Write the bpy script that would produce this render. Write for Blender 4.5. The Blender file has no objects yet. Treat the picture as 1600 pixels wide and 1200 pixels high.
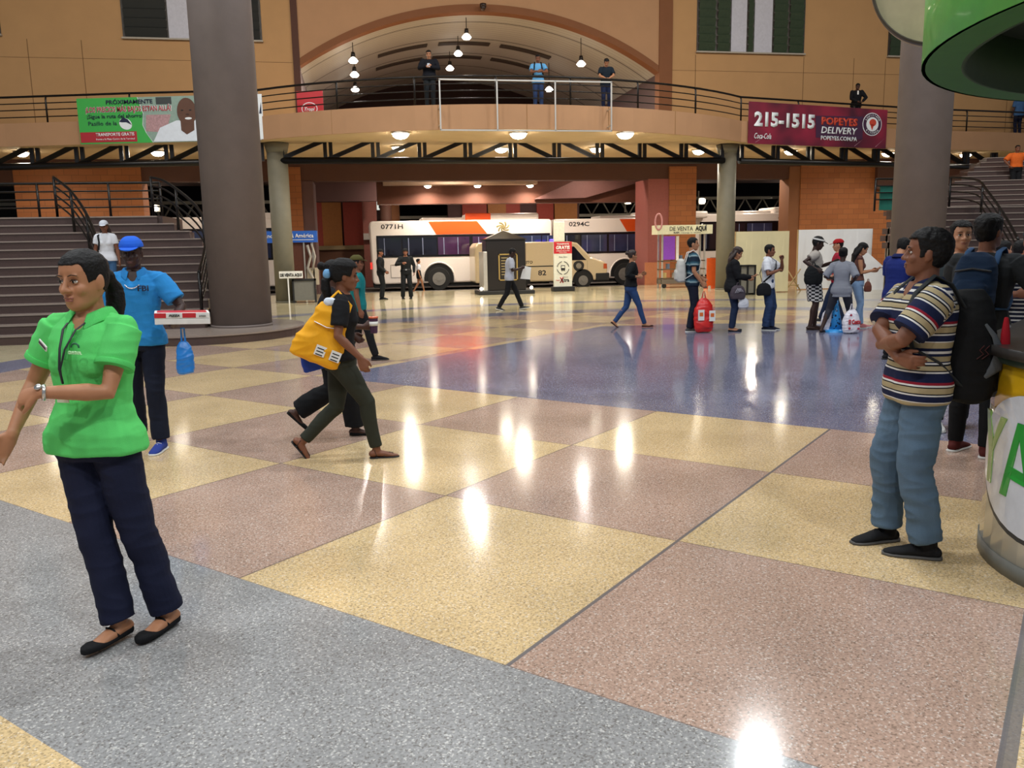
import bpy, bmesh, math, random
from mathutils import Vector, Matrix, noise
import numpy as np
R = math.radians
PI = math.pi
random.seed(7)
SC = bpy.context.scene
COL = SC.collection

# ------------------------------------------------------------------ camera
CAM_H, F_PX, PITCH, ROLL, YAW = 1.65, 1294.0, 9.3, 1.1, 10.25
_p, _r, _w = R(PITCH), R(ROLL), R(YAW)
_fw = Vector((math.sin(_w)*math.cos(_p), math.cos(_w)*math.cos(_p), -math.sin(_p)))
_rt0 = Vector((math.cos(_w), -math.sin(_w), 0))
_up0 = _rt0.cross(_fw)
_rt = _rt0*math.cos(_r) - _up0*math.sin(_r)
_up = _up0*math.cos(_r) + _rt0*math.sin(_r)
CAM_O = Vector((0, 0, CAM_H))
cd = bpy.data.cameras.new('camera')
cd.sensor_fit = 'HORIZONTAL'; cd.sensor_width = 36.0; cd.lens = 36.0*F_PX/1600.0
cd.clip_start = 0.05; cd.clip_end = 300
cam = bpy.data.objects.new('camera', cd); COL.objects.link(cam)
M = Matrix.Identity(4)
for i in range(3):
    M[i][0] = _rt[i]; M[i][1] = _up[i]; M[i][2] = -_fw[i]; M[i][3] = CAM_O[i]
cam.matrix_world = M
SC.camera = cam

def ray(px, py): return _rt*((px-800)/F_PX) - _up*((py-600)/F_PX) + _fw
def at(px, py, Y):
    d = ray(px, py); return CAM_O + d*(Y/d.y)
def atz(px, py, z=0.0):
    d = ray(px, py); return CAM_O + d*((z-CAM_H)/d.z)

# ------------------------------------------------------------------ world, exposure
SC.view_settings.view_transform = 'Standard'
SC.view_settings.look = 'None'
SC.view_settings.gamma = 1.0
SC.view_settings.exposure = 0.0
try: SC.view_settings.use_curve_mapping = False
except Exception: pass
W = bpy.data.worlds.new('world'); SC.world = W; W.use_nodes = True
bg = W.node_tree.nodes['Background']
bg.inputs[0].default_value = (0.80, 0.86, 1.0, 1); bg.inputs[1].default_value = 0.26

# ------------------------------------------------------------------ tagging
def tag(o, label=None, cat=None, group=None, kind=None):
    if label: o['label'] = label
    if cat: o['category'] = cat
    if group: o['group'] = group
    if kind: o['kind'] = kind
    return o
def empty(name, loc=(0,0,0), rz=0.0, label=None, cat=None, group=None, kind=None):
    o = bpy.data.objects.new(name, None); COL.objects.link(o)
    o.empty_display_size = 0.1
    o.location = loc; o.rotation_euler = (0,0,rz)
    return tag(o, label, cat, group, kind)
def copy_tree(o, parent=None):
    c = o.copy(); COL.objects.link(c)
    if parent: c.parent = parent
    for ch in list(o.children): copy_tree(ch, c)
    return c

# ------------------------------------------------------------------ high lamps of the hall and added facade lights
def area_light(name, loc, size, power, col, direction=(0,0,-1), label=None, spread=180):
    L = bpy.data.lights.new(name, 'AREA'); L.shape = 'DISK'; L.size = size; L.energy = power; L.color = col
    L.spread = R(spread)
    o = bpy.data.objects.new(name, L); COL.objects.link(o)
    o.location = loc
    o.rotation_euler = Vector(direction).to_track_quat('-Z', 'Y').to_euler()
    return o
HALL_Z = 12.5
HALL_P = 420.0
for (x, y) in [(-9,-2),(-3,-4),(3,-3),(9,-2),(-11,7),(-4.4,6.2),(2.2,7.4),(9.5,6.5),(17,6),(-12,15),(-5.2,15.8),(1.8,16),(10.24,19.4),(20,15)]:
    area_light('hall_lamp_light', (x, y, HALL_Z), 0.7, HALL_P*(1.25 if y < 3 else 0.95), (0.93, 0.97, 1.0))
for x in (-9, -2, 5, 12, 20):        # unseen lights added to brighten the upper front
    area_light('facade_fill_light', (x, 19, 12.8), 0.9, 290, (1.0, 0.93, 0.82), (0, 1, -0.35))
# ------------------------------------------------------------------ materials
def lin(c):
    if isinstance(c, str):
        c = c.lstrip('#'); c = tuple(int(c[i:i+2], 16) for i in (0, 2, 4))
    r = []
    for v in c[:3]:
        v = v/255.0
        r.append(v/12.92 if v <= 0.04045 else ((v+0.055)/1.055)**2.4)
    return (*r, 1.0)
_mc = {}
def mat(name, col, rough=0.5, metal=0.0, emit=0.0, spec=0.5, noise_amt=0.08, nscale=12.0, bump=0.0, bscale=60.0, coat=0.0, alpha=None):
    key = (name, str(col), rough, metal, emit, noise_amt, bump)
    if key in _mc: return _mc[key]
    m = bpy.data.materials.new(name); m.use_nodes = True
    nt = m.node_tree; b = nt.nodes['Principled BSDF']
    b.inputs['Base Color'].default_value = lin(col)
    b.inputs['Roughness'].default_value = rough
    b.inputs['Metallic'].default_value = metal
    b.inputs['Specular IOR Level'].default_value = spec
    b.inputs['Coat Weight'].default_value = coat
    tc = nt.nodes.new('ShaderNodeTexCoord')
    if noise_amt > 0:
        n = nt.nodes.new('ShaderNodeTexNoise'); n.inputs['Scale'].default_value = nscale; n.inputs['Detail'].default_value = 4
        nt.links.new(tc.outputs['Object'], n.inputs['Vector'])
        hs = nt.nodes.new('ShaderNodeMapRange'); hs.inputs[3].default_value = 1-noise_amt*2; hs.inputs[4].default_value = 1+noise_amt*2
        nt.links.new(n.outputs['Fac'], hs.inputs[0])
        mx = nt.nodes.new('ShaderNodeMix'); mx.data_type = 'RGBA'; mx.blend_type = 'MULTIPLY'; mx.inputs[0].default_value = 1
        mx.inputs[6].default_value = lin(col)
        nt.links.new(hs.outputs[0], mx.inputs[7]); nt.links.new(mx.outputs[2], b.inputs['Base Color'])
    if bump > 0:
        n2 = nt.nodes.new('ShaderNodeTexNoise'); n2.inputs['Scale'].default_value = bscale; n2.inputs['Detail'].default_value = 3
        nt.links.new(tc.outputs['Object'], n2.inputs['Vector'])
        bp = nt.nodes.new('ShaderNodeBump'); bp.inputs['Strength'].default_value = bump; bp.inputs['Distance'].default_value = 0.01
        nt.links.new(n2.outputs['Fac'], bp.inputs['Height']); nt.links.new(bp.outputs[0], b.inputs['Normal'])
    if emit > 0:
        b.inputs['Emission Color'].default_value = lin(col); b.inputs['Emission Strength'].default_value = emit
    if alpha is not None: b.inputs['Alpha'].default_value = alpha
    _mc[key] = m
    return m
def cloth(name, col, rough=0.85, **k):
    k.setdefault('bump', 0.25); k.setdefault('bscale', 220.0); k.setdefault('noise_amt', 0.06)
    return mat(name, col, rough, spec=0.25, **k)
def N(nt, t, **k):
    n = nt.nodes.new('ShaderNode'+t)
    for a, v in k.items(): setattr(n, a, v)
    return n
def M2(nt, op, a, b=None, c=None):
    n = N(nt, 'Math', operation=op)
    for i, v in enumerate((a, b, c)):
        if v is None: continue
        if hasattr(v, 'links') or hasattr(v, 'is_linked'): nt.links.new(v, n.inputs[i])
        else: n.inputs[i].default_value = v
    return n.outputs[0]
def MIX(nt, f, a, b, blend='MIX'):
    n = N(nt, 'Mix', data_type='RGBA', blend_type=blend)
    for i, v in ((0, f), (6, a), (7, b)):
        if hasattr(v, 'is_linked'): nt.links.new(v, n.inputs[i])
        else: n.inputs[i].default_value = v
    return n.outputs[2]
def new_mat(name, rough=0.5):
    m = bpy.data.materials.new(name); m.use_nodes = True
    nt = m.node_tree; b = nt.nodes['Principled BSDF']; b.inputs['Roughness'].default_value = rough
    return m, nt, b

# stripes that follow the vertex attribute 'band' (metres below the shoulder line)
def stripe_mat(name, stops, period=None, rough=0.85, base='#202030', attr='band', soft=False):
    m, nt, b = new_mat(name, rough); b.inputs['Specular IOR Level'].default_value = 0.2
    a = N(nt, 'Attribute', attribute_name=attr)
    v = a.outputs['Fac']
    if period: v = M2(nt, 'FRACT', M2(nt, 'DIVIDE', v, period))
    r = N(nt, 'ValToRGB'); r.color_ramp.interpolation = 'LINEAR' if soft else 'CONSTANT'
    cr = r.color_ramp
    cr.elements[0].position = stops[0][0]; cr.elements[0].color = lin(stops[0][1])
    cr.elements[1].position = stops[1][0]; cr.elements[1].color = lin(stops[1][1])
    for p, c in stops[2:]:
        e = cr.elements.new(min(p, 1.0)); e.color = lin(c)
    nt.links.new(v, r.inputs[0])
    tc = N(nt, 'TexCoord'); n = N(nt, 'TexNoise'); n.inputs['Scale'].default_value = 200
    nt.links.new(tc.outputs['Object'], n.inputs['Vector'])
    bp = N(nt, 'Bump'); bp.inputs['Strength'].default_value = 0.2; bp.inputs['Distance'].default_value = 0.005
    nt.links.new(n.outputs['Fac'], bp.inputs['Height']); nt.links.new(bp.outputs[0], b.inputs['Normal'])
    nt.links.new(r.outputs[0], b.inputs['Base Color'])
    return m
def check_mat(name, c1, c2, sx=0.06, sz=0.035):
    m, nt, b = new_mat(name, 0.85)
    tc = N(nt, 'TexCoord'); s = N(nt, 'SeparateXYZ'); nt.links.new(tc.outputs['Object'], s.inputs[0])
    ang = M2(nt, 'MULTIPLY', M2(nt, 'ARCTAN2', s.outputs[1], s.outputs[0]), 0.16/sx)
    a = M2(nt, 'GREATER_THAN', M2(nt, 'SINE', M2(nt, 'MULTIPLY', ang, PI)), 0.0)
    z = M2(nt, 'GREATER_THAN', M2(nt, 'SINE', M2(nt, 'MULTIPLY', s.outputs[2], PI/sz)), 0.0)
    f = M2(nt, 'ABSOLUTE', M2(nt, 'SUBTRACT', a, z))
    nt.links.new(MIX(nt, f, lin(c1), lin(c2)), b.inputs['Base Color'])
    return m
def glow(name, col, strength):
    m = bpy.data.materials.new(name); m.use_nodes = True; nt = m.node_tree
    nt.nodes.remove(nt.nodes['Principled BSDF'])
    e = N(nt, 'Emission'); e.inputs[0].default_value = lin(col); e.inputs[1].default_value = strength
    nt.links.new(e.outputs[0], nt.nodes['Material Output'].inputs[0]); return m

# ------------------------------------------------------------------ mesh builder
class MB:
    def __init__(s): s.bm = bmesh.new(); s.mi = 0
    def face(s, pts):
        try:
            f = s.bm.faces.new([s.bm.verts.new(p) for p in pts]); f.material_index = s.mi; return f
        except ValueError: return None
    def box(s, x0, x1, y0, y1, z0, z1, M=None):
        c = [Vector((x, y, z)) for z in (z0, z1) for y in (y0, y1) for x in (x0, x1)]
        if M is not None: c = [M @ v for v in c]
        v = [s.bm.verts.new(p) for p in c]
        for q in ((0,2,3,1),(4,5,7,6),(0,1,5,4),(2,6,7,3),(0,4,6,2),(1,3,7,5)):
            f = s.bm.faces.new([v[i] for i in q]); f.material_index = s.mi
        return s
    def rings(s, rs, n=20, cap=True, close=False):
        """rs: list of (centre, ax, ay[, exponent])"""
        L = []
        for r in rs:
            c, ax, ay = r[0], r[1], r[2]; e = r[3] if len(r) > 3 else 2.0
            row = []
            for k in range(n):
                t = 2*PI*k/n; cx, sy = math.cos(t), math.sin(t)
                if e != 2.0:
                    cx = math.copysign(abs(cx)**(2/e), cx); sy = math.copysign(abs(sy)**(2/e), sy)
                row.append(s.bm.verts.new(Vector(c)+Vector(ax)*cx+Vector(ay)*sy))
            L.append(row)
        m = len(L)
        for i in range(m if close else m-1):
            a, b = L[i], L[(i+1) % m]
            for k in range(n):
                f = s.bm.faces.new((a[k], a[(k+1) % n], b[(k+1) % n], b[k])); f.material_index = s.mi; f.smooth = True
        if cap and not close:
            f = s.bm.faces.new(L[0][::-1]); f.material_index = s.mi
            f = s.bm.faces.new(L[-1]); f.material_index = s.mi
        return s
    def limb(s, pts, rad, n=12, flat=1.0, side=None, roundends=True):
        """tapered tube along pts; flat<1 squashes the axis across `side`"""
        P = [Vector(p) for p in pts]
        if not hasattr(rad, '__len__'): rad = [rad]*len(P)
        flats = flat if hasattr(flat, '__len__') else [flat]*len(P)
        rs = []
        prev = None
        for i, p in enumerate(P):
            if i == 0: t = P[1]-P[0]
            elif i == len(P)-1: t = P[-1]-P[-2]
            else: t = (P[i+1]-P[i]).normalized()+(P[i]-P[i-1]).normalized()
            if t.length < 1e-9: t = Vector((0,0,1))
            t.normalize()
            if side is not None: u = Vector(side)
            elif prev is not None: u = prev
            else: u = Vector((1,0,0)) if abs(t.x) < 0.8 else Vector((0,1,0))
            u = u - t*u.dot(t)
            if u.length < 1e-6: u = t.orthogonal()
            u.normalize(); prev = u; v = t.cross(u)
            if i == 0 and roundends:
                for a in (80, 50, 25):
                    rs.append((p - t*rad[0]*math.sin(R(a))*min(1,flats[0]*1.2), u*rad[0]*math.cos(R(a)), v*rad[0]*flats[0]*math.cos(R(a))))
            rs.append((p, u*rad[i], v*rad[i]*flats[i]))
            if i == len(P)-1 and roundends:
                for a in (25, 50, 80):
                    rs.append((p + t*rad[i]*math.sin(R(a))*min(1,flats[i]*1.2), u*rad[i]*math.cos(R(a)), v*rad[i]*flats[i]*math.cos(R(a))))
        return s.rings(rs, n)
    def ball(s, c, rx, ry, rz, Mx=None, n=14):
        rs = []
        for k in range(1, 9):
            a = PI*k/9
            rs.append((Vector((0,0,-rz*math.cos(a))), Vector((rx*math.sin(a),0,0)), Vector((0,ry*math.sin(a),0))))
        m = (Mx if Mx is not None else Matrix.Identity(4)) @ Matrix.Translation(Vector(c))
        q = m.to_3x3()
        return s.rings([(m @ a, q @ b, q @ d) for a, b, d in rs], n)
    def cyl(s, p0, p1, r0, r1=None, n=24):
        p0, p1 = Vector(p0), Vector(p1); r1 = r0 if r1 is None else r1
        t = (p1-p0).normalized(); u = t.orthogonal().normalized(); v = t.cross(u)
        s.rings([(p0, u*r0, v*r0), (p1, u*r1, v*r1)], n)
        return s
    def tube(s, pts, r, n=8, closed=False):
        return s.limb(pts, r, n=n, roundends=False)
    def prism(s, poly, d):
        """poly: 3-D points of one face, d: extrusion vector"""
        a = [s.bm.verts.new(Vector(p)) for p in poly]; b = [s.bm.verts.new(Vector(p)+Vector(d)) for p in poly]
        n = len(a)
        for f in (a[::-1], b):
            q = s.bm.faces.new(f); q.material_index = s.mi
        for i in range(n):
            q = s.bm.faces.new((a[i], a[(i+1) % n], b[(i+1) % n], b[i])); q.material_index = s.mi
        return s
    def build(s, name, m, parent=None, smooth=None, bevel=0.0, M=None):
        bm = s.bm
        if M is not None: bmesh.ops.transform(bm, matrix=M, verts=bm.verts)
        bmesh.ops.recalc_face_normals(bm, faces=bm.faces)
        me = bpy.data.meshes.new(name); bm.to_mesh(me); bm.free()
        for q in (m if isinstance(m, (list, tuple)) else [m]): me.materials.append(q)
        if smooth is not None:
            me.polygons.foreach_set('use_smooth', [smooth]*len(me.polygons))
        o = bpy.data.objects.new(name, me); COL.objects.link(o)
        if parent is not None: o.parent = parent
        if bevel > 0:
            bv = o.modifiers.new('bevel', 'BEVEL'); bv.width = bevel; bv.segments = 2; bv.limit_method = 'ANGLE'
        return o
    def solid(s, name, m, parent=None, voxel=0.008, smooth=4, sculpt=None, wrinkle=0.0, wscale=9.0, post=None, Mp=None):
        """voxel-unite everything added into one continuous smooth surface"""
        bm = s.bm
        bmesh.ops.recalc_face_normals(bm, faces=bm.faces)
        bmesh.ops.triangulate(bm, faces=bm.faces)
        me = bpy.data.meshes.new('tmp'); bm.to_mesh(me); bm.free()
        t = bpy.data.objects.new('tmp', me); COL.objects.link(t)
        rm = t.modifiers.new('r', 'REMESH'); rm.mode = 'VOXEL'; rm.voxel_size = voxel
        if smooth:
            sm = t.modifiers.new('s', 'SMOOTH'); sm.factor = 0.5; sm.iterations = smooth
        dg = bpy.context.evaluated_depsgraph_get()
        out = bpy.data.meshes.new_from_object(t.evaluated_get(dg))
        bpy.data.objects.remove(t); bpy.data.meshes.remove(me)
        out.name = name
        nv = len(out.vertices)
        co = np.empty(nv*3, dtype=np.float32); out.vertices.foreach_get('co', co); co = co.reshape(-1, 3)
        if wrinkle > 0:
            no = np.empty(nv*3, dtype=np.float32); out.vertices.foreach_get('normal', no); no = no.reshape(-1, 3)
            off = random.random()*50
            d = np.array([noise.noise(Vector((c[0]*wscale+off, c[1]*wscale, c[2]*wscale*0.8))) +
                          1.2*(0.25-abs(noise.noise(Vector((c[0]*wscale*0.7+off+9, c[1]*wscale*0.7, c[2]*wscale*1.9))))) for c in co])
            co = co + no*(d*wrinkle)[:, None]
        if sculpt:
            for c, sg, v in sculpt:
                c = np.array(c); w = np.exp(-((co-c)**2).sum(1)/(2*sg*sg)); co = co + w[:, None]*np.array(v)[None, :]
        out.vertices.foreach_set('co', co.astype(np.float32).ravel())
        out.polygons.foreach_set('use_smooth', [True]*len(out.polygons))
        out.materials.clear()
        for q in (m if isinstance(m, (list, tuple)) else [m]): out.materials.append(q)
        if post: post(out, co)
        out.update()
        o = bpy.data.objects.new(name, out); COL.objects.link(o)
        if parent is not None: o.parent = parent
        return o

_fonts = {}
def text(name, s, m, parent=None, origin=(0,0,0), x=(1,0,0), up=(0,0,1), size=0.1, width=None, depth=0.004, bold=0.0, align='CENTER', italic=0.0, spacing=1.0):
    """raised lettering; origin = middle (or left) of the baseline"""
    cu = bpy.data.curves.new('t', 'FONT'); cu.body = s; cu.size = 1.0; cu.extrude = 0.0; cu.offset = bold
    cu.shear = italic; cu.space_character = spacing; cu.resolution_u = 2
    t = bpy.data.objects.new('t', cu); COL.objects.link(t)
    dg = bpy.context.evaluated_depsgraph_get(); dg.update()
    me = bpy.data.meshes.new_from_object(t.evaluated_get(dg))
    bpy.data.objects.remove(t); bpy.data.curves.remove(cu)
    n = len(me.vertices); co = np.empty(n*3); me.vertices.foreach_get('co', co); co = co.reshape(-1, 3)
    if n == 0: return None
    x0, x1 = co[:, 0].min(), co[:, 0].max()
    sc = size/0.73
    sx = sc if width is None else width/(x1-x0)
    ox = {'CENTER': (x0+x1)/2, 'LEFT': x0, 'RIGHT': x1}[align]
    X = Vector(x).normalized(); U = Vector(up).normalized(); Nn = X.cross(U)
    O = Vector(origin)
    bm = bmesh.new(); bm.from_mesh(me); bpy.data.meshes.remove(me)
    for v in bm.verts:
        a, b = (v.co.x-ox)*sx, v.co.y*sc
        v.co = O + X*a + U*b + Nn*depth
    # give the lettering real thickness
    r = bmesh.ops.extrude_face_region(bm, geom=list(bm.faces))
    for v in [g for g in r['geom'] if isinstance(g, bmesh.types.BMVert)]: v.co = v.co - Nn*depth
    bmesh.ops.recalc_face_normals(bm, faces=bm.faces)
    me = bpy.data.meshes.new(name); bm.to_mesh(me); bm.free(); me.materials.append(m)
    o = bpy.data.objects.new(name, me); COL.objects.link(o)
    if parent is not None: o.parent = parent
    return o

# frequently used materials
BLACK_METAL = mat('black_painted_steel', '#15110f', 0.35, 0.3, noise_amt=0.05)
WALL_TAN = mat('ochre_painted_plaster', '#b38a5c', 0.8, noise_amt=0.04, nscale=2.0, bump=0.05)
WALL_ARCH = mat('sand_painted_plaster', '#ad8460', 0.8, noise_amt=0.04, nscale=2.0, bump=0.05)
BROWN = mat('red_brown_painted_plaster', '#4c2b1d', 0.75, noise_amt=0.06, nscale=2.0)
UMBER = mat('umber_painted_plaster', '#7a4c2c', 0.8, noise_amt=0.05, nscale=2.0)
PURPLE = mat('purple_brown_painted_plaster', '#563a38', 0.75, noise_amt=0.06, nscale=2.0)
CREAM = mat('cream_painted_plaster', '#cfae7c', 0.8, noise_amt=0.04, nscale=1.0)
CONCRETE = mat('grey_brown_concrete', '#766a64', 0.6, noise_amt=0.07, nscale=3.0, bump=0.1, bscale=30)
GREYGREEN = mat('grey_green_concrete', '#75705f', 0.6, noise_amt=0.07, nscale=4.0, bump=0.1, bscale=30)
WHITE = mat('white_paint', '#e8e6e0', 0.5, noise_amt=0.02)
OFFBLACK = mat('matt_black', '#141414', 0.6, noise_amt=0.05)
SILVER = mat('brushed_aluminium', '#c8c4bc', 0.35, 0.6, noise_amt=0.03)
DARKIN = mat('painted_night_dark', '#120d0b', 0.9, noise_amt=0.05)
RED = mat('red_print', '#c0222c', 0.45, noise_amt=0.02)

def brick_mat(name, c1, c2, mortar, w, h):
    m, nt, b = new_mat(name, 0.7)
    tc = N(nt, 'TexCoord'); s = N(nt, 'SeparateXYZ'); nt.links.new(tc.outputs['Object'], s.inputs[0])
    cmb = N(nt, 'CombineXYZ'); nt.links.new(s.outputs[0], cmb.inputs[0]); nt.links.new(s.outputs[2], cmb.inputs[1])
    br = N(nt, 'TexBrick'); br.inputs['Color1'].default_value = lin(c1); br.inputs['Color2'].default_value = lin(c2)
    br.inputs['Mortar'].default_value = lin(mortar); br.inputs['Scale'].default_value = 1.0
    br.inputs['Brick Width'].default_value = w; br.inputs['Row Height'].default_value = h; br.inputs['Mortar Size'].default_value = 0.008
    nt.links.new(cmb.outputs[0], br.inputs['Vector']); nt.links.new(br.outputs[0], b.inputs['Base Color'])
    return m
BRICK = brick_mat('orange_glazed_block', '#96582a', '#8a4e22', '#6e421f', 0.5, 0.22)
# ------------------------------------------------------------------ floor (terrazzo laid in large diagonal squares)
T = 1.6847
def floor_material():
    m, nt, b = new_mat('terrazzo', 0.1)
    tc = N(nt, 'TexCoord'); s = N(nt, 'SeparateXYZ'); nt.links.new(tc.outputs['Object'], s.inputs[0])
    v = M2(nt, 'DIVIDE', s.outputs[0], T); u = M2(nt, 'DIVIDE', s.outputs[1], T)
    # world-aligned coordinates (floor object is turned 45 degrees about its grid origin)
    k = math.sqrt(0.5)
    X = M2(nt, 'ADD', M2(nt, 'MULTIPLY', M2(nt, 'SUBTRACT', s.outputs[0], s.outputs[1]), k), -0.682)
    Y = M2(nt, 'ADD', M2(nt, 'MULTIPLY', M2(nt, 'ADD', s.outputs[0], s.outputs[1]), k), 1.8585)
    par = M2(nt, 'FLOORED_MODULO', M2(nt, 'ADD', M2(nt, 'LESS_THAN', v, 0.23), M2(nt, 'ADD', M2(nt, 'FLOOR', u), M2(nt, 'FLOOR', v))), 2.0)
    yellow, pink, grey, blue, cream = [lin(q) for q in ('#d4b88a', '#b39685', '#949392', '#70728a', '#bdb08c')]
    c = MIX(nt, par, pink, yellow)
    dx = M2(nt, 'SUBTRACT', X, 5.3); dy = M2(nt, 'SUBTRACT', Y, 9.2)
    rr = M2(nt, 'SQRT', M2(nt, 'ADD', M2(nt, 'MULTIPLY', dx, dx), M2(nt, 'MULTIPLY', dy, dy)))
    gt = lambda a, q: M2(nt, 'GREATER_THAN', a, q)
    lt = lambda a, q: M2(nt, 'LESS_THAN', a, q)
    mul = lambda *a: a[0] if len(a) == 1 else M2(nt, 'MULTIPLY', a[0], mul(*a[1:]))
    c = MIX(nt, gt(rr, 11.2), c, cream)
    ring = mul(gt(rr, 11.2), lt(rr, 12.2))
    c = MIX(nt, ring, c, blue)
    ring2 = mul(gt(rr, 14.9), lt(rr, 15.6), gt(Y, 12))
    c = MIX(nt, ring2, c, blue)
    bz = mul(gt(v, 4.0), lt(u, 3.87), lt(rr, 7.5))
    c = MIX(nt, bz, c, blue)
    band = mul(gt(v, 0.23), lt(v, 1.0))
    c = MIX(nt, band, c, grey)
    # joints
    def line(a, w):
        f = M2(nt, 'FRACT', M2(nt, 'ADD', a, 0.5)); d = M2(nt, 'ABSOLUTE', M2(nt, 'SUBTRACT', f, 0.5))
        return lt(d, w)
    j = M2(nt, 'MAXIMUM', line(u, 0.0045), line(v, 0.003))
    thick = M2(nt, 'MAXIMUM', lt(M2(nt, 'ABSOLUTE', M2(nt, 'ADD', u, 1.01)), 0.016), lt(M2(nt, 'ABSOLUTE', u), 0.006))
    inband = M2(nt, 'MAXIMUM', band, M2(nt, 'MAXIMUM', bz, gt(rr, 11.2)))
    j = mul(j, M2(nt, 'SUBTRACT', 1.0, inband)); thick = mul(thick, M2(nt, 'SUBTRACT', 1.0, inband))
    # fine chips of stone
    vo = N(nt, 'TexVoronoi'); vo.inputs['Scale'].default_value = 150.0; nt.links.new(tc.outputs['Object'], vo.inputs['Vector'])
    sep = N(nt, 'SeparateColor'); nt.links.new(vo.outputs['Color'], sep.inputs[0])
    n1 = N(nt, 'TexNoise'); n1.inputs['Scale'].default_value = 70.0; n1.inputs['Detail'].default_value = 5; nt.links.new(tc.outputs['Object'], n1.inputs['Vector'])
    n2 = N(nt, 'TexNoise'); n2.inputs['Scale'].default_value = 1.3; n2.inputs['Detail'].default_value = 5; nt.links.new(tc.outputs['Object'], n2.inputs['Vector'])
    dark = gt(sep.outputs[0], 0.86); lite = gt(sep.outputs[1], 0.9)
    c = MIX(nt, M2(nt, 'MULTIPLY', dark, 0.42), c, lin('#453528'))
    c = MIX(nt, M2(nt, 'MULTIPLY', lite, 0.35), c, lin('#f0ece4'))
    mr = N(nt, 'MapRange'); mr.inputs[1].default_value = 0.3; mr.inputs[2].default_value = 0.7; mr.inputs[3].default_value = 0.74; mr.inputs[4].default_value = 1.25
    nt.links.new(n1.outputs['Fac'], mr.inputs[0]); c = MIX(nt, 1.0, c, mr.outputs[0], 'MULTIPLY')
    mr2 = N(nt, 'MapRange'); mr2.inputs[1].default_value = 0.3; mr2.inputs[2].default_value = 0.7; mr2.inputs[3].default_value = 0.88; mr2.inputs[4].default_value = 1.1
    nt.links.new(n2.outputs['Fac'], mr2.inputs[0]); c = MIX(nt, 1.0, c, mr2.outputs[0], 'MULTIPLY')
    c = MIX(nt, M2(nt, 'MULTIPLY', j, 0.55), c, lin('#4a4046')); c = MIX(nt, M2(nt, 'MULTIPLY', thick, 0.85), c, lin('#6d6a6c'))
    nt.links.new(c, b.inputs['Base Color'])
    mr3 = N(nt, 'MapRange'); mr3.inputs[3].default_value = 0.09; mr3.inputs[4].default_value = 0.16
    nt.links.new(n2.outputs['Fac'], mr3.inputs[0]); nt.links.new(mr3.outputs[0], b.inputs['Roughness'])
    b.inputs['IOR'].default_value = 1.5
    return m
FLOOR = floor_material()
g = MB(); k = math.sqrt(0.5)
def togrid(x, y): dx, dy = x+0.682, y-1.8585; return ((dx+dy)*k, (dy-dx)*k)
q = [togrid(*p) for p in ((-30, -8), (45, -8), (45, 33.9), (-30, 33.9))]
g.prism([(a, b, 0) for a, b in q], (0, 0, -0.25))
fl = g.build('floor', FLOOR); fl.location = (-0.682, 1.8585, 0); fl.rotation_euler = (0, 0, R(45)); tag(fl, kind='structure')

ASPH = mat('worn_asphalt', '#57504c', 0.75, noise_amt=0.1, nscale=3, bump=0.2)
g = MB(); g.box(-30, 45, 34.2, 60, -0.3, -0.12); tag(g.build('street', ASPH), kind='structure')
g = MB(); g.box(-30, 45, 33.9, 34.2, -0.3, -0.02); tag(g.build('trim_1', mat('kerb_stone', '#8b7f72', 0.6)), kind='structure')

# ------------------------------------------------------------------ upper wall with the arched opening
YW = 31.75; AX, AZ, AR = 5.0, 8.2, 6.73; CR = 2.03
RA = (AR*AR+CR*CR)/(2*CR); ACZ = AZ+CR-RA
def arch_z(x, r=RA): return ACZ+math.sqrt(max(0, r*r-(x-AX)**2))
g = MB()
xs = [AX-AR+2*AR*i/48 for i in range(49)]
for a, b in zip(xs[:-1], xs[1:]):
    g.prism([(a, YW, arch_z(a)), (b, YW, arch_z(b)), (b, YW, 15), (a, YW, 15)], (0, 0.45, 0))
tag(g.build('wall_centre', WALL_ARCH), kind='structure')
g = MB()
for i in range(48):
    a, b = xs[i], xs[i+1]
    g.prism([(a, YW-0.03, arch_z(a)-0.02), (b, YW-0.03, arch_z(b)-0.02), (b, YW-0.03, arch_z(b)+0.24), (a, YW-0.03, arch_z(a)+0.24)], (0, 0.48, 0))
tag(g.build('trim_2', UMBER), kind='structure')
g = MB(); g.box(-25, AX-AR-0.2, YW, YW+0.4, 5.9, 15); tag(g.build('wall_left', WALL_TAN), kind='structure')
g = MB(); g.box(AX+AR+0.5, 42, YW, YW+0.4, 5.9, 15); tag(g.build('wall_right', WALL_TAN), kind='structure')
g = MB(); g.box(AX-AR-0.2, AX-AR+0.03, YW-0.06, YW+0.4, 5.9, 15); tag(g.build('trim_3', BROWN), kind='structure')
g = MB(); g.box(AX+AR-0.03, AX+AR+0.5, YW-0.06, YW+0.4, 5.9, 15); tag(g.build('trim_4', UMBER), kind='structure')
g = MB()
for x in (-10.6, -8.9, -3.25, 13.18, 17.72, 19.9, 21.3, 24.5, 27):
    g.box(x, x+0.025, YW-0.004, YW, 6.0, 8.9)
for x0, x1 in ((-25, -1.95), (12.2, 42)): g.box(x0, x1, YW-0.004, YW, 8.3, 8.315)
tag(g.build('trim_5', mat('plaster_joint_line', '#7d5c3a', 0.9)), kind='structure')  # thin darker strips along the plaster seams

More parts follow.
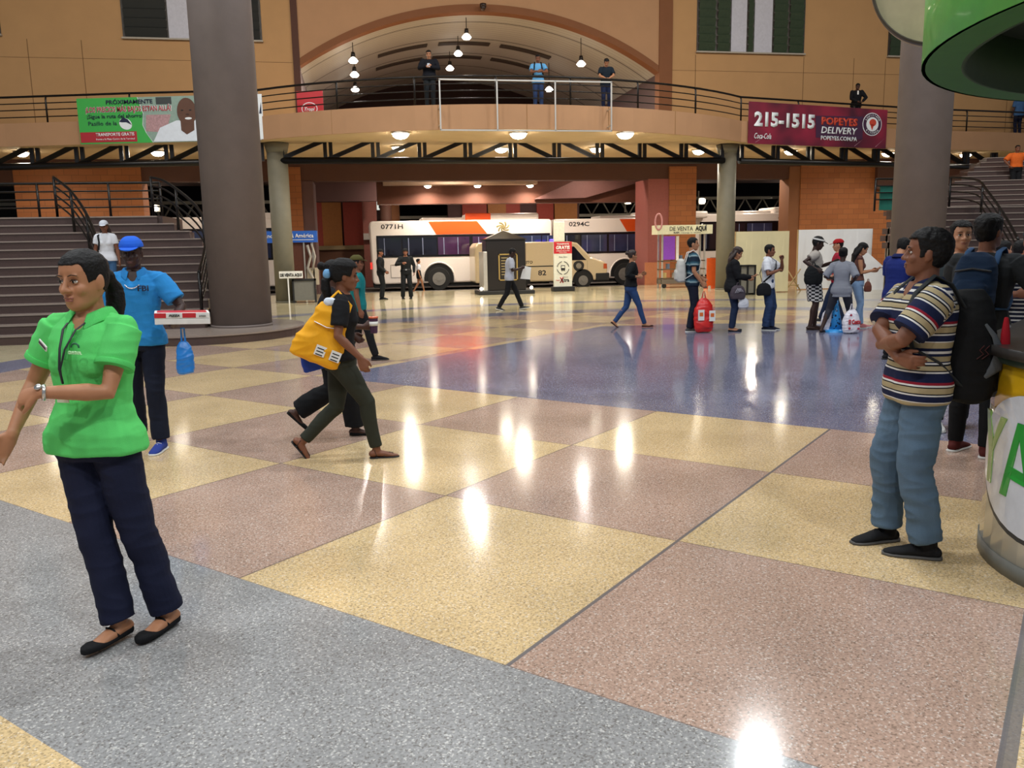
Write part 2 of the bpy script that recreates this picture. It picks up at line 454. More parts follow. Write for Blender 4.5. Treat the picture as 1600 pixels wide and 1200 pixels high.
# ------------------------------------------------------------------ barrel vault behind the arch
def slat_mat():
    m, nt, b = new_mat('grey_ceiling_slats', 0.6)
    tc = N(nt, 'TexCoord'); s = N(nt, 'SeparateXYZ'); nt.links.new(tc.outputs['Object'], s.inputs[0])
    f = M2(nt, 'FRACT', M2(nt, 'DIVIDE', s.outputs[1], 0.28)); l1 = M2(nt, 'LESS_THAN', f, 0.12)
    f2 = M2(nt, 'FRACT', M2(nt, 'DIVIDE', s.outputs[1], 2.55)); l2 = M2(nt, 'LESS_THAN', f2, 0.03)
    c = MIX(nt, M2(nt, 'MULTIPLY', l1, 0.55), lin('#a9a59c'), lin('#6a655e')); c = MIX(nt, l2, c, lin('#2a211c'))
    nt.links.new(c, b.inputs['Base Color']); return m
YB = 44.5
g = MB()
for i in range(48):
    a, b = xs[i], xs[i+1]
    g.prism([(a, YW+0.45, arch_z(a)), (b, YW+0.45, arch_z(b)), (b, YW+0.45, arch_z(b)+0.15), (a, YW+0.45, arch_z(a)+0.15)], (0, YB-YW-0.45, 0))
tag(g.build('ceiling', slat_mat(), smooth=False), kind='structure')
g = MB(); g.box(AX-AR-0.2, AX+AR+0.2, YB, YB+0.2, 5.9, 10.4); tag(g.build('wall_back', mat('dark_maroon_wall', '#2c1611', 0.8)), kind='structure')
g = MB(); g.box(AX-AR-0.2, AX-AR, YW+0.4, YB, 5.9, 8.25); tag(g.build('wall_inner_left', mat('dark_mauve_wall', '#4a3531', 0.8)), kind='structure')
g = MB(); g.box(AX+AR, AX+AR+0.2, YW+0.4, YB, 5.9, 8.25); tag(g.build('wall_inner_right', mat('dark_mauve_wall', '#4a3531', 0.8)), kind='structure')
# dark openings (air slots) in the vault
vn = 0
for yy, spans in ((36.2, ((590, 668), (686, 766), (783, 861))), (38.7, ((587, 660), (676, 753), (768, 838)))):
    py = 70 if yy < 37 else 90
    for a, b in spans:
        g = MB(); x0 = at(a, py, yy).x; x1 = at(b, py, yy).x; n = 8
        for i in range(n):
            p0, p1 = x0+(x1-x0)*i/n, x0+(x1-x0)*(i+1)/n
            g.prism([(p0, yy, arch_z(p0)-0.05), (p1, yy, arch_z(p1)-0.05), (p1, yy, arch_z(p1)+0.02), (p0, yy, arch_z(p0)+0.02)], (0, 0.45, 0))
        o = g.build('ceiling_vent', mat('dark_air_slot', '#3d342d', 0.7))
        tag(o, 'long dark air slot in the %s row of the grey vaulted ceiling, %s of three' % ('front' if yy < 37 else 'rear', ['left', 'middle', 'right'][vn % 3]), 'ceiling vent', 'air slots in the vaulted ceiling'); vn += 1

# louvred windows high in the walls
GREENL = mat('dark_green_louvre_glass', '#33412f', 0.25, spec=0.6, noise_amt=0.1)
BLACKL = mat('black_louvre_glass', '#1a1c1c', 0.3, spec=0.6)
PANEL = mat('pale_lilac_panel', '#b9b8c2', 0.5)
def louvre_window(n, cols, top=12.6, sill=9.02):
    x0 = min(c[0] for c in cols); x1 = max(c[1] for c in cols)
    g = MB(); g.box(x0-0.05, x1+0.05, YW-0.05, YW+0.02, sill-0.05, sill); g.box(x0-0.03, x0, YW-0.03, YW+0.02, sill, top); g.box(x1, x1+0.03, YW-0.03, YW+0.02, sill, top); g.box(x0, x1, YW-0.015, YW, sill, top)
    f = tag(g.build('window_%d' % n, mat('window_frame_dark', '#3a332c', 0.5)), kind='structure')
    g = MB(); g.box(x0-0.06, x1+0.06, YW-0.12, YW+0.02, sill-0.06, sill-0.005); g.build('window_sill', mat('grey_sill', '#a49a8c', 0.6), f)
    for a, b, k in cols:
        if k == 'p':
            g = MB(); g.box(a, b, YW-0.05, YW-0.015, sill, top); g.build('blind_panel', PANEL, f)
        else:
            g = MB(); z = sill+0.03; h = 0.3
            while z+h < top:
                g.prism([(a+0.04, YW-0.02, z), (b-0.04, YW-0.02, z), (b-0.04, YW-0.12, z+h-0.02), (a+0.04, YW-0.12, z+h-0.02)], (0, -0.008, 0)); z += h
            g.build('louvre_blades', GREENL if k == 'g' else BLACKL, f)
louvre_window(1, [(-12.6, -11.38, 'b')])
louvre_window(2, [(-7.5, -6.05, 'b'), (-6.03, -5.0, 'p'), (-4.95, -3.6, 'b'), (-3.6, -2.97, 'b')])
louvre_window(3, [(13.25, 14.0, 'g'), (14.02, 14.6, 'g'), (14.62, 15.25, 'p'), (15.28, 15.56, 'g'), (15.58, 16.32, 'p'), (16.35, 17.0, 'g'), (17.02, 17.68, 'g')])
louvre_window(4, [(21.4, 22.1, 'g'), (22.12, 22.8, 'g')])

# hall roof
g = MB(); g.box(-30, 45, -10, YW, 15, 15.2); tag(g.build('ceiling_hall', mat('hall_roof_lining', '#6e675c', 0.8)), kind='structure')

# ------------------------------------------------------------------ balcony
FC = [(-18, 31.4), (-11, 30.2), (-6.8, 29.1), (-2.9, 28.3)]
for i in range(1, 24):
    x = -2.9+16.4*i/24; dx = x-5.3; FC.append((x, 38.65-math.sqrt(13.2**2-dx*dx)))
FC += [(13.5, 28.3), (17.5, 29.2), (22, 30.2), (32, 31.4)]
def fy(x):
    for (a, b), (c, d) in zip(FC[:-1], FC[1:]):
        if a <= x <= c: return b+(d-b)*(x-a)/(c-a)
    return FC[-1][1]
g = MB(); g.prism([(x, y, 5.2) for x, y in FC]+[(32, 34.0, 5.2), (-18, 34.0, 5.2)], (0, 0, 0.62))
balc = g.build('balcony', mat('balcony_slab_plaster', '#c9af88', 0.85, noise_amt=0.05, nscale=1.5)); tag(balc, 'cream and peach balcony slab bulging forward across the hall above the bus entrance', 'balcony')
g = MB()
for (a, b), (c, d) in zip(FC[:-1], FC[1:]):
    g.prism([(a, b-0.04, 5.2), (c, d-0.04, 5.2), (c, d-0.04, 5.92), (a, b-0.04, 5.92)], (0, 0.06, 0))
g.build('fascia', mat('peach_fascia_plaster', '#b08662', 0.8, noise_amt=0.06, nscale=1.2), balc)
g = MB()
for x in (-0.6, 2.55, 5.2, 7.83, 10.3):
    g.box(x, x+0.02, fy(x)-0.046, fy(x)-0.04, 5.2, 5.92)
g.build('fascia_joint', mat('fascia_joint_line', '#8f6a42', 0.9), balc)

# railing on the balcony edge
def rail_run(xs_, z0=5.9, off=0.12):
    return [(x, fy(x)+off, z0) for x in xs_]
rl = empty('balcony_railing', (5.3, 25.5, 5.9), 0, 'black four-bar railing along the edge of the curved balcony', 'railing')
def world_part(g, name, m, root, **k):
    o = g.build(name, m, root, **k)
    o.matrix_parent_inverse = Matrix.Translation(root.location).inverted() if root.rotation_euler.z == 0 else (Matrix.Translation(root.location) @ Matrix.Rotation(root.rotation_euler.z, 4, 'Z')).inverted()
    return o
RX = [x for x, y in FC]
for k, (h, r) in enumerate(((0.85, 0.035), (0.64, 0.018), (0.44, 0.018), (0.22, 0.018))):
    g = MB(); g.tube([(x, y+0.1, 5.9+h) for x, y in FC], r); world_part(g, 'handrail' if k == 0 else 'bar', BLACK_METAL, rl)
for x in (-17, -14, -12, -9.6, -6.9, -4.3, -2.9, -0.4, 1.9, 4.3, 6.6, 8.9, 11.2, 13.5, 16, 18.6, 21.3, 24.2, 27.5, 31):
    y = fy(x)+0.1
    g = MB(); g.limb([(x, y-0.06, 5.88), (x, y-0.06, 6.5), (x, y-0.05, 6.66), (x, y, 6.74)], 0.03, n=8, roundends=False); world_part(g, 'post', BLACK_METAL, rl)

# aluminium banner frame, empty, in front of the balcony
fr = empty('banner_frame', (5.2, 25.25, 5.1), 0, 'empty thin silver frame standing against the middle of the balcony edge', 'frame')
XS = [2.58, 4.28, 6.05, 7.8]
for x in XS:
    g = MB(); g.box(x-0.02, x+0.02, 25.22, 25.26, 5.13, 6.56); world_part(g, 'upright', SILVER, fr)
for x in (2.58, 7.8):
    for z in (5.3, 5.8):
        g = MB(); g.box(x-0.015, x+0.015, 25.26, fy(x)-0.04, z-0.015, z+0.015); world_part(g, 'bracket', SILVER, fr)
for z in (5.13, 6.56):
    g = MB(); g.box(2.56, 7.82, 25.22, 25.26, z-0.02, z+0.02); world_part(g, 'crossbar', SILVER, fr)

# black truss under the balcony
def truss(name, p0, p1, n, lean, label):
    p0, p1 = Vector(p0), Vector(p1); d = (p1-p0)/n; zb, zt = 4.62, 5.2
    t = empty(name, tuple((p0+p1)/2+Vector((0, 0, zb))), 0, label, 'truss', 'black roof trusses under the balcony')
    g = MB(); g.tube([p0+Vector((0, 0, zb)), p1+Vector((0, 0, zb))], 0.11, n=12); world_part(g, 'bottom_chord', BLACK_METAL, t)
    for i in range(n+1):
        q = p0+d*i
        for o in (-0.09, 0.09):
            g = MB(); g.box(q.x+o-0.06, q.x+o+0.06, q.y-0.05, q.y+0.05, zb, zt); world_part(g, 'vertical_strut', BLACK_METAL, t)
    for i in range(n):
        a = p0+d*i; b = p0+d*(i+1)
        s = lean if lean else (1 if (a.x+b.x)/2 < 5.3 else -1)
        if s > 0: u, v = a, b
        else: u, v = b, a
        dr = (v-u); k = 0.82
        for o in (-0.08, 0.08):
            g = MB(); P = u+Vector((o, 0, zb+0.03)); Q = u+dr*k+Vector((o, 0, zt)); 
            g.prism([P+Vector((-0.12, -0.03, 0)), P+Vector((0.08, -0.03, 0)), Q+Vector((0.12, -0.03, 0)), Q+Vector((-0.08, -0.03, 0))], (0, 0.06, 0))
            world_part(g, 'diagonal_strut', BLACK_METAL, t)
    return t
truss('truss', (-2.35, 28.75, 0), (13.1, 28.75, 0), 10, 0, 'black steel truss spanning the middle bay between the two thin columns')
truss('truss', (-13.2, 31.1, 0), (-3.0, 28.9, 0), 7, 1, 'black steel truss under the left wing of the balcony')
truss('truss', (13.75, 28.9, 0), (26.3, 31.4, 0), 8, -1, 'black steel truss under the right wing of the balcony')

# columns
def column(x, y, z, r, h, m, label, cap=False):
    t = empty('column', (x, y, z), 0, label, 'column')
    g = MB(); g.cyl((0, 0, 0), (0, 0, h), r, n=64); g.build('shaft', m, t, smooth=True)
    if cap:
        g = MB(); g.cyl((0, 0, h-0.32), (0, 0, h-0.02), r, r*1.22, n=48); g.build('capital', m, t, smooth=True)
    g = MB(); g.cyl((0, 0, 0), (0, 0, 0.05), r+0.015, n=64); g.build('base_ring', m, t, smooth=False)
    for p in t.children:
        for f in p.data.polygons: f.use_smooth = abs(f.normal.z) < 0.5
    return t
column(-2.42, 17.85, 0.175, 0.6, 14.8, CONCRETE, 'thick round grey concrete column beside the left staircase')
column(13.05, 17.85, 0.0, 0.585, 15, CONCRETE, 'thick round grey concrete column in front of the right staircase')
column(-2.45, 28.95, 0, 0.33, 5.2, GREYGREEN, 'thin round grey column left of the bus entrance', True)
column(13.3, 28.95, 0, 0.33, 5.2, GREYGREEN, 'thin round grey column right of the bus entrance, between the white hoardings', True)

# ------------------------------------------------------------------ under the balcony: portal
YP = 33.9
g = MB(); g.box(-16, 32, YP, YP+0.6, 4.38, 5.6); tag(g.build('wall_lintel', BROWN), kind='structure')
def wall(name, x0, x1, y0, y1, z0, z1, m): 
    g = MB(); g.box(x0, x1, y0, y1, z0, z1); return tag(g.build(name, m), kind='structure')
def px(x, Y, y=330): return at(x, y, Y).x
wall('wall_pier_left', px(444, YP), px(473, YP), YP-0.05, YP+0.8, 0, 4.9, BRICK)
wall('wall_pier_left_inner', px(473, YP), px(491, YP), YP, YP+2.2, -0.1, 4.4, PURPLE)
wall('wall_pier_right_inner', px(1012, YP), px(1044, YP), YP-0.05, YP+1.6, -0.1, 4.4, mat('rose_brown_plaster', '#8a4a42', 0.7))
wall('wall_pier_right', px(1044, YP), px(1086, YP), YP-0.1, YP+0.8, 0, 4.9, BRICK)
wall('baseboard_right', px(1007, YP), px(1046, YP), YP-0.14, YP-0.05, 0, 0.95, mat('salmon_plinth', '#b06c48', 0.6))
wall('wall_block_left', px(28, YP), px(226, YP), YP-0.1, YP+0.8, 0, 4.95, BRICK)
wall('wall_block_right_return', px(1231, YP), px(1248, YP), YP-0.05, YP+0.8, 0, 4.9, UMBER)
wall('wall_block_right', px(1248, YP), px(1400, YP)+1.0, YP-0.1, YP+0.8, 0, 4.95, BRICK)
wall('wall_stair_back', px(1362, YP), 34, YP-0.3, YP-0.1, 3.9, 5.2, BROWN)
wall('night_backdrop', -30, 50, 60, 60.3, -1, 16, DARKIN)  # black backdrop added to keep world light out of the openings
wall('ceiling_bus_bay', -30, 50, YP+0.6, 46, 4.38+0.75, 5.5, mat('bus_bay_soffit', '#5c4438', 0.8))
wall('ceiling_bus_bay_far', -30, 50, 46, 60, 9.0, 9.3, DARKIN)
# second beam and light strip
wall('trim_6', px(600, 36.5), px(836, 36.5), 35.9, 36.6, at(715, 288, 35.9).z, at(715, 281, 35.9).z, mat('pale_soffit_strip', '#a58872', 0.7))
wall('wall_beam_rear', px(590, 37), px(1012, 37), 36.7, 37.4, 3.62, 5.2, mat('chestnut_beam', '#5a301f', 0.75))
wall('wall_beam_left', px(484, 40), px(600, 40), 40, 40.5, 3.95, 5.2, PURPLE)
# sloping soffit of a ramp on the right
for poly, m in (([(836, 311), (900, 281), (1013, 281), (915, 309)], mat('mauve_ramp_soffit', '#6b4640', 0.7)),):
    g = MB(); g.prism([at(a, b, 36.4) for a, b in poly], (0, 0.25, 0)); tag(g.build('trim_7', m), kind='structure')
YR = 44.0
wall('wall_far', px(478, YR), px(600, YR), YR, YR+0.4, -0.1, 5.4, PURPLE)
wall('wall_far_right', px(700, YR), px(905, YR), YR, YR+0.4, -0.1, 5.4, PURPLE)
wall('wall_far_low', px(495, 43), px(566, 43), 42.9, 43.3, -0.1, 1.75, mat('chocolate_wall', '#5b3722', 0.7))
wall('trim_8', px(494, 43), px(567, 43), 42.8, 43.35, 1.75, 1.95, mat('olive_ledge', '#8f7c5a', 0.7))
wall('wall_far_pier', px(566, 42), px(588, 42), 41.6, 42.4, -0.1, 5.2, mat('rose_brown_wall', '#774238', 0.7))
wall('trim_9', px(566, 41.5), px(581, 41.5), 41.4, 41.6, 2.2, 2.5, mat('grey_block', '#9a938c', 0.6))
ORG = mat('amber_wall_panel', '#a5682f', 0.6); REDP = mat('brick_red_wall_panel', '#9c3a2b', 0.6)
for a, b, m, d in ((495, 503, REDP, 'narrow red'), (503, 533, ORG, 'amber'), (536, 566, REDP, 'red'), (722, 760, REDP, 'red'), (762, 790, ORG, 'amber'), (790, 812, REDP, 'red'), (838, 864, REDP, 'red'), (866, 901, ORG, 'amber')):
    g = MB(); g.box(px(a, YR), px(b, YR), YR-0.12, YR, 1.95, 4.12)
    o = g.build('wall_panel', m)
    where = {495: 'at the left end of the far wall', 503: 'between two red ones on the far left wall', 536: 'on the far wall left of the first bus tail', 722: 'on the far wall above the first bus, leftmost', 762: 'on the far wall above the dark information kiosk', 790: 'on the far wall right of the amber one over the kiosk', 838: 'on the far wall above the sand-coloured van', 866: 'on the far wall above the second bus number'}[a]
    tag(o, '%s painted wall panel %s' % (d, where), 'wall panel')
g = MB(); g.cyl((px(603, 41), 41.5, 0), (px(603, 41), 41.5, 4.6), 0.28); tag(g.build('column', BROWN), 'slim brown column behind the tail of the first bus', 'column')
g = MB(); g.cyl((px(612, 43), 43.5, 0), (px(612, 43), 43.5, 4.6), 0.42); tag(g.build('column', UMBER), 'brown rounded column in the far bus bay beside the lit white sign', 'column')
s = empty('wall_sign', tuple(at(598, 319, 42.5)), 0, 'small lit white notice behind the slim brown column over the first bus', 'sign')
g = MB(); g.box(-0.3, 0.3, 0, 0.05, -0.28, 0.28); g.build('board', glow('lit_white_sign', '#e8eadf', 0.9), s)
g = MB(); g.box(-0.2, -0.05, -0.02, 0, -0.2, 0.2); g.box(0.02, 0.1, -0.02, 0, 0.0, 0.2); g.build('markings', OFFBLACK, s)
# pale ledges in the dark bay
g = MB(); g.box(px(618, 46), px(708, 46), 46, 46.2, 2.6, 2.8); tag(g.build('trim_10', mat('pale_ledge', '#6f665a', 0.7)), kind='structure')

# silver lattice girder beyond the bus bays
GIRD = mat('dull_grey_steel', '#8c8676', 0.45, 0.3)
gd = empty('lattice_girder', (5, 46.5, 3.3), 0, 'long dull grey lattice girder in the dark beyond the bus bays', 'girder')
z0, z1 = at(960, 336, 46.5).z, at(960, 311, 46.5).z
for z in (z0, z1):
    g = MB(); g.box(-22, 34, 46.4, 46.6, z-0.08, z+0.08); world_part(g, 'chord', GIRD, gd)
x = -22; up = True; n = 0
while x < 33:
    g = MB(); a = Vector((x, 46.5, z0 if up else z1)); b = Vector((x+0.55, 46.5, z1 if up else z0)); g.tube([a, b], 0.045, n=6)
    if (-16 < x < -4) or (11 < x < 27): world_part(g, 'lattice_bar', GIRD, gd); n += 1
    x += 0.55; up = not up
wall('trim_11', -22, 34, 47, 47.3, at(960, 347, 47).z-0.1, at(960, 342, 47).z, GIRD)

# ------------------------------------------------------------------ lamps
LAMP = glow('lamp_glow_warm', '#fff2da', 45.0)
LAMPC = glow('lamp_glow_cool', '#fff6ea', 26.0)
RIM = mat('lamp_rim_white', '#dcd6c8', 0.5)
def downlight(x, y, z, r, power, label, group, col=(1.0, 0.93, 0.80), spread=160):
    t = empty('downlight', (x, y, z), 0, label, 'lamp', group)
    g = MB(); g.cyl((0, 0, 0), (0, 0, -0.05), r+0.03, n=32); g.build('trim_ring', RIM, t)
    g = MB(); g.rings([((0, 0, -0.05-r*.62*math.sin(R(a))), (r*math.cos(R(a)), 0, 0), (0, r*math.cos(R(a)), 0)) for a in (0, 20, 40, 60, 80)], 28); g.build('lens', LAMP, t, smooth=True)
    L = area_light('downlight_light', (x, y, z-0.09-r*.62), r*1.5, power, col, spread=spread)
    return t
n = 0
LP = [(626, 212, 'leftmost of the three bright ones near the balcony lip'), (810, 212, 'middle of the three bright ones near the balcony lip'), (977, 212, 'rightmost of the three bright ones near the balcony lip'),
      (623, 233, 'rear row, directly below the front left lamp'), (783, 235, 'rear row, near the middle of the entrance'), (932, 235, 'rear row, between the middle and right front lamps'), (1092, 238, 'rear row, left of the thin right column')]
for i, (a, b, d) in enumerate(LP):
    p = atz(a, b, 5.1); downlight(p.x, min(p.y, 33.5), 5.2, 0.25 if i < 3 else 0.22, 120 if i < 3 else 80, 'round ceiling lamp under the balcony, '+d, 'lamps under the balcony')
for a, b, Y, d in ((1235, 245, 30.6, 'hanging in the truss below the maroon banner'), (1387, 250, 31.2, 'in the truss beside the thick right column'), (1508, 255, 31.6, 'right of the thick right column over the stairs'), (247, 244, 31.2, 'under the green banner on the left'), (35, 248, 31.4, 'at the far left end of the balcony')):
    p = at(a, b, Y); downlight(p.x, p.y, 5.2, 0.22, 80, 'round ceiling lamp under the balcony, '+d, 'lamps under the balcony')
for a, Y, d in ((668, 36.1, 'left'), (746, 36.1, 'middle'), (828, 36.1, 'right')):
    p = at(a, 283, Y); downlight(p.x, p.y, at(715, 288, 35.9).z, 0.14, 90, '%s round lamp of the row over the bus entrance behind the beam' % d, 'lamps over the bus entrance')
# floodlights in the bus yard
for a, b, d in ((982, 314, 'above the second bus'), (1098, 314, 'left of the thin right column'), (1227, 314, 'beside the orange block wall'), (243, 325, 'at the left girder')):
    p = at(a, b, 45.8); t = empty('floodlight', tuple(p), 0, 'small bright floodlight on the grey girder %s' % d, 'lamp', 'floodlights in the bus yard')
    g = MB(); g.box(-0.2, 0.2, 0.1, 0.25, -0.18, 0.18); g.box(-0.04, 0.04, 0.25, 0.62, -0.04, 0.04); g.box(-0.04, 0.04, 0.58, 0.62, -0.6, 0.6); g.build('housing', GIRD, t)
    g = MB(); g.ball((0, 0, 0), 0.17 if a > 300 else 0.1, 0.1, 0.15); g.build('lens', LAMPC, t)
# pendants in the vault
for a, b, x_, Y_, d in ((552, 95, 0, 32.6, 'highest of the three on the left'), (554, 117, 0, 34.8, 'second of the three on the left'), (555, 140, 0, 37.7, 'lowest of the three on the left'), (729, 58, 0, 32.6, 'highest of the three in the middle'), (716, 84, 0, 35.3, 'second of the three in the middle'), (703, 107, 0, 38.0, 'lowest of the three in the middle'), (908, 100, 0, 32.6, 'brightest one on the right'), (858, 140, 0, 37.3, 'small one on the right behind the railing')):
    p = at(a, b, Y_); t = empty('pendant_lamp', tuple(p), 0, 'white pendant lamp under the grey vault, %s' % d, 'lamp', 'pendants under the vault')
    top = arch_z(p.x)
    g = MB(); g.cyl((0, 0, 0.25), (0, 0, max(0.3, top-p.z)), 0.015, n=8); g.build('rod', BLACK_METAL, t)
    g = MB(); g.cyl((0, 0, 0.12), (0, 0, 0.3), 0.09, 0.07); g.build('socket', BLACK_METAL, t)
    g = MB(); g.rings([((0, 0, 0.12), (0.06, 0, 0), (0, 0.06, 0)), ((0, 0, 0.06), (0.13, 0, 0), (0, 0.13, 0)), ((0, 0, -0.01), (0.18, 0, 0), (0, 0.18, 0)), ((0, 0, -0.08), (0.12, 0, 0), (0, 0.12, 0))]); g.build('shade', glow('pendant_glow', '#fff4e6', 9.0), t, smooth=True)
    area_light('pendant_light', (p.x, p.y, p.z-0.16), 0.25, 150, (1, 0.93, 0.85))
cm = empty('ceiling_camera', (at(755, 18, YW-0.3).x, YW-0.3, arch_z(5.0)+0.02), 0, 'small dark dome camera at the crown of the arch', 'camera')
g = MB(); g.cyl((0, 0, 0.05), (0, 0, 0.16), 0.12); g.build('mount', mat('dark_brown_plastic', '#2c1c14', 0.4), cm)
g = MB(); g.ball((0, 0, 0.03), 0.1, 0.1, 0.1); g.build('dome', mat('dark_brown_plastic', '#2c1c14', 0.4), cm, smooth=True)
# fixtureless area lights in yard and bay, one added to brighten the right bus
for x, y, z, pw in ((2.5, 39, 5.0, 180), (8, 40, 5.0, 180), (14, 40, 5.0, 180), (20, 40, 5.0, 160), (-6, 40, 5.0, 160), (17.5, 35.6, 5.0, 130), (-6, 35.6, 5.0, 110), (4, 34.9, 5.0, 100), (10, 34.9, 5.0, 100)):
    area_light('bay_fill_light', (x, y, z), 0.4, pw, (1, 0.88, 0.74))
# ------------------------------------------------------------------ staircases
def step_mat():
    m, nt, b = new_mat('granite_step', 0.35)
    tc = N(nt, 'TexCoord'); n1 = N(nt, 'TexNoise'); n1.inputs['Scale'].default_value = 60; n1.inputs['Detail'].default_value = 4
    nt.links.new(tc.outputs['Object'], n1.inputs['Vector'])
    n2 = N(nt, 'TexNoise'); n2.inputs['Scale'].default_value = 1.2; nt.links.new(tc.outputs['Object'], n2.inputs['Vector'])
    c = MIX(nt, n1.outputs['Fac'], lin('#3f302d'), lin('#655049')); c = MIX(nt, M2(nt, 'MULTIPLY', n2.outputs['Fac'], 0.5), c, lin('#3c2f2d'))
    nt.links.new(c, b.inputs['Base Color']); return m
STEP = step_mat(); NOSE = mat('polished_step_nosing', '#92847a', 0.22, noise_amt=0.05)
RISE, RUN, Y0 = 0.183, 0.29, 17.25
def stair(mirror, name, label):
    t = empty('staircase', (-6 if not mirror else 16.6, 18, 0), 0, label, 'staircase')
    mx = (lambda x: 10.6-x) if mirror else (lambda x: x)
    def right_end(i): return -3.1 if i <= 9 else -3.1-1.5*((i-9)/5.0)**1.5
    for i in range(1, 15):
        y = Y0+RUN*(i-1); z = RISE*i; e = right_end(i)
        g = MB(); yb = y+RUN+0.3
        a, b = sorted((mx(-14), mx(e)))
        g.box(a, b, y, yb, z-RISE, z-0.03); world_part(g, 'step', STEP, t)
        g = MB(); g.box(a, b, y-0.025, y+RUN+0.02, z-0.03, z); world_part(g, 'nosing', NOSE, t)
    g = MB()
    for i in range(1, 15):
        y = Y0+RUN*(i-1); e = right_end(i); a, b = sorted((mx(e), mx(e-.18)))
        if RISE*i-RISE > .02: g.box(a, b, y, y+RUN+.02, 0, RISE*i-RISE)
        if i > 9: a, b = sorted((mx(right_end(i)), mx(right_end(i-1)))); g.box(a, b, y-.02, y+.06, 0, RISE*i-RISE)
    world_part(g, 'stair_side_wall', mat('grey_beige_stair_wall', '#8b8274', 0.7) if mirror else STEP, t)
    g = MB(); a, b = sorted((mx(-14), mx(-5.4 if mirror else -4.5))); g.box(a, b, Y0+RUN*14-0.2, 23.4, 2.3, 2.562); world_part(g, 'landing', STEP, t)
    return t, mx
stl, _ = stair(False, 'staircase', 'wide dark granite staircase with pale nosings on the left')
str_, MX = stair(True, 'staircase', 'dark granite staircase on the right behind the waiting people, rising beyond the thick column')
# plinth of the left staircase round the thick column
g = MB()
ring = [(-3.15+1.95*math.cos(a), 17.85+1.95*math.sin(a)) for a in [R(d) for d in range(-150, 61, 6)]]
g.prism([(x, y, 0) for x, y in ring]+[(-3.1, 19.6, 0), (-4.8, 17.6, 0)], (0, 0, 0.15)); world_part(g, 'curved_plinth', STEP, stl)
g = MB(); ring2 = [(-3.15+1.98*math.cos(a), 17.85+1.98*math.sin(a)) for a in [R(d) for d in range(-150, 61, 6)]]
g.prism([(x, y, 0.15) for x, y in ring2]+[(-3.1, 19.6, 0.15), (-4.8, 17.6, 0.15)], (0, 0, 0.03)); world_part(g, 'plinth_nosing', NOSE, stl)
# side wall and second flight of the right staircase
g = MB(); Mr = Matrix.Translation((18.0, 24.6, 2.56)) @ Matrix.Rotation(R(-17), 4, 'Z')
for i in range(11):
    g = MB(); g.box(0+0.32*i if i > 3 else 0.0, 11, 0.3*i, 3.6, 0.175*i, 0.175*(i+1)-0.03, Mr); world_part(g, 'upper_step', STEP, str_)
    g = MB(); g.box(0+0.32*i if i > 3 else 0.0, 11, 0.3*i-0.025, 0.3*i+0.32, 0.175*(i+1)-0.03, 0.175*(i+1), Mr); world_part(g, 'upper_nosing', NOSE, str_)

# stair handrails: list of ground points + heights, bars hang below
def stair_rail(label, pts, nposts=3, bars=(0.92, 0.72, 0.52, 0.32), group=None):
    c = sum((Vector(p) for p in pts), Vector())/len(pts)
    t = empty('stair_railing', tuple(c), 0, label, 'railing', group)
    # resample
    P = [Vector(p) for p in pts]; S = []
    for i in range(len(P)-1):
        p0 = P[max(i-1, 0)]; p1 = P[i]; p2 = P[i+1]; p3 = P[min(i+2, len(P)-1)]
        for k in range(6):
            u = k/6; S.append(0.5*((2*p1)+(p2-p0)*u+(2*p0-5*p1+4*p2-p3)*u*u+(3*p1-p0-3*p2+p3)*u**3))
    S.append(P[-1])
    for k, h in enumerate(bars):
        g = MB(); g.tube([q+Vector((0, 0, h)) for q in S], 0.032 if k == 0 else 0.02, n=8); world_part(g, 'handrail' if k == 0 else 'bar', BLACK_METAL, t)
    for i in range(nposts):
        q = S[int(round((len(S)-1)*i/(nposts-1)))]
        g = MB(); g.tube([q+Vector((0, 0, -0.02)), q+Vector((0, 0, bars[0]))], 0.032, n=8); world_part(g, 'post', BLACK_METAL, t)
    return t
stair_rail('curved black railing running down the middle of the left staircase', [(-6.85, 21.3, 2.56), (-6.3, 20.6, 2.2), (-5.75, 19.7, 1.64), (-5.3, 18.7, 1.0), (-5.1, 17.9, 0.5)], 5)
stair_rail('curved black railing at the column side of the left staircase', [(-4.75, 21.4, 2.56), (-4.3, 20.9, 2.4), (-3.55, 20.0, 1.83), (-3.2, 19.2, 1.28), (-3.15, 18.3, 0.73), (-3.15, 17.6, 0.37)], 5)
stair_rail('straight black railing on the landing at the back of the left staircase', [(-12.5, 23.3, 2.56), (-9, 23.2, 2.56), (-6.9, 23.1, 2.56), (-4.9, 23.0, 2.56)], 5)
stair_rail('black railing at the near edge of the right staircase, left of the thick column', [(MX(-4.5), 21.4, 2.56), (MX(-3.8), 20.6, 2.1), (MX(-3.2), 19.2, 1.28), (MX(-3.15), 17.8, 0.4)], 4)
stair_rail('curved black railing running down the middle of the right staircase', [(17.4, 24.4, 2.56), (17.1, 22.6, 2.56), (17.2, 21.2, 2.4), (16.9, 20.3, 2.0), (16.55, 19.2, 1.3), (16.1, 18.2, 0.7)], 5)
stair_rail('black railing along the upper flight at the far right', [(18.2, 24.8, 2.8), (19.3, 26.0, 3.6), (20.8, 27.6, 4.6), (22.4, 29.2, 5.6)], 5)
stair_rail('black railing along the landing right of the thick column', [(15.25, 22.9, 2.56), (16.2, 22.9, 2.56), (17.2, 22.8, 2.56)], 3)
# green and orange boards behind the right stairs
g = MB(); p = at(1393, 305, 22.98); g.box(p.x-0.4, p.x+0.5, 22.94, 22.98, 2.57, p.z+0.28); o = g.build('board', mat('sea_green_board', '#1f6a5a', 0.5)); tag(o, 'sea green board behind the railing of the right staircase', 'board')

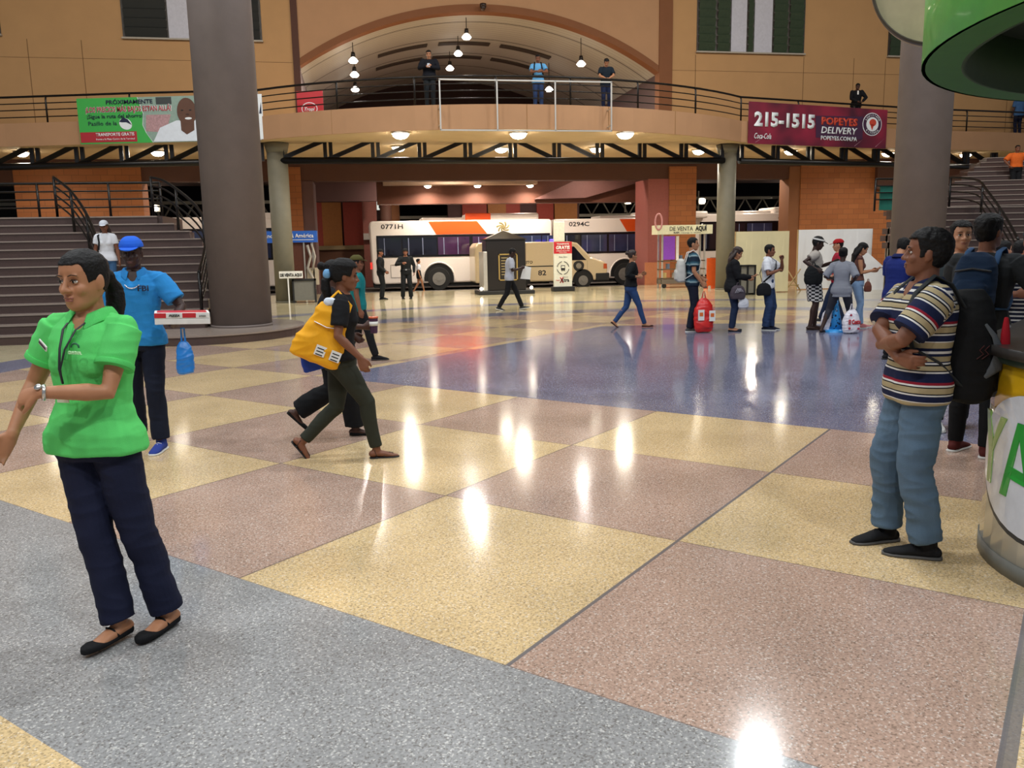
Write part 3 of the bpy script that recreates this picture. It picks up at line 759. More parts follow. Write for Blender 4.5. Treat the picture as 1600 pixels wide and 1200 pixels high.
# ------------------------------------------------------------------ banners
def frame_on(p0, p1):
    """returns mapping (s metres along, z, out) -> world on a vertical plane from p0 to p1, facing the hall"""
    p0, p1 = Vector((p0[0], p0[1], 0)), Vector((p1[0], p1[1], 0)); X = (p1-p0).normalized(); Nn = X.cross(Vector((0, 0, 1)))
    return X, Nn, (lambda s, z, o=0.0: p0+X*s+Vector((0, 0, z))+Nn*o), (p1-p0).length
def panel(g, F, s0, s1, z0, z1, o, th):
    g.prism([F(s0, z0, o), F(s1, z0, o), F(s1, z1, o), F(s0, z1, o)], -th*FN)
def ell(F, cs, cz, rs, rz, o, n=32, rot=0.0):
    r = []
    for k in range(n):
        a = 2*PI*k/n; x, y = rs*math.cos(a), rz*math.sin(a)
        r.append(F(cs+x*math.cos(rot)-y*math.sin(rot), cz+x*math.sin(rot)+y*math.cos(rot), o))
    return r
def flat_part(name, m, root, poly, th=0.006):
    g = MB(); g.prism(poly, -FN*th); return world_part(g, name, m, root)
def wtext(name, s, m, root, origin, X, size, width=None, **k):
    o = text(name, s, m, None, origin, X, (0, 0, 1), size, width, **k)
    o.parent = root; o.matrix_parent_inverse = Matrix.Translation(root.location).inverted() if root.rotation_euler.z == 0 else (Matrix.Translation(root.location) @ Matrix.Rotation(root.rotation_euler.z, 4, 'Z')).inverted()
    return o
# green supermarket banner (left)
X, FN, F, L = frame_on((-8.55, fy(-8.55)-0.12), (-2.75, fy(-2.95)-0.12))
bn = empty('banner', tuple(F(L/2, 5.2)), 0, 'green and white banner with a smiling man in a white shirt, left balcony edge', 'banner')
G_ = mat('banner_green', '#3fae4c', 0.5, noise_amt=0.02); BW = mat('banner_white', '#e9eef2', 0.5, noise_amt=0.02); BR = mat('banner_red', '#b02a34', 0.5, noise_amt=0.02)
NAVY = mat('print_navy', '#1d2340', 0.5, noise_amt=0); TEAL = mat('photo_grey_green', '#8fa79b', 0.6, noise_amt=0.1)
Z0, Z1 = 5.2, 6.6
flat_part('sheet', BW, bn, [F(0, Z0), F(L, Z0+0.0), F(L, Z1), F(0, Z1)], 0.03)
flat_part('green_field', G_, bn, [F(0, Z0, .008), F(2.35, Z0, .008), F(2.15, Z0+.3, .008), F(2.05, 5.75, .008), F(2.1, 6.1, .008), F(1.95, Z1, .008), F(0, Z1, .008)])
flat_part('photo_backdrop', TEAL, bn, [F(1.97, Z1, .007), F(2.12, 6.1, .007), F(2.07, 5.75, .007), F(2.17, 5.5, .007), F(2.37, 5.2, .007), F(L-1.4, Z0, .007), F(L-1.4, Z1, .007)])
flat_part('shop_shelf_photo', mat('photo_pink_grey', '#b48f92', 0.6, noise_amt=0.25, nscale=20), bn, [F(2.15, 5.55, .011), F(2.8, 5.5, .011), F(3.0, 6.05, .011), F(2.2, 6.05, .011)], .003)
flat_part('shop_window_photo', mat('photo_dark_grey', '#3d4343', 0.6), bn, [F(2.55, 6.36, .011), F(3.05, 6.36, .011), F(3.05, 6.58, .011), F(2.55, 6.58, .011)], .003)
flat_part('red_field', BR, bn, [F(0.02, 5.24, .016), F(1.85, 5.24, .016), F(1.85, 5.56, .016), F(0.02, 5.56, .016)])
for s, z, h, w, m, xc, bo in (('PRÓXIMAMENTE', 6.4, .13, 1.5, NAVY, 1.7, .02), ('¡LOS PRECIOS MÁS BAJOS ESTAN ALLÁ!', 6.17, .16, 2.75, BR, 1.65, .02), ('¡Sigue la ruta del ahorro!', 5.98, .12, 1.8, NAVY, 1.2, .01), ('Pasillo de la', 5.76, .13, .92, NAVY, .78, .0), ('TRANSPORTE GRATIS', 5.43, .1, 1.25, BW, 1.15, .02), ('frente a la Plaza Centro de la Terminal', 5.31, .055, 1.25, BW, 1.15, .01)):
    wtext('lettering', s, m, bn, F(xc, z, .022), X, h, w, bold=bo)
    if m is BR: wtext('lettering_outline', s, BW, bn, F(xc, z-.006, .013), X, h*1.03, w*1.01, bold=bo+.04)
flat_part('logo_disc', BW, bn, ell(F, 1.52, 5.79, .21, .17, .02, rot=-0.5))
flat_part('logo_mark', NAVY, bn, [F(1.32, 5.86, .024), F(1.45, 6.0, .024), F(1.6, 5.93, .024), F(1.72, 5.75, .024), F(1.55, 5.84, .024), F(1.4, 5.84, .024)], .004)
# printed man
SKINP = mat('print_brown_skin', '#5f3f30', 0.6, noise_amt=0.1, nscale=6)
mx_ = 3.42
flat_part('printed_shirt', mat('print_shirt_white', '#dfe6f0', 0.6, noise_amt=0.05, nscale=8), bn, [F(mx_-1.05, Z0+.02, .018), F(mx_+.95, Z0+.02, .018), F(mx_+.8, 5.62, .018), F(mx_+.45, 5.85, .018), F(mx_-.25, 5.86, .018), F(mx_-.8, 5.65, .018)])
flat_part('printed_head', SKINP, bn, ell(F, mx_+.1, 6.12, .31, .42, .026))
flat_part('printed_neck', SKINP, bn, [F(mx_-.12, 5.55, .024), F(mx_+.05, 5.42, .024), F(mx_+.3, 5.55, .024), F(mx_+.32, 5.95, .024), F(mx_-.12, 5.95, .024)])
flat_part('printed_teeth', BW, bn, ell(F, mx_+.14, 5.91, .11, .035, .032), .004)
for dx in (-.04, .22): flat_part('printed_eye', OFFBLACK, bn, ell(F, mx_+dx, 6.16, .045, .02, .032), .004)
flat_part('printed_nose', mat('print_brown_dark', '#452b20', 0.6), bn, ell(F, mx_+.12, 6.03, .06, .035, .032), .004)
flat_part('white_end', BW, bn, [F(L-.45, Z0+.02, .03), F(L, Z0+.02, .03), F(L, Z1-.02, .03), F(L-.45, Z1-.02, .03)], .004)
flat_part('printed_mark', NAVY, bn, [F(L-.1, 6.0, .036), F(L-.02, 6.0, .036), F(L-.02, 6.35, .036)], .004)
# maroon delivery banner (right)
X, FN, F, L = frame_on((13.75, fy(13.75)-0.12), (20.1, fy(20.1)-0.12))
bn = empty('banner', tuple(F(L/2, 5.2)), 0, 'maroon delivery banner with a white phone number on the right balcony edge', 'banner')
def maroon():
    m, nt, b = new_mat('banner_maroon', 0.45)
    tc = N(nt, 'TexCoord'); n = N(nt, 'TexNoise'); n.inputs['Scale'].default_value = 0.7; nt.links.new(tc.outputs['Object'], n.inputs['Vector'])
    r = N(nt, 'ValToRGB'); r.color_ramp.elements[0].position = .35; r.color_ramp.elements[0].color = lin('#4a1326'); r.color_ramp.elements[1].position = .65; r.color_ramp.elements[1].color = lin('#93203a')
    nt.links.new(n.outputs['Fac'], r.inputs[0]); nt.links.new(r.outputs[0], b.inputs['Base Color']); return m
flat_part('sheet', maroon(), bn, [F(0, 5.15), F(L, 5.15), F(L, 6.58), F(0, 6.58)], 0.03)
PL = mat('banner_plum', '#42203e', 0.5, noise_amt=0.03); ORN = mat('print_orange_red', '#c9452f', 0.5, noise_amt=0)
flat_part('plum_field', PL, bn, [F(3.05, 5.45, .01), F(5.3, 5.45, .01), F(5.3, 6.28, .01), F(3.0, 6.22, .01)])
for s, z, h, w, m, xc, bo, it in (('215-1515', 5.78, .47, 2.75, BW, 1.6, .045, 0), ('Coca-Cola', 5.33, .2, .75, BW, .62, .01, .35), ('POPEYES', 5.93, .26, 1.75, ORN, 4.15, .05, 0), ('DELIVERY', 5.62, .24, 1.75, BW, 4.15, .02, .15), ('POPEYES.COM.PA', 5.38, .15, 1.75, BW, 4.15, .02, 0)):
    wtext('lettering', s, m, bn, F(xc, z, .02), X, h, w, bold=bo, italic=it)
cx_, cz_ = 5.75, 6.02
flat_part('logo_disc', BW, bn, ell(F, cx_, cz_, .48, .42, .012)); flat_part('logo_ring', PL, bn, ell(F, cx_, cz_, .45, .39, .018)); flat_part('logo_core', BW, bn, ell(F, cx_, cz_, .30, .26, .026))
flat_part('logo_mark', ORN, bn, ell(F, cx_+.01, cz_+.06, .17, .13, .034)); flat_part('logo_mark', ORN, bn, [F(cx_-.12, cz_, .034), F(cx_+.08, cz_, .034), F(cx_-.01, cz_-.22, .034)])
for word, c0, fl in (('LOUISIANA', 90, 1), ('KITCHEN', 270, -1)):
    nL = len(word)
    for i, ch in enumerate(word):
        a = R(c0 - fl*(i-(nL-1)/2)*15); p = F(cx_+.375*math.cos(a), cz_+.325*math.sin(a), .03); tg = Vector((0, 0, 1))*math.sin(a)+X*math.cos(a)
        upv = tg*fl; xv = upv.cross(X.cross(Vector((0, 0, 1)))); xv = upv.cross(FN)
        o = text('lettering', ch, BW, None, p-upv*.035, xv, upv, .075, None, bold=.02); o.parent = bn; o.matrix_parent_inverse = Matrix.Translation(bn.location).inverted()
for a, b in ((.3, .06), (L-.55, .14), (L-1.6, .1)):
    flat_part('streak', mat('print_pale_streak', '#b98a9a', 0.5), bn, [F(a, 5.2, .01), F(a+.03, 5.2, .01), F(a+.42, 5.2+b+.16, .01)], .003)
# small red sign behind the railing
X, FN, F, L = frame_on((-1.65, 28.6), (0.05, 28.2))
p = at(465, 175, 28.4); rs = empty('advert_board', tuple(F(L/2, 5.9)), 0, 'small red advert board with a white oval mark behind the balcony railing', 'sign')
a0, a1 = at(465, 176, 28.5), at(504, 144, 28.3)
X, FN, F, L = frame_on((a0.x, 28.5), (a1.x, 28.3))
flat_part('board', RED, rs, [F(0, 5.92), F(L, 5.92), F(L, 6.75), F(0, 6.75)], .03)
flat_part('oval', BW, rs, ell(F, .4, 6.2, .26, .2, .008)); flat_part('oval_inner', RED, rs, ell(F, .4, 6.2, .235, .175, .014)); 
wtext('lettering', 'Tropi', BW, rs, F(.4, 6.13, .02), X, .12, .34, bold=.02, italic=.3)

# ------------------------------------------------------------------ vehicles
GLASS = mat('dark_bus_glass', '#14131f', 0.08, spec=0.8, noise_amt=0.25, nscale=1.2, coat=0.5)
GLASSB = mat('bus_glass_painted_blue_light', '#2c3350', 0.08, spec=0.8, noise_amt=0.4, nscale=1.5, coat=0.5)  # bluish light of the bus interior painted into the pane colour
GLASSP = mat('bus_glass_painted_purple_light', '#3d2440', 0.08, spec=0.8, noise_amt=0.45, nscale=1.3, coat=0.5)  # purple interior light, likewise only a colour on the pane
BUSW = mat('bus_white_paint', '#eadfd6', 0.3, coat=0.4, noise_amt=0.02); BUSO = mat('bus_orange_paint', '#e2541c', 0.3, coat=0.4, noise_amt=0.02)
RUB = mat('tyre_rubber', '#171615', 0.8); RIMM = mat('grey_wheel_rim', '#8b8780', 0.4, 0.4)
def wheel(root, x, y, z, r, w=0.28):
    t = empty('wheel', (x, y, z)); t.parent = root
    g = MB(); g.cyl((0, 0, 0), (0, w, 0), r, n=40); g.build('tyre', RUB, t, bevel=0.02)
    g = MB(); g.cyl((0, -0.015, 0), (0, 0.02, 0), r*0.58, n=32); g.cyl((0, -0.04, 0), (0, 0, 0), r*0.2, n=16)
    for k in range(8):
        a = 2*PI*k/8; g.cyl((r*.4*math.cos(a), -0.03, r*.4*math.sin(a)), (r*.4*math.cos(a), 0, r*.4*math.sin(a)), r*0.06, n=8)
    g.build('rim', RIMM, t)
    for c in t.children: c.parent = root; c.location = (x, y, z)
    bpy.data.objects.remove(t)
BZ = -0.12
def bus(x0, length, y, number, label, wheels, orange=None, windows=(), tailleft=True, group='articulated city buses in the bus bay', top=2.92, num_at=0.5):
    t = empty('bus', (x0, y, BZ), 0, label, 'bus', group)
    H = top-BZ; gz = 0.32
    g = MB(); prof = []
    # body outline in XZ with rounded corners
    r = 0.16
    def arc(cx, cz, a0, a1, rr=r): return [(cx+rr*math.cos(R(a)), 0, cz+rr*math.sin(R(a))) for a in range(a0, a1+1, 15)]
    prof = arc(length-r, gz+r, 270, 360)+arc(length-r, H-r, 0, 90)+arc(r, H-r, 90, 180)+arc(r+0.06, gz+r, 180, 270)
    g.prism(prof, (0, 2.5, 0)); g.build('body', BUSW, t, bevel=0.06)
    wz0, wz1 = 1.47, (2.42 if top < 3 else 2.85)
    g = MB(); g.box(0.28, length-0.1, -0.012, 0.01, wz0, wz1); g.build('window_band', mat('window_surround_black', '#0e0d12', 0.25), t)
    for a, b, m in windows:
        g = MB(); g.box(a, b, -0.022, -0.012, wz0+0.08, wz1-0.1); g.build('window_pane', m, t, bevel=0.02)
        for q in np.arange(a+0.25, b-0.2, 0.62):      # pale seats seen through the pane
            g = MB(); g.box(q, q+0.03, -0.026, -0.022, wz0+0.1, wz1-0.12); g.build('grab_pole', mat('pole_grey_seen_in_glass', '#7f86a0', 0.4), t)
    if orange:
        a, b = orange
        g = MB(); g.prism([(a, -0.014, H-0.04), (b, -0.014, H-0.04), (b+0.45, -0.014, wz1+0.02), (a+0.35, -0.014, wz1+0.02)], (0, 0.01, 0)); g.build('orange_roof_panel', BUSO, t)
    for w in wheels:
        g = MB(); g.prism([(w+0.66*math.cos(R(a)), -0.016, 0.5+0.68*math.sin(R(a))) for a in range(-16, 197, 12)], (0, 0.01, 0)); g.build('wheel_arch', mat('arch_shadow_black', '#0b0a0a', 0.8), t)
        g = MB(); g.tube([(w+0.7*math.cos(R(a)), -0.02, 0.5+0.72*math.sin(R(a))) for a in range(-14, 195, 12)], 0.03, n=6); g.build('arch_trim', BUSW, t)
        wheel(t, w, -0.03, 0.5, 0.5)
    g = MB(); g.box(0.1, length-0.1, 0.2, 2.3, 0.16, 0.34); g.build('underbody', OFFBLACK, t)
    for a, b, c, d in ((num_at+3.9, num_at+5.0, 0.42, 0.98), (0.85, 1.35, 0.6, 1.15)):
        if b < length:
            g = MB(); 
            for p, q in (((a, c), (b, c)), ((b, c), (b, d)), ((b, d), (a, d)), ((a, d), (a, c))): g.tube([(p[0], -0.004, p[1]), (q[0], -0.004, q[1])], 0.008, n=4)
            g.build('hatch', mat('panel_gap_grey', '#6d625c', 0.6), t)
    g = MB(); g.box(2.3, 4.2, 0.5, 2.0, H-0.02, H+0.14); g.build('roof_hatch', BUSW, t, bevel=0.05)
    g = MB(); g.box(4.3, 7.6, 0.4, 2.1, H-0.02, H+0.3); g.build('air_conditioner', BUSW, t, bevel=0.08)
    if orange:
        g = MB(); g.box(4.25, 5.4, 0.38, 0.5, H, H+0.31); g.build('air_conditioner_panel', BUSO, t, bevel=0.03)
    text('fleet_number', number, mat('number_black', '#262226', 0.5), t, (num_at, -0.004, H-0.33), (1, 0, 0), (0, 0, 1), 0.2, 0.95, bold=0.015, align='LEFT')
    g = MB(); g.box(-0.03, 0.05, -0.015, 0.1, 0.98, 1.28); g.build('tail_light', mat('tail_light_red', '#d8352c', 0.3, emit=0.6), t)
    return t
YBUS = 37.0
bx0 = px(579, YBUS, 400)
b1 = bus(bx0, px(863, YBUS, 400)-bx0, YBUS, '0771H', 'white and orange city bus with fleet number 0771H, tail at the left', [2.95], (2.55, 4.7), [(0.35, 1.35, GLASS), (1.4, 2.9, GLASS), (2.95, 4.35, GLASSP), (4.5, 6.2, GLASSP), (6.3, 7.6, GLASSB), (7.65, 8.5, GLASSB)])
g = MB(); g.prism([(5.7, -0.018, 1.5), (8.6, -0.018, 1.5), (8.6, -0.018, 0.5), (7.35, -0.018, 0.75), (7.35, -0.018, 1.12)], (0, 0.01, 0)); g.build('orange_swoosh', BUSO, b1)
g = MB(); g.prism([(5.0, -0.02, 1.5), (7.35, -0.02, 1.5), (7.35, -0.02, 1.13)], (0, 0.01, 0)); g.build('window_band_dip', mat('window_surround_black', '#0e0d12', 0.25), b1)
bx1 = px(866, YBUS, 400)
b2 = bus(bx1, px(1079, YBUS, 400)-bx1, YBUS+0.1, '0294C', 'white city bus with fleet number 0294C half behind the sand-coloured van', [3.35], (px(968, YBUS+.1, 350)-bx1, px(1030, YBUS+.1, 350)-bx1), [(0.35, 1.25, GLASS), (1.3, 2.5, GLASSB), (2.6, 3.9, GLASSB), (4.0, 5.3, GLASSB), (5.4, 6.3, GLASS)], num_at=px(889, YBUS+.1, 357)-bx1)
bx2 = px(1084, YBUS+1, 400)
b3 = bus(bx2, 5.2, YBUS+1, '029', 'white bus seen past the thin right column above the white hoarding', [], None, [(0.35, 1.3, GLASS), (1.4, 2.6, GLASS), (2.7, 4.0, GLASSB)], top=3.1, num_at=4.3)
bx3 = px(300, YBUS+1, 400)
b4 = bus(bx3-3.5, 7.2, YBUS+1, '0412', 'white bus at the far left behind the blue bank sign', [2.6], None, [(0.35, 1.6, GLASS), (1.7, 3.2, GLASS), (3.3, 4.9, GLASSB), (5, 6.8, GLASSB)], top=3.1, num_at=5.5)
# police van
vx0, vx1 = px(742, 34.6, 400), px(950, 34.6, 430)
vt = empty('van', (vx0, 34.6, BZ), 0, 'sand-coloured panel van with a dark shield badge, parked before the buses', 'van')
VL = vx1-vx0
VAN = mat('van_sand_paint', '#c9b592', 0.3, coat=0.5, noise_amt=0.02)
g = MB(); g.prism([(0, 0, .35), (VL-.25, 0, .35), (VL-.05, 0, .5), (VL, 0, .9), (VL-.12, 0, 1.12), (VL-.75, 0, 1.35), (VL-1.35, 0, 1.95), (VL-1.7, 0, 2.02), (.15, 0, 2.02), (0, 0, 1.85)], (0, 1.75, 0)); g.build('body', VAN, vt, bevel=0.07)
g = MB(); g.prism([(VL-2.0, -.012, 1.22), (VL-.95, -.012, 1.22), (VL-1.05, -.012, 1.3), (VL-1.5, -.012, 1.8), (VL-2.0, -.012, 1.8)], (0, .01, 0)); g.build('side_window', GLASS, vt)
g = MB(); g.prism([(VL-.86, .12, 1.34), (VL-.86, 1.63, 1.34), (VL-1.36, 1.63, 1.93), (VL-1.36, .12, 1.93)], (0.02, 0, 0.02)); g.build('windscreen', GLASS, vt)
g = MB(); g.box(VL-.55, VL+.06, -.03, 1.78, .32, .66); g.build('bumper', OFFBLACK, vt, bevel=.04)
g = MB(); g.box(VL-.2, VL-.05, -.015, .1, .84, 1.05); g.build('indicator', mat('amber_indicator', '#b9512a', .3), vt)
g = MB(); g.box(.3, VL-2.1, -.012, 0, .98, 1.02); g.build('door_rail', OFFBLACK, vt)
for x in (VL-2.08, VL-3.6, 1.0, VL-.92):
    g = MB(); g.box(x, x+.012, -.004, .01, .5, 1.95 if x < VL-1 else 1.2); g.build('panel_gap', mat('panel_gap_brown', '#7d705a', .6), vt)
g = MB(); g.box(VL-1.98, VL-1.75, -.02, 0, .98, 1.07); g.build('door_handle', OFFBLACK, vt)
g = MB(); g.prism([(VL-1.3+.24*math.cos(R(a)), -.012, 1.0-.26*abs(math.sin(R(a))) if math.sin(R(a)) < 0 else 1.0+.2*math.sin(R(a))) for a in range(0, 360, 20)], (0, .01, 0)); g.build('shield_badge', mat('badge_black', '#1f1d1b', .5), vt)
g = MB(); g.prism([(VL-1.3+.12*math.cos(R(a)), -.018, .98+.12*math.sin(R(a))) for a in range(0, 360, 30)], (0, .006, 0)); g.build('badge_centre', mat('badge_grey', '#8a8272', .5), vt)
text('lettering', 'TERMINAL TRANSITO', mat('number_black', '#262226', 0.5), vt, (1.6, -.006, 1.12), (1, 0, 0), (0, 0, 1), .12, 1.7, bold=.02)
text('fleet_number', '82', mat('number_black', '#262226', 0.5), vt, (VL-2.9, -.006, .62), (1, 0, 0), (0, 0, 1), .22, .35, bold=.02)
for w in (px(812, 34.6, 440)-vx0, px(911, 34.6, 440)-vx0):
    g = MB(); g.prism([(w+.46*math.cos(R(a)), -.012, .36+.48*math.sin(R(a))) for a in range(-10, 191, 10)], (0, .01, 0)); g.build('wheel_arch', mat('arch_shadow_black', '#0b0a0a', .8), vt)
    wheel(vt, w, -.03, .36, .36, .2)
g = MB(); g.box(VL-2.3, VL-1.9, .5, 1.2, 2.02, 2.13); g.build('beacon', mat('beacon_blue', '#3a2ad8', .3, emit=4.0), vt, bevel=.03)

# ------------------------------------------------------------------ kiosks and signs at the entrance
# dark information pylon with pyramid top and gold ornament
kx0, kx1 = 4.55, 6.0; ky = 29.8
k = empty('information_kiosk', ((kx0+kx1)/2, ky+.6, 0), 0, 'black kiosk with pyramid roof and gold swirl ornament in front of the van', 'kiosk')
KB = mat('kiosk_black', '#1b1613', 0.35, coat=.3)
W_ = (kx1-kx0)/2
g = MB(); g.box(-W_-.3, W_+.3, -.65, .65, 0, .14); g.build('base', OFFBLACK, k, bevel=.02)
g = MB(); g.box(-W_, W_, -.5, .5, .14, 1.95); g.build('cabinet', KB, k, bevel=.02)
g = MB(); g.box(-W_-.12, -W_+.03, -.56, .56, .14, 1.55); g.build('side_panel', SILVER, k, bevel=.02)
g = MB(); g.prism([(-W_-.05, -.55, 1.95), (W_+.05, -.55, 1.95), (W_+.05, .55, 1.95), (-W_-.05, .55, 1.95)], (0, 0, .05)); 
for q in (((-W_, -.5), (W_, -.5)), ((W_, -.5), (W_, .5)), ((W_, .5), (-W_, .5)), ((-W_, .5), (-W_, -.5))): g.face([(q[0][0], q[0][1], 2.0), (q[1][0], q[1][1], 2.0), (0, 0, 2.3)])
g.build('pyramid_roof', KB, k)
g = MB()
for i in range(7):
    a0 = 2*PI*i/7; g.tube([(.24*(j/6)*math.cos(a0+j*.22), 0, 2.42+.2*(j/6)*math.sin(a0+j*.22)) for j in range(7)], .03, n=6)
g.build('swirl_ornament', mat('gold_ornament', '#c9b27a', .35, .5), k)
g = MB(); 
for a, b, c, d in ((-.28, .42, 1.42, 1.46), (-.28, .42, .5, .54), (-.28, -.24, .5, 1.46), (.38, .42, .5, 1.46)): g.box(a, b, -.53, -.5, c, d)
g.build('display_frame', mat('gold_frame', '#b79a58', .4, .4), k)
g = MB(); g.box(-.24, .38, -.515, -.5, .54, 1.42); g.build('display', mat('display_dark', '#2b2620', .3), k)
for i in range(7):
    g = MB(); g.box(-.18, .1+.04*(i % 3), -.52, -.515, 1.3-.1*i, 1.33-.1*i); g.build('list_line', mat('faded_gold_text', '#9c8a5c', .5), k)
for x in (-W_-.2, W_+.2):
    g = MB(); g.ball((x, -.5, .22), .06, .06, .06); g.build('foot_light', glow('small_spot_glow', '#fff0d8', 8), k)
# totem
t0 = at(866, 455, 30.9); tw = at(894, 455, 30.9).x-t0.x
tt = empty('advertising_totem', (t0.x+tw/2, 30.9, 0), 0, 'slim red and white totem reading TRANSPORTE GRATIS in front of the van', 'sign')
w = tw/2
g = MB(); g.box(-w-.06, w+.06, -.2, .3, 0, .18); g.build('base', OFFBLACK, tt, bevel=.02)
g = MB(); g.box(-w, w, 0, .12, .18, 1.86); g.build('board', mat('totem_white', '#dcdccc', .5), tt)
g = MB(); g.box(-w, w, -.006, 0, 1.42, 1.86); g.build('red_header', RED, tt)
g = MB(); g.box(-w, w-.27, 0, .1, 1.87, 2.62); g.build('upper_board', mat('totem_white', '#dcdccc', .5), tt, bevel=.04)
BK = mat('print_black', '#1a1a1a', .5, noise_amt=0)
def tx(s, z, h, w_, m, b=.02, x=0): text('lettering', s, m, tt, (x, -.008, z), (1, 0, 0), (0, 0, 1), h, w_, bold=b)
tx('TRANSPORTE', 1.74, .07, .48, WHITE); tx('GRATIS', 1.58, .13, .54, WHITE, .04); tx('pasajeros del terminal', 1.51, .035, .5, WHITE); tx('frente al bus', 1.455, .03, .3, WHITE)
tx('Ruta Xtra', 1.27, .05, .3, BK, .0); tx('Xtra', .36, .14, .36, BK, .03, .06); tx('Super', .4, .05, .16, RED, .01, -.2); tx('hoy gratis', .52, .035, .2, BK, 0, .1)
tx('X', .33, .2, .16, RED, .05, -.06)
g = MB(); 
for a0 in range(0, 360, 90): g.tube([(.23*math.cos(R(a)), -.012, .88+.24*math.sin(R(a))) for a in range(a0+10, a0+81, 10)], .012, n=6)
g.build('route_circle', BK, tt)
g = MB(); g.box(-.08, .08, -.012, 0, .8, .98); g.box(-.06, -.02, -.012, 0, .76, .8); g.box(.02, .06, -.012, 0, .76, .8); g.build('bus_pictogram', BK, tt)
g = MB(); g.box(-.06, .06, -.016, -.012, .88, .95); g.build('pictogram_window', mat('totem_white', '#dcdccc', .5), tt)
# bank machine kiosk (left)
b0, b1_ = px(407, 30.6, 400), px(497, 30.6, 400)
bk = empty('bank_machine_kiosk', ((b0+b1_)/2, 30.6, 0), 0, 'bank machine booth with a blue illuminated sign reading América, behind the thin left column', 'kiosk')
w = (b1_-b0)/2
g = MB(); g.box(-w, w, -.05, .45, 2.0, 2.4); g.build('sign', mat('bank_sign_blue', '#2456a8', .4, emit=.25), bk)
text('lettering', 'Banco Panamá América', WHITE, bk, (w-.12, -.06, 2.17), (1, 0, 0), (0, 0, 1), .14, 1.75, bold=.02, align='RIGHT')
g = MB(); g.box(.1, w-.12, -.056, -.05, 2.08, 2.1); g.build('underline', WHITE, bk)
g = MB(); g.box(.05, w-.25, .1, .4, 0, 2.0); g.build('booth_panel', mat('booth_brown', '#5c2f1e', .5), bk)
for x in (-w+.1, w-.5, w-.2): 
    g = MB(); g.box(x, x+.05, 0, .05, 0, 2.0); g.build('booth_post', SILVER, bk)
g = MB(); g.tube([(w-.35, -.1, 1.9), (w-.25, -.12, 1.5), (w-.38, -.14, 1.1), (w-.2, -.15, .7), (w-.15, -.15, .5)], .05, n=8); g.tube([(w-.2, -.1, 1.95), (w-.1, -.15, 1.5), (w-.22, -.14, 1.0)], .04, n=8); g.build('plastic_wrap', mat('crumpled_clear_plastic', '#a9a298', .25), bk)
g = MB(); g.box(w-.42, w-.02, 0, .3, .5, 1.1); g.build('machine_front', mat('machine_beige', '#b5a892', .5), bk)
# small stand with TA AQUI sign
p = at(476, 473, 28.35); sd = empty('ticket_stand', (p.x, 28.35, 0), 0, 'dark framed grey cabinet with a small white AQUI sign, right of the thin left column', 'stand')
g = MB(); g.box(-.32, .36, 0, .4, .08, .72); g.build('cabinet', mat('cabinet_grey', '#6f6d64', .5), sd)
g = MB(); 
for x in (-.36, .34): g.box(x, x+.05, -.03, .43, 0, .78)
g.box(-.36, .39, -.03, .43, .72, .78); g.build('frame', OFFBLACK, sd)
g = MB(); g.box(-.75, .0, -.12, -.08, .82, 1.05); g.build('sign', mat('sign_white', '#e6e2d8', .5), sd)
text('lettering', 'DE VENTA AQUI', BK, sd, (-.375, -.13, .88), (1, 0, 0), (0, 0, 1), .1, .68, bold=.04)
g = MB(); g.box(-.5, -.46, -.1, -.06, 0, .82); g.build('sign_post', WHITE, sd)
# DE VENTA AQUI kiosk (right)
c0, c1 = px(1034, 31, 400), px(1102, 31, 400); s0, s1 = px(1025, 31, 400), px(1111, 31, 400)
vk = empty('sales_cart', ((c0+c1)/2, 31, 0), 0, 'sales cart with shelves under a long pale sign reading DE VENTA AQUÍ', 'kiosk')
off = -(c0+c1)/2
g = MB(); g.box(s0+off, s1+off, -.1, .5, 2.07, 2.42); g.build('sign', mat('sign_cream', '#d6d2b0', .5, emit=.15), vk)
text('lettering', 'DE VENTA', BK, vk, (-.15, -.108, 2.2), (1, 0, 0), (0, 0, 1), .17, .95, bold=0); text('lettering', 'AQUÍ', BK, vk, (.66, -.108, 2.2), (1, 0, 0), (0, 0, 1), .18, .48, bold=.05)
text('lettering', 'RAPI', BK, vk, (-.35, -.108, 2.1), (1, 0, 0), (0, 0, 1), .06, .22, bold=.03); text('lettering', 'recarga tu tarjeta', BK, vk, (.25, -.108, 2.1), (1, 0, 0), (0, 0, 1), .05, .8)
w = (c1-c0)/2
for x in (-w, w-.06):
    g = MB(); g.box(x, x+.06, 0, .06, 0, 2.07); g.box(x, x+.06, .44, .5, 0, 2.07); g.build('post', SILVER, vk)
for z in (.35, .7, 1.02):
    g = MB(); g.box(-w, w, 0, .5, z, z+.04); g.build('shelf', mat('shelf_wood_brown', '#6b5238', .5), vk)
g = MB(); g.box(-w, w, -.05, .55, .16, .34); g.build('cart_base', mat('cart_grey_brown', '#6a5f52', .5), vk)
for x in (-w+.1, w-.1):
    g = MB(); g.cyl((x, -.04, .09), (x, .02, .09), .09); g.build('cart_wheel', RUB, vk)
g = MB(); g.box(-w+.08, -.35, .02, .1, 1.1, 2.0); g.build('purple_panel', mat('purple_lit_panel', '#7a3fa0', .4, emit=.35), vk)
g = MB(); g.box(-.3, -.2, 0, .05, 1.05, 2.0); g.build('white_strip', mat('sign_white', '#e6e2d8', .5), vk)
g = MB(); g.box(.55, .62, .05, .1, .4, .95); g.build('light_tube', glow('tube_glow', '#fff0d0', 5), vk)
ring_ = MB(); ring_.rings([((s0+off+.05+.14*math.cos(a), -.12, 2.55+.3*math.sin(a)), (0.035*math.cos(a), 0, 0.035*math.sin(a)), (0, .035, 0)) for a in [2*PI*i/24 for i in range(24)]], n=8, close=True, cap=False)
ring_.build('ring_emblem', mat('emblem_pink', '#b98080', .5), vk)
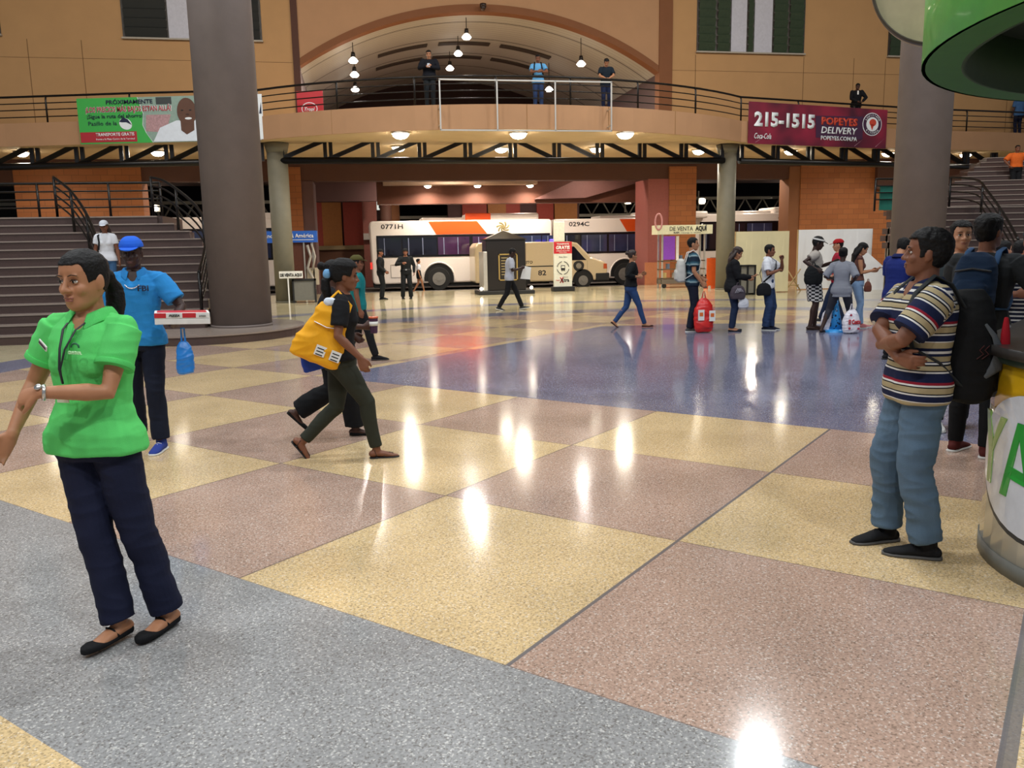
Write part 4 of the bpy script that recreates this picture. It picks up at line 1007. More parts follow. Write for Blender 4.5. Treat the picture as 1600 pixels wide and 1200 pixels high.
for i in range(10):
    g = MB(); x = -w+.15+i*.13; z = (.39, .74, 1.06)[i % 3]; g.box(x, x+.09, .1, .3, z, z+.2); o = g.build('goods_packet', mat('packet_%d' % (i % 4), ['#c8b070', '#6a7a90', '#b05a3a', '#cfc8ba'][i % 4], .5)); o.location = vk.location; tag(o, '%s packet on the %s shelf of the sales cart' % (['straw yellow', 'slate blue', 'rust red', 'off-white'][i % 4], ['lowest', 'middle', 'top'][i % 3]), 'packet', 'packets on the sales cart')
# orange board and grey bins
ob = at(1111, 447, 29.6); g = MB(); g.box(-.17, .17, 0, .05, .12, 1.15); g.box(-.17, -.12, 0, .3, 0, .12); g.box(.12, .17, 0, .3, 0, .12); o = g.build('folding_board', mat('orange_board', '#dd5a1c', .5)); o.location = (ob.x, 29.6, 0); tag(o, 'upright orange board beside the sales cart', 'board')
bt = empty('bin_cabinet', (at(1167, 468, 25.4).x, 25.4, 0), 0, 'grey cabinet with black frame in front of the left white hoarding', 'bin')
g = MB(); g.box(-.25, .25, 0, .45, .06, .92); g.build('panel', mat('cabinet_grey2', '#7b776c', .5), bt)
g = MB()
for x in (-.29, -.03, .23): g.box(x, x+.05, -.04, .48, 0, .96)
g.box(-.29, .28, -.04, .48, .92, .97); g.build('frame', OFFBLACK, bt)
# hoardings
HB = mat('hoarding_canvas_cream', '#d9cda4', .6, noise_amt=.05, nscale=2); HW = mat('hoarding_canvas_white', '#f4f4f6', .6, noise_amt=.03, nscale=2)
def hoarding(x0, x1, y, h, m, label):
    t = empty('hoarding', ((x0+x1)/2, y, 0), 0, label, 'hoarding'); w = (x1-x0)/2
    g = MB(); n = 10
    for i in range(n):
        a, b = -w+2*w*i/n, -w+2*w*(i+1)/n; f = lambda q: .03*math.sin(q*5.1)
        g.face([(a, f(a), .03), (b, f(b), .03), (b, f(b)*.3, h), (a, f(a)*.3, h)])
        g.face([(a, f(a)+.02, .03), (a, f(a)*.3+.02, h), (b, f(b)*.3+.02, h), (b, f(b)+.02, .03)])
    g.build('canvas', m, t)
    g = MB()
    for x in (-w, 0, w): g.box(x-.02, x+.02, .04, .08, 0, h+.01)
    g.box(-w, w, .04, .08, h-.03, h+.01); g.build('timber_frame', mat('pale_timber', '#b59a6c', .6), t)
    return t
hoarding(px(1150, 26.3, 400), px(1232, 26.3, 400), 26.3, 2.05, HB, 'cream canvas hoarding left of the orange block wall')
hoarding(px(1247, 27.3, 400), px(1362, 27.3, 400), 27.3, 2.1, HW, 'bright white canvas hoarding below the orange block wall')
g = MB(); g.prism([(0, 0, 0), (1.2, 0, 0), (1.35, .1, .55), (.25, .3, 1.5)], (0, .02, 0)); o = g.build('canvas_sheet', HW); o.location = (px(1340, 26.0, 430), 26.0, 0.0); tag(o, 'loose white canvas sheet slumped at the right end of the white hoarding', 'canvas sheet')
tr = empty('trestle', (px(1240, 26.8, 430), 26.8, 0), 0, 'small pale timber trestle between the cream and the white hoarding', 'trestle')
for a, b in (((-.28, 0, 0), (.25, 0, .75)), ((.28, 0, 0), (-.25, 0, .75)), ((-.2, 0, .2), (.2, 0, .2))):
    g = MB(); g.tube([a, b], .025, n=6); g.build('leg' if b[2] > .5 else 'crosspiece', mat('pale_timber', '#b59a6c', .6), tr)

# ------------------------------------------------------------------ juice counter and canopy (right)
dv = Vector((math.sin(R(50.5)), math.cos(R(50.5)), 0)); C1 = Vector((3.965, 3.215, 0))+dv*.03; C2 = C1+dv*1.3
nv = Vector((dv.y, -dv.x, 0))
def stadium(r, z, inset=0):
    pts = []
    for i in range(25):
        a = PI*i/24; pts.append(C2+nv*(r*math.cos(a))+dv*(r*math.sin(a))+Vector((0, 0, z)))
    for i in range(25):
        a = PI+PI*i/24; pts.append(C1+nv*(r*math.cos(a))+dv*(r*math.sin(a))+Vector((0, 0, z)))
    return pts
ct = empty('juice_counter', tuple(C1), 0, 'rounded white and yellow juice bar counter with green letters and a dark top', 'counter')
def stad_part(name, r0, r1, z0, z1, m, **k):
    g = MB(); a = [g.bm.verts.new(p) for p in stadium(r0, z0)]; b = [g.bm.verts.new(p) for p in stadium(r1, z1)]; n = len(a)
    for i in range(n):
        f = g.bm.faces.new((a[i], a[(i+1) % n], b[(i+1) % n], b[i])); f.smooth = True
    g.bm.faces.new(a[::-1]); g.bm.faces.new(b)
    o = world_part(g, name, m, ct); return o
def counter_white():
    m, nt, b = new_mat('glossy_counter_white', 0.12); b.inputs['Coat Weight'].default_value = .6
    tc = N(nt, 'TexCoord'); n = N(nt, 'TexNoise'); n.inputs['Scale'].default_value = 1.6; n.inputs['Detail'].default_value = 3; nt.links.new(tc.outputs['Object'], n.inputs['Vector'])
    r = N(nt, 'ValToRGB'); r.color_ramp.elements[0].position = .4; r.color_ramp.elements[0].color = lin('#bfbfb6'); r.color_ramp.elements[1].position = .62; r.color_ramp.elements[1].color = lin('#deded8')
    nt.links.new(n.outputs['Fac'], r.inputs[0]); nt.links.new(r.outputs[0], b.inputs['Base Color']); return m
stad_part('kick_base', .93, .93, 0, .085, mat('grey_kick_plate', '#6f6f68', .5))
stad_part('body', .925, .915, .085, .8, counter_white())
stad_part('yellow_band', .917, .915, .8, 1.04, mat('counter_yellow', '#dfae1c', .25, coat=.4))
stad_part('apron', .93, .955, 1.04, 1.08, mat('dark_green_edge', '#2c4038', .4))
stad_part('countertop', .975, .975, 1.08, 1.13, mat('slate_countertop', '#3a3735', .35, noise_amt=.1))
# curved lettering on the drum
def on_drum(name, fn, m, r=.9235):
    """fn gives a mesh in (s, z); wrap it round the near end of the counter, s metres right of the drum's left silhouette"""
    me = fn
    for v in me.vertices:
        s, z, d = v.co.x, v.co.y, v.co.z
        a = TH0 + s/r
        v.co = C1+Vector((math.cos(a)*(r+d), math.sin(a)*(r+d), z))
    me.update(); o = bpy.data.objects.new(name, me); COL.objects.link(o); me.materials.clear(); me.materials.append(m)
    o.parent = ct; o.matrix_parent_inverse = Matrix.Translation(ct.location).inverted(); return o
TH0 = math.atan2(nv.y*-1, nv.x*-1)   # direction of the left silhouette seen from the hall
def disc_mesh(cs, cz, rs, rz, d, n=40, rings=6):
    bm = bmesh.new(); rows = []
    c = bm.verts.new((cs, cz, d))
    for j in range(1, rings+1):
        rows.append([bm.verts.new((cs+rs*j/rings*math.cos(2*PI*i/n), cz+rz*j/rings*math.sin(2*PI*i/n), d)) for i in range(n)])
    for i in range(n): bm.faces.new((c, rows[0][i], rows[0][(i+1) % n]))
    for j in range(rings-1):
        for i in range(n): bm.faces.new((rows[j][i], rows[j+1][i], rows[j+1][(i+1) % n], rows[j][(i+1) % n]))
    out = [bm.verts.new((v.co.x, v.co.y, 0)) for v in rows[-1]]
    for i in range(n): bm.faces.new((rows[-1][i], out[i], out[(i+1) % n], rows[-1][(i+1) % n]))
    me = bpy.data.meshes.new('d'); bm.to_mesh(me); bm.free(); return me
def strip_mesh(polys, d):
    bm = bmesh.new()
    for poly in polys:
        lo = [bm.verts.new((x, y, 0)) for x, y in poly]; hi = [bm.verts.new((x, y, d)) for x, y in poly]; bm.faces.new(hi); n = len(lo)
        for i in range(n): bm.faces.new((lo[i], lo[(i+1) % n], hi[(i+1) % n], hi[i]))
    bmesh.ops.subdivide_edges(bm, edges=bm.edges, cuts=2); me = bpy.data.meshes.new('d'); bm.to_mesh(me); bm.free(); return me
on_drum('bubble_rim', disc_mesh(.80, .56, .51, .36, .004), mat('bubble_rim_dark', '#3a3a3a', .4))
on_drum('bubble', disc_mesh(.81, .575, .50, .35, .008), mat('bubble_white', '#dadce2', .2, coat=.5))
GR = mat('letter_green', '#2f9e3a', .3, coat=.4); GRL = mat('letter_lime', '#8fb85a', .3, coat=.4)
on_drum('letter_y', strip_mesh([[(.30, .78), (.36, .78), (.44, .66), (.44, .58), (.39, .58)], [(.52, .78), (.58, .78), (.445, .58), (.40, .5), (.42, .6)], [(.39, .6), (.45, .6), (.45, .42), (.39, .42)]], .012), GRL)
on_drum('letter_a', strip_mesh([[(.56, .40), (.62, .40), (.71, .78), (.67, .78)], [(.67, .78), (.72, .78), (.86, .36), (.79, .36)], [(.62, .50), (.80, .48), (.79, .54), (.63, .56)]], .012), GR)
# canopy ring above
CC = Vector((5.08, 2.97, 2.6)); RO, RI = 2.38, 2.18
cp = empty('canopy', tuple(CC), 0, 'big round green canopy ring hanging over the juice bar', 'canopy')
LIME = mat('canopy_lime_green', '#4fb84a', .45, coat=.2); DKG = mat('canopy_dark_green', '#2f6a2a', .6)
def tubewall(name, r, z0, z1, m, n=96):
    g = MB(); g.rings([((0, 0, z0), (r, 0, 0), (0, r, 0)), ((0, 0, z1), (r, 0, 0), (0, r, 0))], n=n, cap=False); o = g.build(name, m, cp, smooth=True)
    s = o.modifiers.new('thick', 'SOLIDIFY'); s.thickness = .02; return o
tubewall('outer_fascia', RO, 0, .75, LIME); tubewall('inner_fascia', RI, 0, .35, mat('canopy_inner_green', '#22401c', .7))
g = MB(); a = [(RO*math.cos(2*PI*i/96), RO*math.sin(2*PI*i/96)) for i in range(96)]; b = [(RI*math.cos(2*PI*i/96), RI*math.sin(2*PI*i/96)) for i in range(96)]
for i in range(96):
    j = (i+1) % 96; g.face([(*a[i], 0), (*a[j], 0), (*b[j], 0), (*b[i], 0)])
    g.face([(*a[i], .02), (*b[i], .02), (*b[j], .02), (*a[j], .02)])
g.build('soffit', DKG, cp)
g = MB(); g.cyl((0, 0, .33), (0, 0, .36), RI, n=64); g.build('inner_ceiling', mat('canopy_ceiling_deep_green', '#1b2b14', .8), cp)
g = MB(); g.cyl((.6, -.9, .2), (.6, -.9, .33), .5, n=48); g.build('ceiling_rosette', mat('umber_rosette', '#6a4a2c', .7), cp)
g = MB(); g.box(-.04, .04, -.04, .04, .36, 12); g.build('hanger', BLACK_METAL, cp)
# round cream sign behind the canopy
sp = at(1476, -40, 5.6); sg = empty('round_sign', tuple(sp), R(-35), 'cream round sign with an orange shape, hanging beside the green canopy', 'sign')
g = MB(); g.cyl((0, 0, 0), (0, .12, 0), .47, n=64); g.build('disc', mat('sign_disc_cream', '#a99a7a', .5), sg)
g = MB(); g.rings([((.47*math.cos(a), 0, .47*math.sin(a)), (.012*math.cos(a), 0, .012*math.sin(a)), (0, .05, 0)) for a in [2*PI*i/64 for i in range(64)]], n=8, close=True, cap=False); g.build('rim', mat('sign_rim_dark', '#3d3426', .5), sg)
g = MB(); g.prism([(-.36, -.01, .16), (-.28, -.01, .3), (-.2, -.01, .22), (-.26, -.01, .02), (-.3, -.01, -.02)], (0, .01, 0)); g.build('orange_shape', mat('print_orange', '#e0702e', .5), sg)
# ------------------------------------------------------------------ people
SKIN = {k: mat('skin_'+k, c, 0.5, noise_amt=0.05, nscale=25, spec=0.4) for k, c in dict(light='#b98567', tan='#b07a58', brown='#7d4e37', dark='#4c2f24', deep='#38231c').items()}
HAIRB = mat('hair_black', '#0e0b0b', 0.6, spec=0.25, noise_amt=0.2, nscale=40, bump=0.5, bscale=90)
HAIRBR = mat('hair_dark_brown', '#2e1d16', 0.45, noise_amt=0.2, nscale=40, bump=0.5, bscale=90)
EYEW = mat('eye_white', '#d8d0c8', 0.3, noise_amt=0); IRIS = mat('iris_dark', '#1a100c', 0.2, noise_amt=0)
SOLEW = mat('sole_white', '#dcdad4', 0.6); SOLEB = mat('sole_black', '#1c1b1b', 0.7)

def bone2(a, c, l1, l2, pole):
    a, c, pole = Vector(a), Vector(c), Vector(pole)
    d = c-a; L = min(d.length, (l1+l2)*0.998); dn = d.normalized(); c = a+dn*L
    x = (l1*l1-l2*l2+L*L)/(2*L); h = math.sqrt(max(0, l1*l1-x*x))
    p = pole-dn*pole.dot(dn)
    if p.length < 1e-6: p = dn.orthogonal()
    return a+dn*x+p.normalized()*h, c

class Person:
    """everything in metres for a 1.70 m figure, scaled by H/1.7; local x = own right, y = forward"""
    def __init__(s, pos, heading, H, label, group=None, female=False, skin='brown', build=1.0, voxel=0.009,
                 lean=0.0, twist=0.0, tilt=0.0, pelvis=(0, 0, 0), head=(0, 0, 0), headk=1.0,
                 armR=(0.25, 0.04, 0.84), armL=(-0.25, 0.04, 0.84), poleR=(0.5, -0.8, -0.1), poleL=(-0.5, -0.8, -0.1),
                 handR=None, handL=None, curlR=0.35, curlL=0.35, nR=None, nL=None,
                 footR=(0.1, 0, 0, -8, 0), footL=(-0.1, 0, 0, 8, 0), kneeR=(0.05, 1, 0), kneeL=(-0.05, 1, 0), hero=False):
        s.k = H/1.7; s.f = female; s.b = build; s.vx = voxel; s.hero = hero; s.sk = SKIN[skin]
        s.root = empty('person', tuple(pos), -R(heading), label, 'person', group)
        s.lean, s.tw, s.tilt = R(lean), R(twist), R(tilt); s.pel = Vector(pelvis)*1.0
        s.headr = head; s.headk = headk
        hw = 0.085
        s.hipR = Vector((hw, 0, .90))+s.pel; s.hipL = Vector((-hw, 0, .90))+s.pel
        sw = (0.155 if female else 0.175)*(0.5+0.5*build)
        s.shR = s.T((sw, 0, 1.385)); s.shL = s.T((-sw, 0, 1.385))
        s.elR, s.wrR = bone2(s.shR, armR, .285, .25, poleR); s.elL, s.wrL = bone2(s.shL, armL, .285, .25, poleL)
        def foot(q): x, y, z, yaw, pitch = q; return Vector((x, y, z+.075)), R(yaw), R(pitch)
        s.fR, s.fL = foot(footR), foot(footL)
        s.knR, s.anR = bone2(s.hipR, s.fR[0], .425, .41, kneeR); s.knL, s.anL = bone2(s.hipL, s.fL[0], .425, .41, kneeL)
        nb = s.T((0, -.01, 1.45)); yaw, pit, rol = head
        s.HM = Matrix.Translation(s.T((0, 0.012, 1.50)))
        rot = Matrix.Rotation(R(yaw)+s.tw, 3, 'Z') @ Matrix.Rotation(R(pit), 3, 'X') @ Matrix.Rotation(R(rol), 3, 'Y')
        hc = s.T((0, -.012, 1.455)) + rot @ Vector((0, 0.022, 0.135))
        s.HM = Matrix.Translation(hc) @ rot.to_4x4() @ Matrix.Scale(headk, 4)
        s.S = Matrix.Scale(s.k, 4)
        s.hands = {}
        for nm, el, wr, hd, nn, cu, sd in (('R', s.elR, s.wrR, handR, nR, curlR, 1), ('L', s.elL, s.wrL, handL, nL, curlL, -1)):
            d = Vector(hd).normalized() if hd else (wr-el).normalized()
            n_ = Vector(nn) if nn else Vector((-sd, 0.1, 0.05))
            n_ = (n_-d*n_.dot(d))
            if n_.length < 1e-4: n_ = d.orthogonal()
            s.hands[nm] = (wr, d, n_.normalized(), cu, sd)
    def T(s, p):
        p = Vector(p); t = max(0.0, min(1.0, (p.z-.98)/.42))
        v = Vector((p.x, p.y, p.z-.95))
        if p.z > .95:
            v = Matrix.Rotation(s.tw*t, 3, 'Z') @ v
            v = Matrix.Rotation(-s.lean, 3, 'X') @ v
            v = Matrix.Rotation(s.tilt, 3, 'Y') @ v
        return v+Vector((0, 0, .95))+s.pel
    def W(s, p): return s.root.matrix_basis @ (s.S @ Vector(p))     # local metres(1.7) -> world
    # ---- anatomy
    def torso_rings(s, g, z0, z1, inf=0.0, hips=0.0):
        F = s.f; b = s.b
        P = [(.80, .150, .095), (.86, .168, .112), (.93, .172, .118), (1.0, .155, .105), (1.06, .145, .098), (1.13, .150, .102), (1.20, .160, .110), (1.27, .168, .115), (1.33, .170, .108), (1.38, .150, .092), (1.42, .105, .075), (1.45, .07, .06)]
        if F: P = [(.80, .155, .100), (.86, .178, .122), (.93, .175, .122), (1.0, .150, .104), (1.06, .132, .092), (1.13, .135, .094), (1.20, .146, .104), (1.27, .150, .110), (1.33, .150, .100), (1.38, .132, .085), (1.42, .095, .07), (1.45, .06, .055)]
        zs = sorted(set([z0]+[p[0] for p in P if z0 < p[0] < z1]+[z1])); rs = []
        for z in zs:
            for (a, c) in zip(P[:-1], P[1:]):
                if a[0] <= z <= c[0]:
                    t = (z-a[0])/(c[0]-a[0]); rx = a[1]+(c[1]-a[1])*t; ry = a[2]+(c[2]-a[2])*t; break
            else: rx, ry = (P[0][1], P[0][2]) if z < P[0][0] else (P[-1][1], P[-1][2])
            q_ = inf*(1-.75*max(0, min(1, (z-1.36)/.08))); rx = rx*b+q_+hips*max(0, 1-(abs(z-.86)/.2)); ry = ry*b*(1+.25*(b-1))+q_
            c = s.T((0, 0, z)); X = s.T((rx, 0, z))-c; Y = s.T((0, ry, z))-c
            rs.append((c, X, Y, 2.4))
        g.rings(rs, 24)
    def skull(s, g, t=0.0, zlo=-9, zhi=9, front=None, back=0.0, side=1.0):
        P = [(-.113, .022, .070, .020), (-.100, .040, .082, -.005), (-.085, .050, .085, -.030), (-.060, .060, .084, -.060), (-.035, .068, .084, -.080), (-.010, .072, .082, -.092), (.015, .074, .085, -.099), (.04, .074, .088, -.101), (.065, .069, .083, -.095), (.088, .056, .066, -.078), (.105, .036, .040, -.052), (.114, .016, .016, -.028)]
        rs = []
        for z, w, f, bk in P:
            if z < zlo or z > zhi: continue
            f2 = f+t*(1.0 if side == 1.0 else .45) if front is None else min(front, f+t)
            b2 = bk-t-back; zz = z+t*(z/.114 if z > 0 else .2)
            rs.append((Vector((0, (f2+b2)/2, zz)), Vector((w+t*(side if z < .06 else 1.0), 0, 0)), Vector((0, (f2-b2)/2, 0)), 2.25))
        q = s.HM.to_3x3()
        g.rings([(s.HM @ a, q @ b, q @ c, e) for a, b, c, e in rs], 24)
    def cut(s, g, t, side, planes):
        tmp = MB(); s.skull(tmp, t, side=side); q = s.HM.to_3x3()
        for co, no in planes:
            bmesh.ops.bisect_plane(tmp.bm, geom=tmp.bm.verts[:]+tmp.bm.edges[:]+tmp.bm.faces[:], plane_co=s.HM @ Vector(co), plane_no=(q @ Vector(no)).normalized(), clear_outer=True)
            bmesh.ops.holes_fill(tmp.bm, edges=[e_ for e_ in tmp.bm.edges if e_.is_boundary])
        me = bpy.data.meshes.new('t'); tmp.bm.to_mesh(me); tmp.bm.free(); g.bm.from_mesh(me); bpy.data.meshes.remove(me)
    def h(s, p): return s.HM @ Vector(p)
    def body(s, bare_feet=(), low=False):
        g = MB(); k = s.hero
        s.torso_rings(g, .84, 1.45, -.004)
        bf = s.b**.5; fm = .9 if s.f else 1.0
        for sh, el, wr in ((s.shR, s.elR, s.wrR), (s.shL, s.elL, s.wrL)):
            c = s.T((0, 0, 1.385)); inn = sh+(c-sh)*.35
            g.limb([inn, sh], [.046*bf, .048*bf])
            m1 = sh+(el-sh)*.45; m2 = el+(wr-el)*.3
            g.limb([sh, m1, el, m2, wr], [.048*bf*fm, .049*bf*fm, .040*bf*fm, .041*bf*fm, .0265*fm], n=16)
        for hp, kn, an in ((s.hipR, s.knR, s.anR), (s.hipL, s.knL, s.anL)):
            m1 = hp+(kn-hp)*.4; back = Vector((0, -.012, 0))
            c1 = kn+(an-kn)*.3+back
            g.limb([hp, m1, kn, c1, kn+(an-kn)*.65, an], [.086*bf, .078*bf, .055*bf, .056*bf, .042, .035], n=16)
        # neck, head
        nb = s.T((0, -.012, 1.40)); 
        g.limb([nb, s.T((0, -.010, 1.45)), s.h((0, -.018, -.075)), s.h((0, -.015, -.02))], [.068*bf, .056*bf*fm, .053*fm, .055], n=16)
        s.skull(g)
        hx = lambda p, r, r2=None, r3=None: g.ball(p, r, r2 or r, r3 or r, s.HM)
        hx((0, .055, -.098), .026, .026, .018)                       # chin
        for sx in (-1, 1):
            hx((sx*.036, .058, -.030), .026, .024, .026)             # cheek
            hx((sx*.028, .076, .024), .022, .010, .008)              # brow
            hx((sx*.077, -.006, -.008), .007, .017, .030)            # ear
            hx((sx*.075, -.002, -.030), .006, .010, .012)
            hx((sx*.0135, .091, -.033), .0095, .011, .009)           # nostril
        g.limb([s.h((0, .083, .014)), s.h((0, .094, -.012)), s.h((0, .103, -.030))], [.0085*s.headk, .010*s.headk, .0125*s.headk], n=10)
        hx((0, .086, -.058), .023, .010, .008); hx((0, .085, -.071), .020, .010, .008)
        # hands
        for nm in 'RL': s.hand(g, nm)
        for nm, (fp, yaw, pit) in (('R', s.fR), ('L', s.fL)):
            an = s.anR if nm == 'R' else s.anL
            Mf = s.footM(an, yaw, pit)
            q = lambda p: Mf @ Vector(p)
            g.limb([q((0, -.035, -.035)), q((0, 0.0, -.03)), q((0, .07, -.045)), q((0, .13, -.058)), q((0, .175, -.062))], [.034, .036, .036, .038, .022], n=12, flat=[.9, .9, .75, .42, .45], side=Mf.to_3x3() @ Vector((1, 0, 0)))
        sc = []
        q3 = s.HM.to_3x3()
        for sx in (-1, 1):
            sc.append((tuple((s.S @ s.h((sx*.031, .086, .002)))), .0125*s.k*s.headk, tuple(q3 @ Vector((0, -.0085, 0)))))
            sc.append((tuple((s.S @ s.h((sx*.055, .05, -.065)))), .02*s.k, tuple(q3 @ Vector((-sx*.003, 0, 0)))))
        sc.append((tuple((s.S @ s.h((0, .094, -.0645)))), .0055*s.k, tuple(q3 @ Vector((0, -.004, 0)))))
        bmesh.ops.transform(g.bm, matrix=s.S, verts=g.bm.verts)
        o = g.solid('body', s.sk, s.root, s.vx if not low else s.vx*1.2, 3 if s.hero else 2, sc)
        s.face()
        return o
    def footM(s, an, yaw, pit):
        return Matrix.Translation(an) @ Matrix.Rotation(-yaw, 4, 'Z') @ Matrix.Rotation(pit, 4, 'X')
    def hand(s, g, nm):
        W_, d, n_, cu, sd = s.hands[nm]; side = d.cross(n_)*1.0      # across the palm
        # thumb side: for the right hand with palm normal n facing inwards and fingers d, thumb lies forward
        ts = side if (side.dot(Vector((0, 1, .35))) > 0) else -side
        s_ = side
        g.limb([W_-d*.01, W_+d*.03, W_+d*.085], [.026, .036, .041], n=14, flat=[.8, .5, .38], side=s_)
        curl = cu
        for i, (o, L, r) in enumerate(((.031, .072, .0088), (.0105, .080, .0092), (-.010, .076, .009), (-.030, .060, .008))):
            p = W_+d*.082+ts*o-d*(.006 if i == 3 else 0); dd = d.copy(); pts = [p-d*.015, p]
            a = curl*(1+.12*i)
            for sl in (.45, .32, .23):
                dd = (Matrix.Rotation(0, 3, 'X') @ dd); dd = (dd*math.cos(a)+n_*math.sin(a)).normalized() if sl == .45 else (dd*math.cos(a)+(n_-dd*n_.dot(dd)).normalized()*math.sin(a) if (n_-dd*n_.dot(dd)).length > .05 else dd*math.cos(a)-d*math.sin(a)).normalized()
                p = p+dd*L*sl; pts.append(p)
            g.limb(pts, [r*1.05, r*1.05, r, r*.92, r*.8], n=8)
        p = W_+d*.018+ts*.026
        t1 = (d*.75+ts*.6+n_*.25).normalized(); t2 = (d*.95+ts*.15+n_*(.25+curl*.3)).normalized()
        g.limb([p-t1*.01, p+t1*.035, p+t1*.035+t2*.028, p+t1*.035+t2*.05], [.014, .0125, .011, .009], n=8)
    def face(s):
        eyes = []
        for sx in (-1, 1):
            if s.hero:
                g = MB(); g.ball((sx*.031, .0738, .001), .0130, .0080, .0066, s.HM, 16); g.bm.transform(s.S); e = g.build('eye', EYEW, s.root, smooth=True)
                g = MB(); g.ball((sx*.031+s.gaze*.004, .0785, .001), .0068, .0045, .0064, s.HM, 12); g.bm.transform(s.S); g.build('iris', IRIS, e, smooth=True)
                g = MB(); g.limb([s.h((sx*.017, .083, .0035)), s.h((sx*.031, .0865, .0085)), s.h((sx*.045, .080, .005))], [.0018, .0026, .0018], n=6); g.bm.transform(s.S); g.build('upper_lash', IRIS, s.root, smooth=True)
                g = MB(); g.limb([s.h((sx*.014, .087, .0225)), s.h((sx*.032, .0885, .028)), s.h((sx*.052, .079, .024))], [.0028, .0034, .0018], n=6, flat=.6); g.bm.transform(s.S); g.build('eyebrow', HAIRB, s.root, smooth=True)
            else:
                g = MB(); g.ball((sx*.031, .0775, .002), .011, .005, .005, s.HM, 8); g.bm.transform(s.S); g.build('eye', IRIS, s.root, smooth=True)
                g = MB(); g.limb([s.h((sx*.014, .088, .023)), s.h((sx*.034, .0885, .028)), s.h((sx*.052, .078, .023))], [.0035, .004, .003], n=6); g.bm.transform(s.S); g.build('eyebrow', HAIRB, s.root, smooth=True)
        g = MB()
        g.ball((0, .0865, -.0600), .0245, .0080, .0052, s.HM, 12); g.ball((0, .0855, -.0700), .0205, .0082, .0062, s.HM, 12); g.bm.transform(s.S)
        g.build('lips', mat('lips_rose_brown', '#8e5048' if s.sk in (SKIN['light'], SKIN['tan']) else '#5c342e', .4), s.root, smooth=True)
    gaze = 0
    # ---- hair and headwear
    def out(s, g, name, m, voxel=None, smooth=3, wr=0.0, parent=None, **k):
        bmesh.ops.transform(g.bm, matrix=s.S, verts=g.bm.verts)
        return g.solid(name, m, parent or s.root, voxel or s.vx, smooth, wrinkle=wr, **k)
    def hair(s, style='short', m=None, t=.012):
        m = m or HAIRB; g = MB()
        if style == 'none': return
        tied = style in ('pulled', 'bun', 'ponytail', 'long')
        sd = .35 if not tied or style == 'long' else .6
        # crown, temples and nape cut along a natural hairline
        s.cut(g, t, sd, [((0, .080, .060+t*.4), (0, -.30, -1))])
        s.cut(g, t, sd, [((0, .050 if tied else .042, .03), (0, 1, -.25)), ((0, 0, .004 if tied else -.012), (0, -.25, -1))])
        s.cut(g, t, sd, [((0, -.018, 0), (0, 1, -.15)), ((0, -.05, -.062 if not tied else -.05), (0, .35, -1))])
        if style == 'pulled' or style == 'bun':
            g.ball((0, -.115, .0 if style == 'pulled' else .05), .035, .03, .035, s.HM)
        if style == 'bun': g.ball((0, -.13, .055), .042, .036, .042, s.HM)
        q = s.HM.to_3x3(); dn = Vector((0, 0, -1)); bk = q @ Vector((0, -1, 0))
        if style == 'ponytail' or style == 'pulled':
            p0 = s.h((0, -.12, -.005)); g.limb([p0, p0+bk*.03+dn*.05, p0+bk*.03+dn*.12, p0+bk*.015+dn*.19, p0+dn*.24], [.026, .038, .042, .032, .012], n=12)
        if style == 'long':
            for x in (-.055, 0, .055):
                p0 = s.h((x, -.075 if x == 0 else -.04, .02)); g.limb([p0, s.h((x*1.25, -.10 if x == 0 else -.055, -.06)), s.h((x*1.3, -.10, -.12))+dn*.05, s.h((x*1.15, -.11, -.12))+dn*.20, s.h((x*.9, -.1, -.12))+dn*.30], [.035, .042, .046, .042, .02], n=12)
        s.out(g, 'hair', m, min(s.vx, .007), 2, .0045 if style == 'short' else .002 if style != 'afro' else .006, wscale=45)
    def cap(s, m, yaw=0, brim=True, brimm=None, dome=True):
        g = MB()
        if dome: s.skull(g, .016, .035, 9)
        q = s.HM.to_3x3(); Rz = Matrix.Rotation(R(yaw), 4, 'Z')
        c = s.out(g, 'cap', m, min(s.vx, .007), 2)
        if brim:
            g = MB(); HB_ = s.HM @ Rz; q = HB_.to_3x3()
            g.rings([(HB_ @ Vector((0, y, z)), q @ Vector((w, 0, 0)), q @ Vector((0, .0, .005))) for y, z, w in ((.05, .042, .068), (.09, .045, .070), (.125, .040, .062), (.150, .032, .045), (.163, .027, .015))], 16)
            bmesh.ops.transform(g.bm, matrix=s.S, verts=g.bm.verts); g.build('brim', brimm or m, c, smooth=True)
        return c
    # ---- clothing
    def shirt(s, m, hem=.84, sleeve=.55, inf=.016, flare=.012, neck=1.44, wr=.004, sculpt=None, name='shirt', bust=None, vneck=False, wrists=.93, collar=None, post=None, sleeveless=False, open_=0):
        g = MB(); s.torso_rings(g, hem, neck, inf, hips=.018)
        bf = s.b**.5; fm = .92 if s.f else 1.0
        c = s.T((0, 0, 1.385))
        if s.f:
            bb = bust if bust is not None else 1.0
            for sx in (-1, 1): 
                p = s.T((sx*.068*s.b, .070*s.b, 1.235)); g.ball(tuple(p), (.062+inf*.5)*bb, (.058+inf*.6)*bb, (.062+inf*.5)*bb)
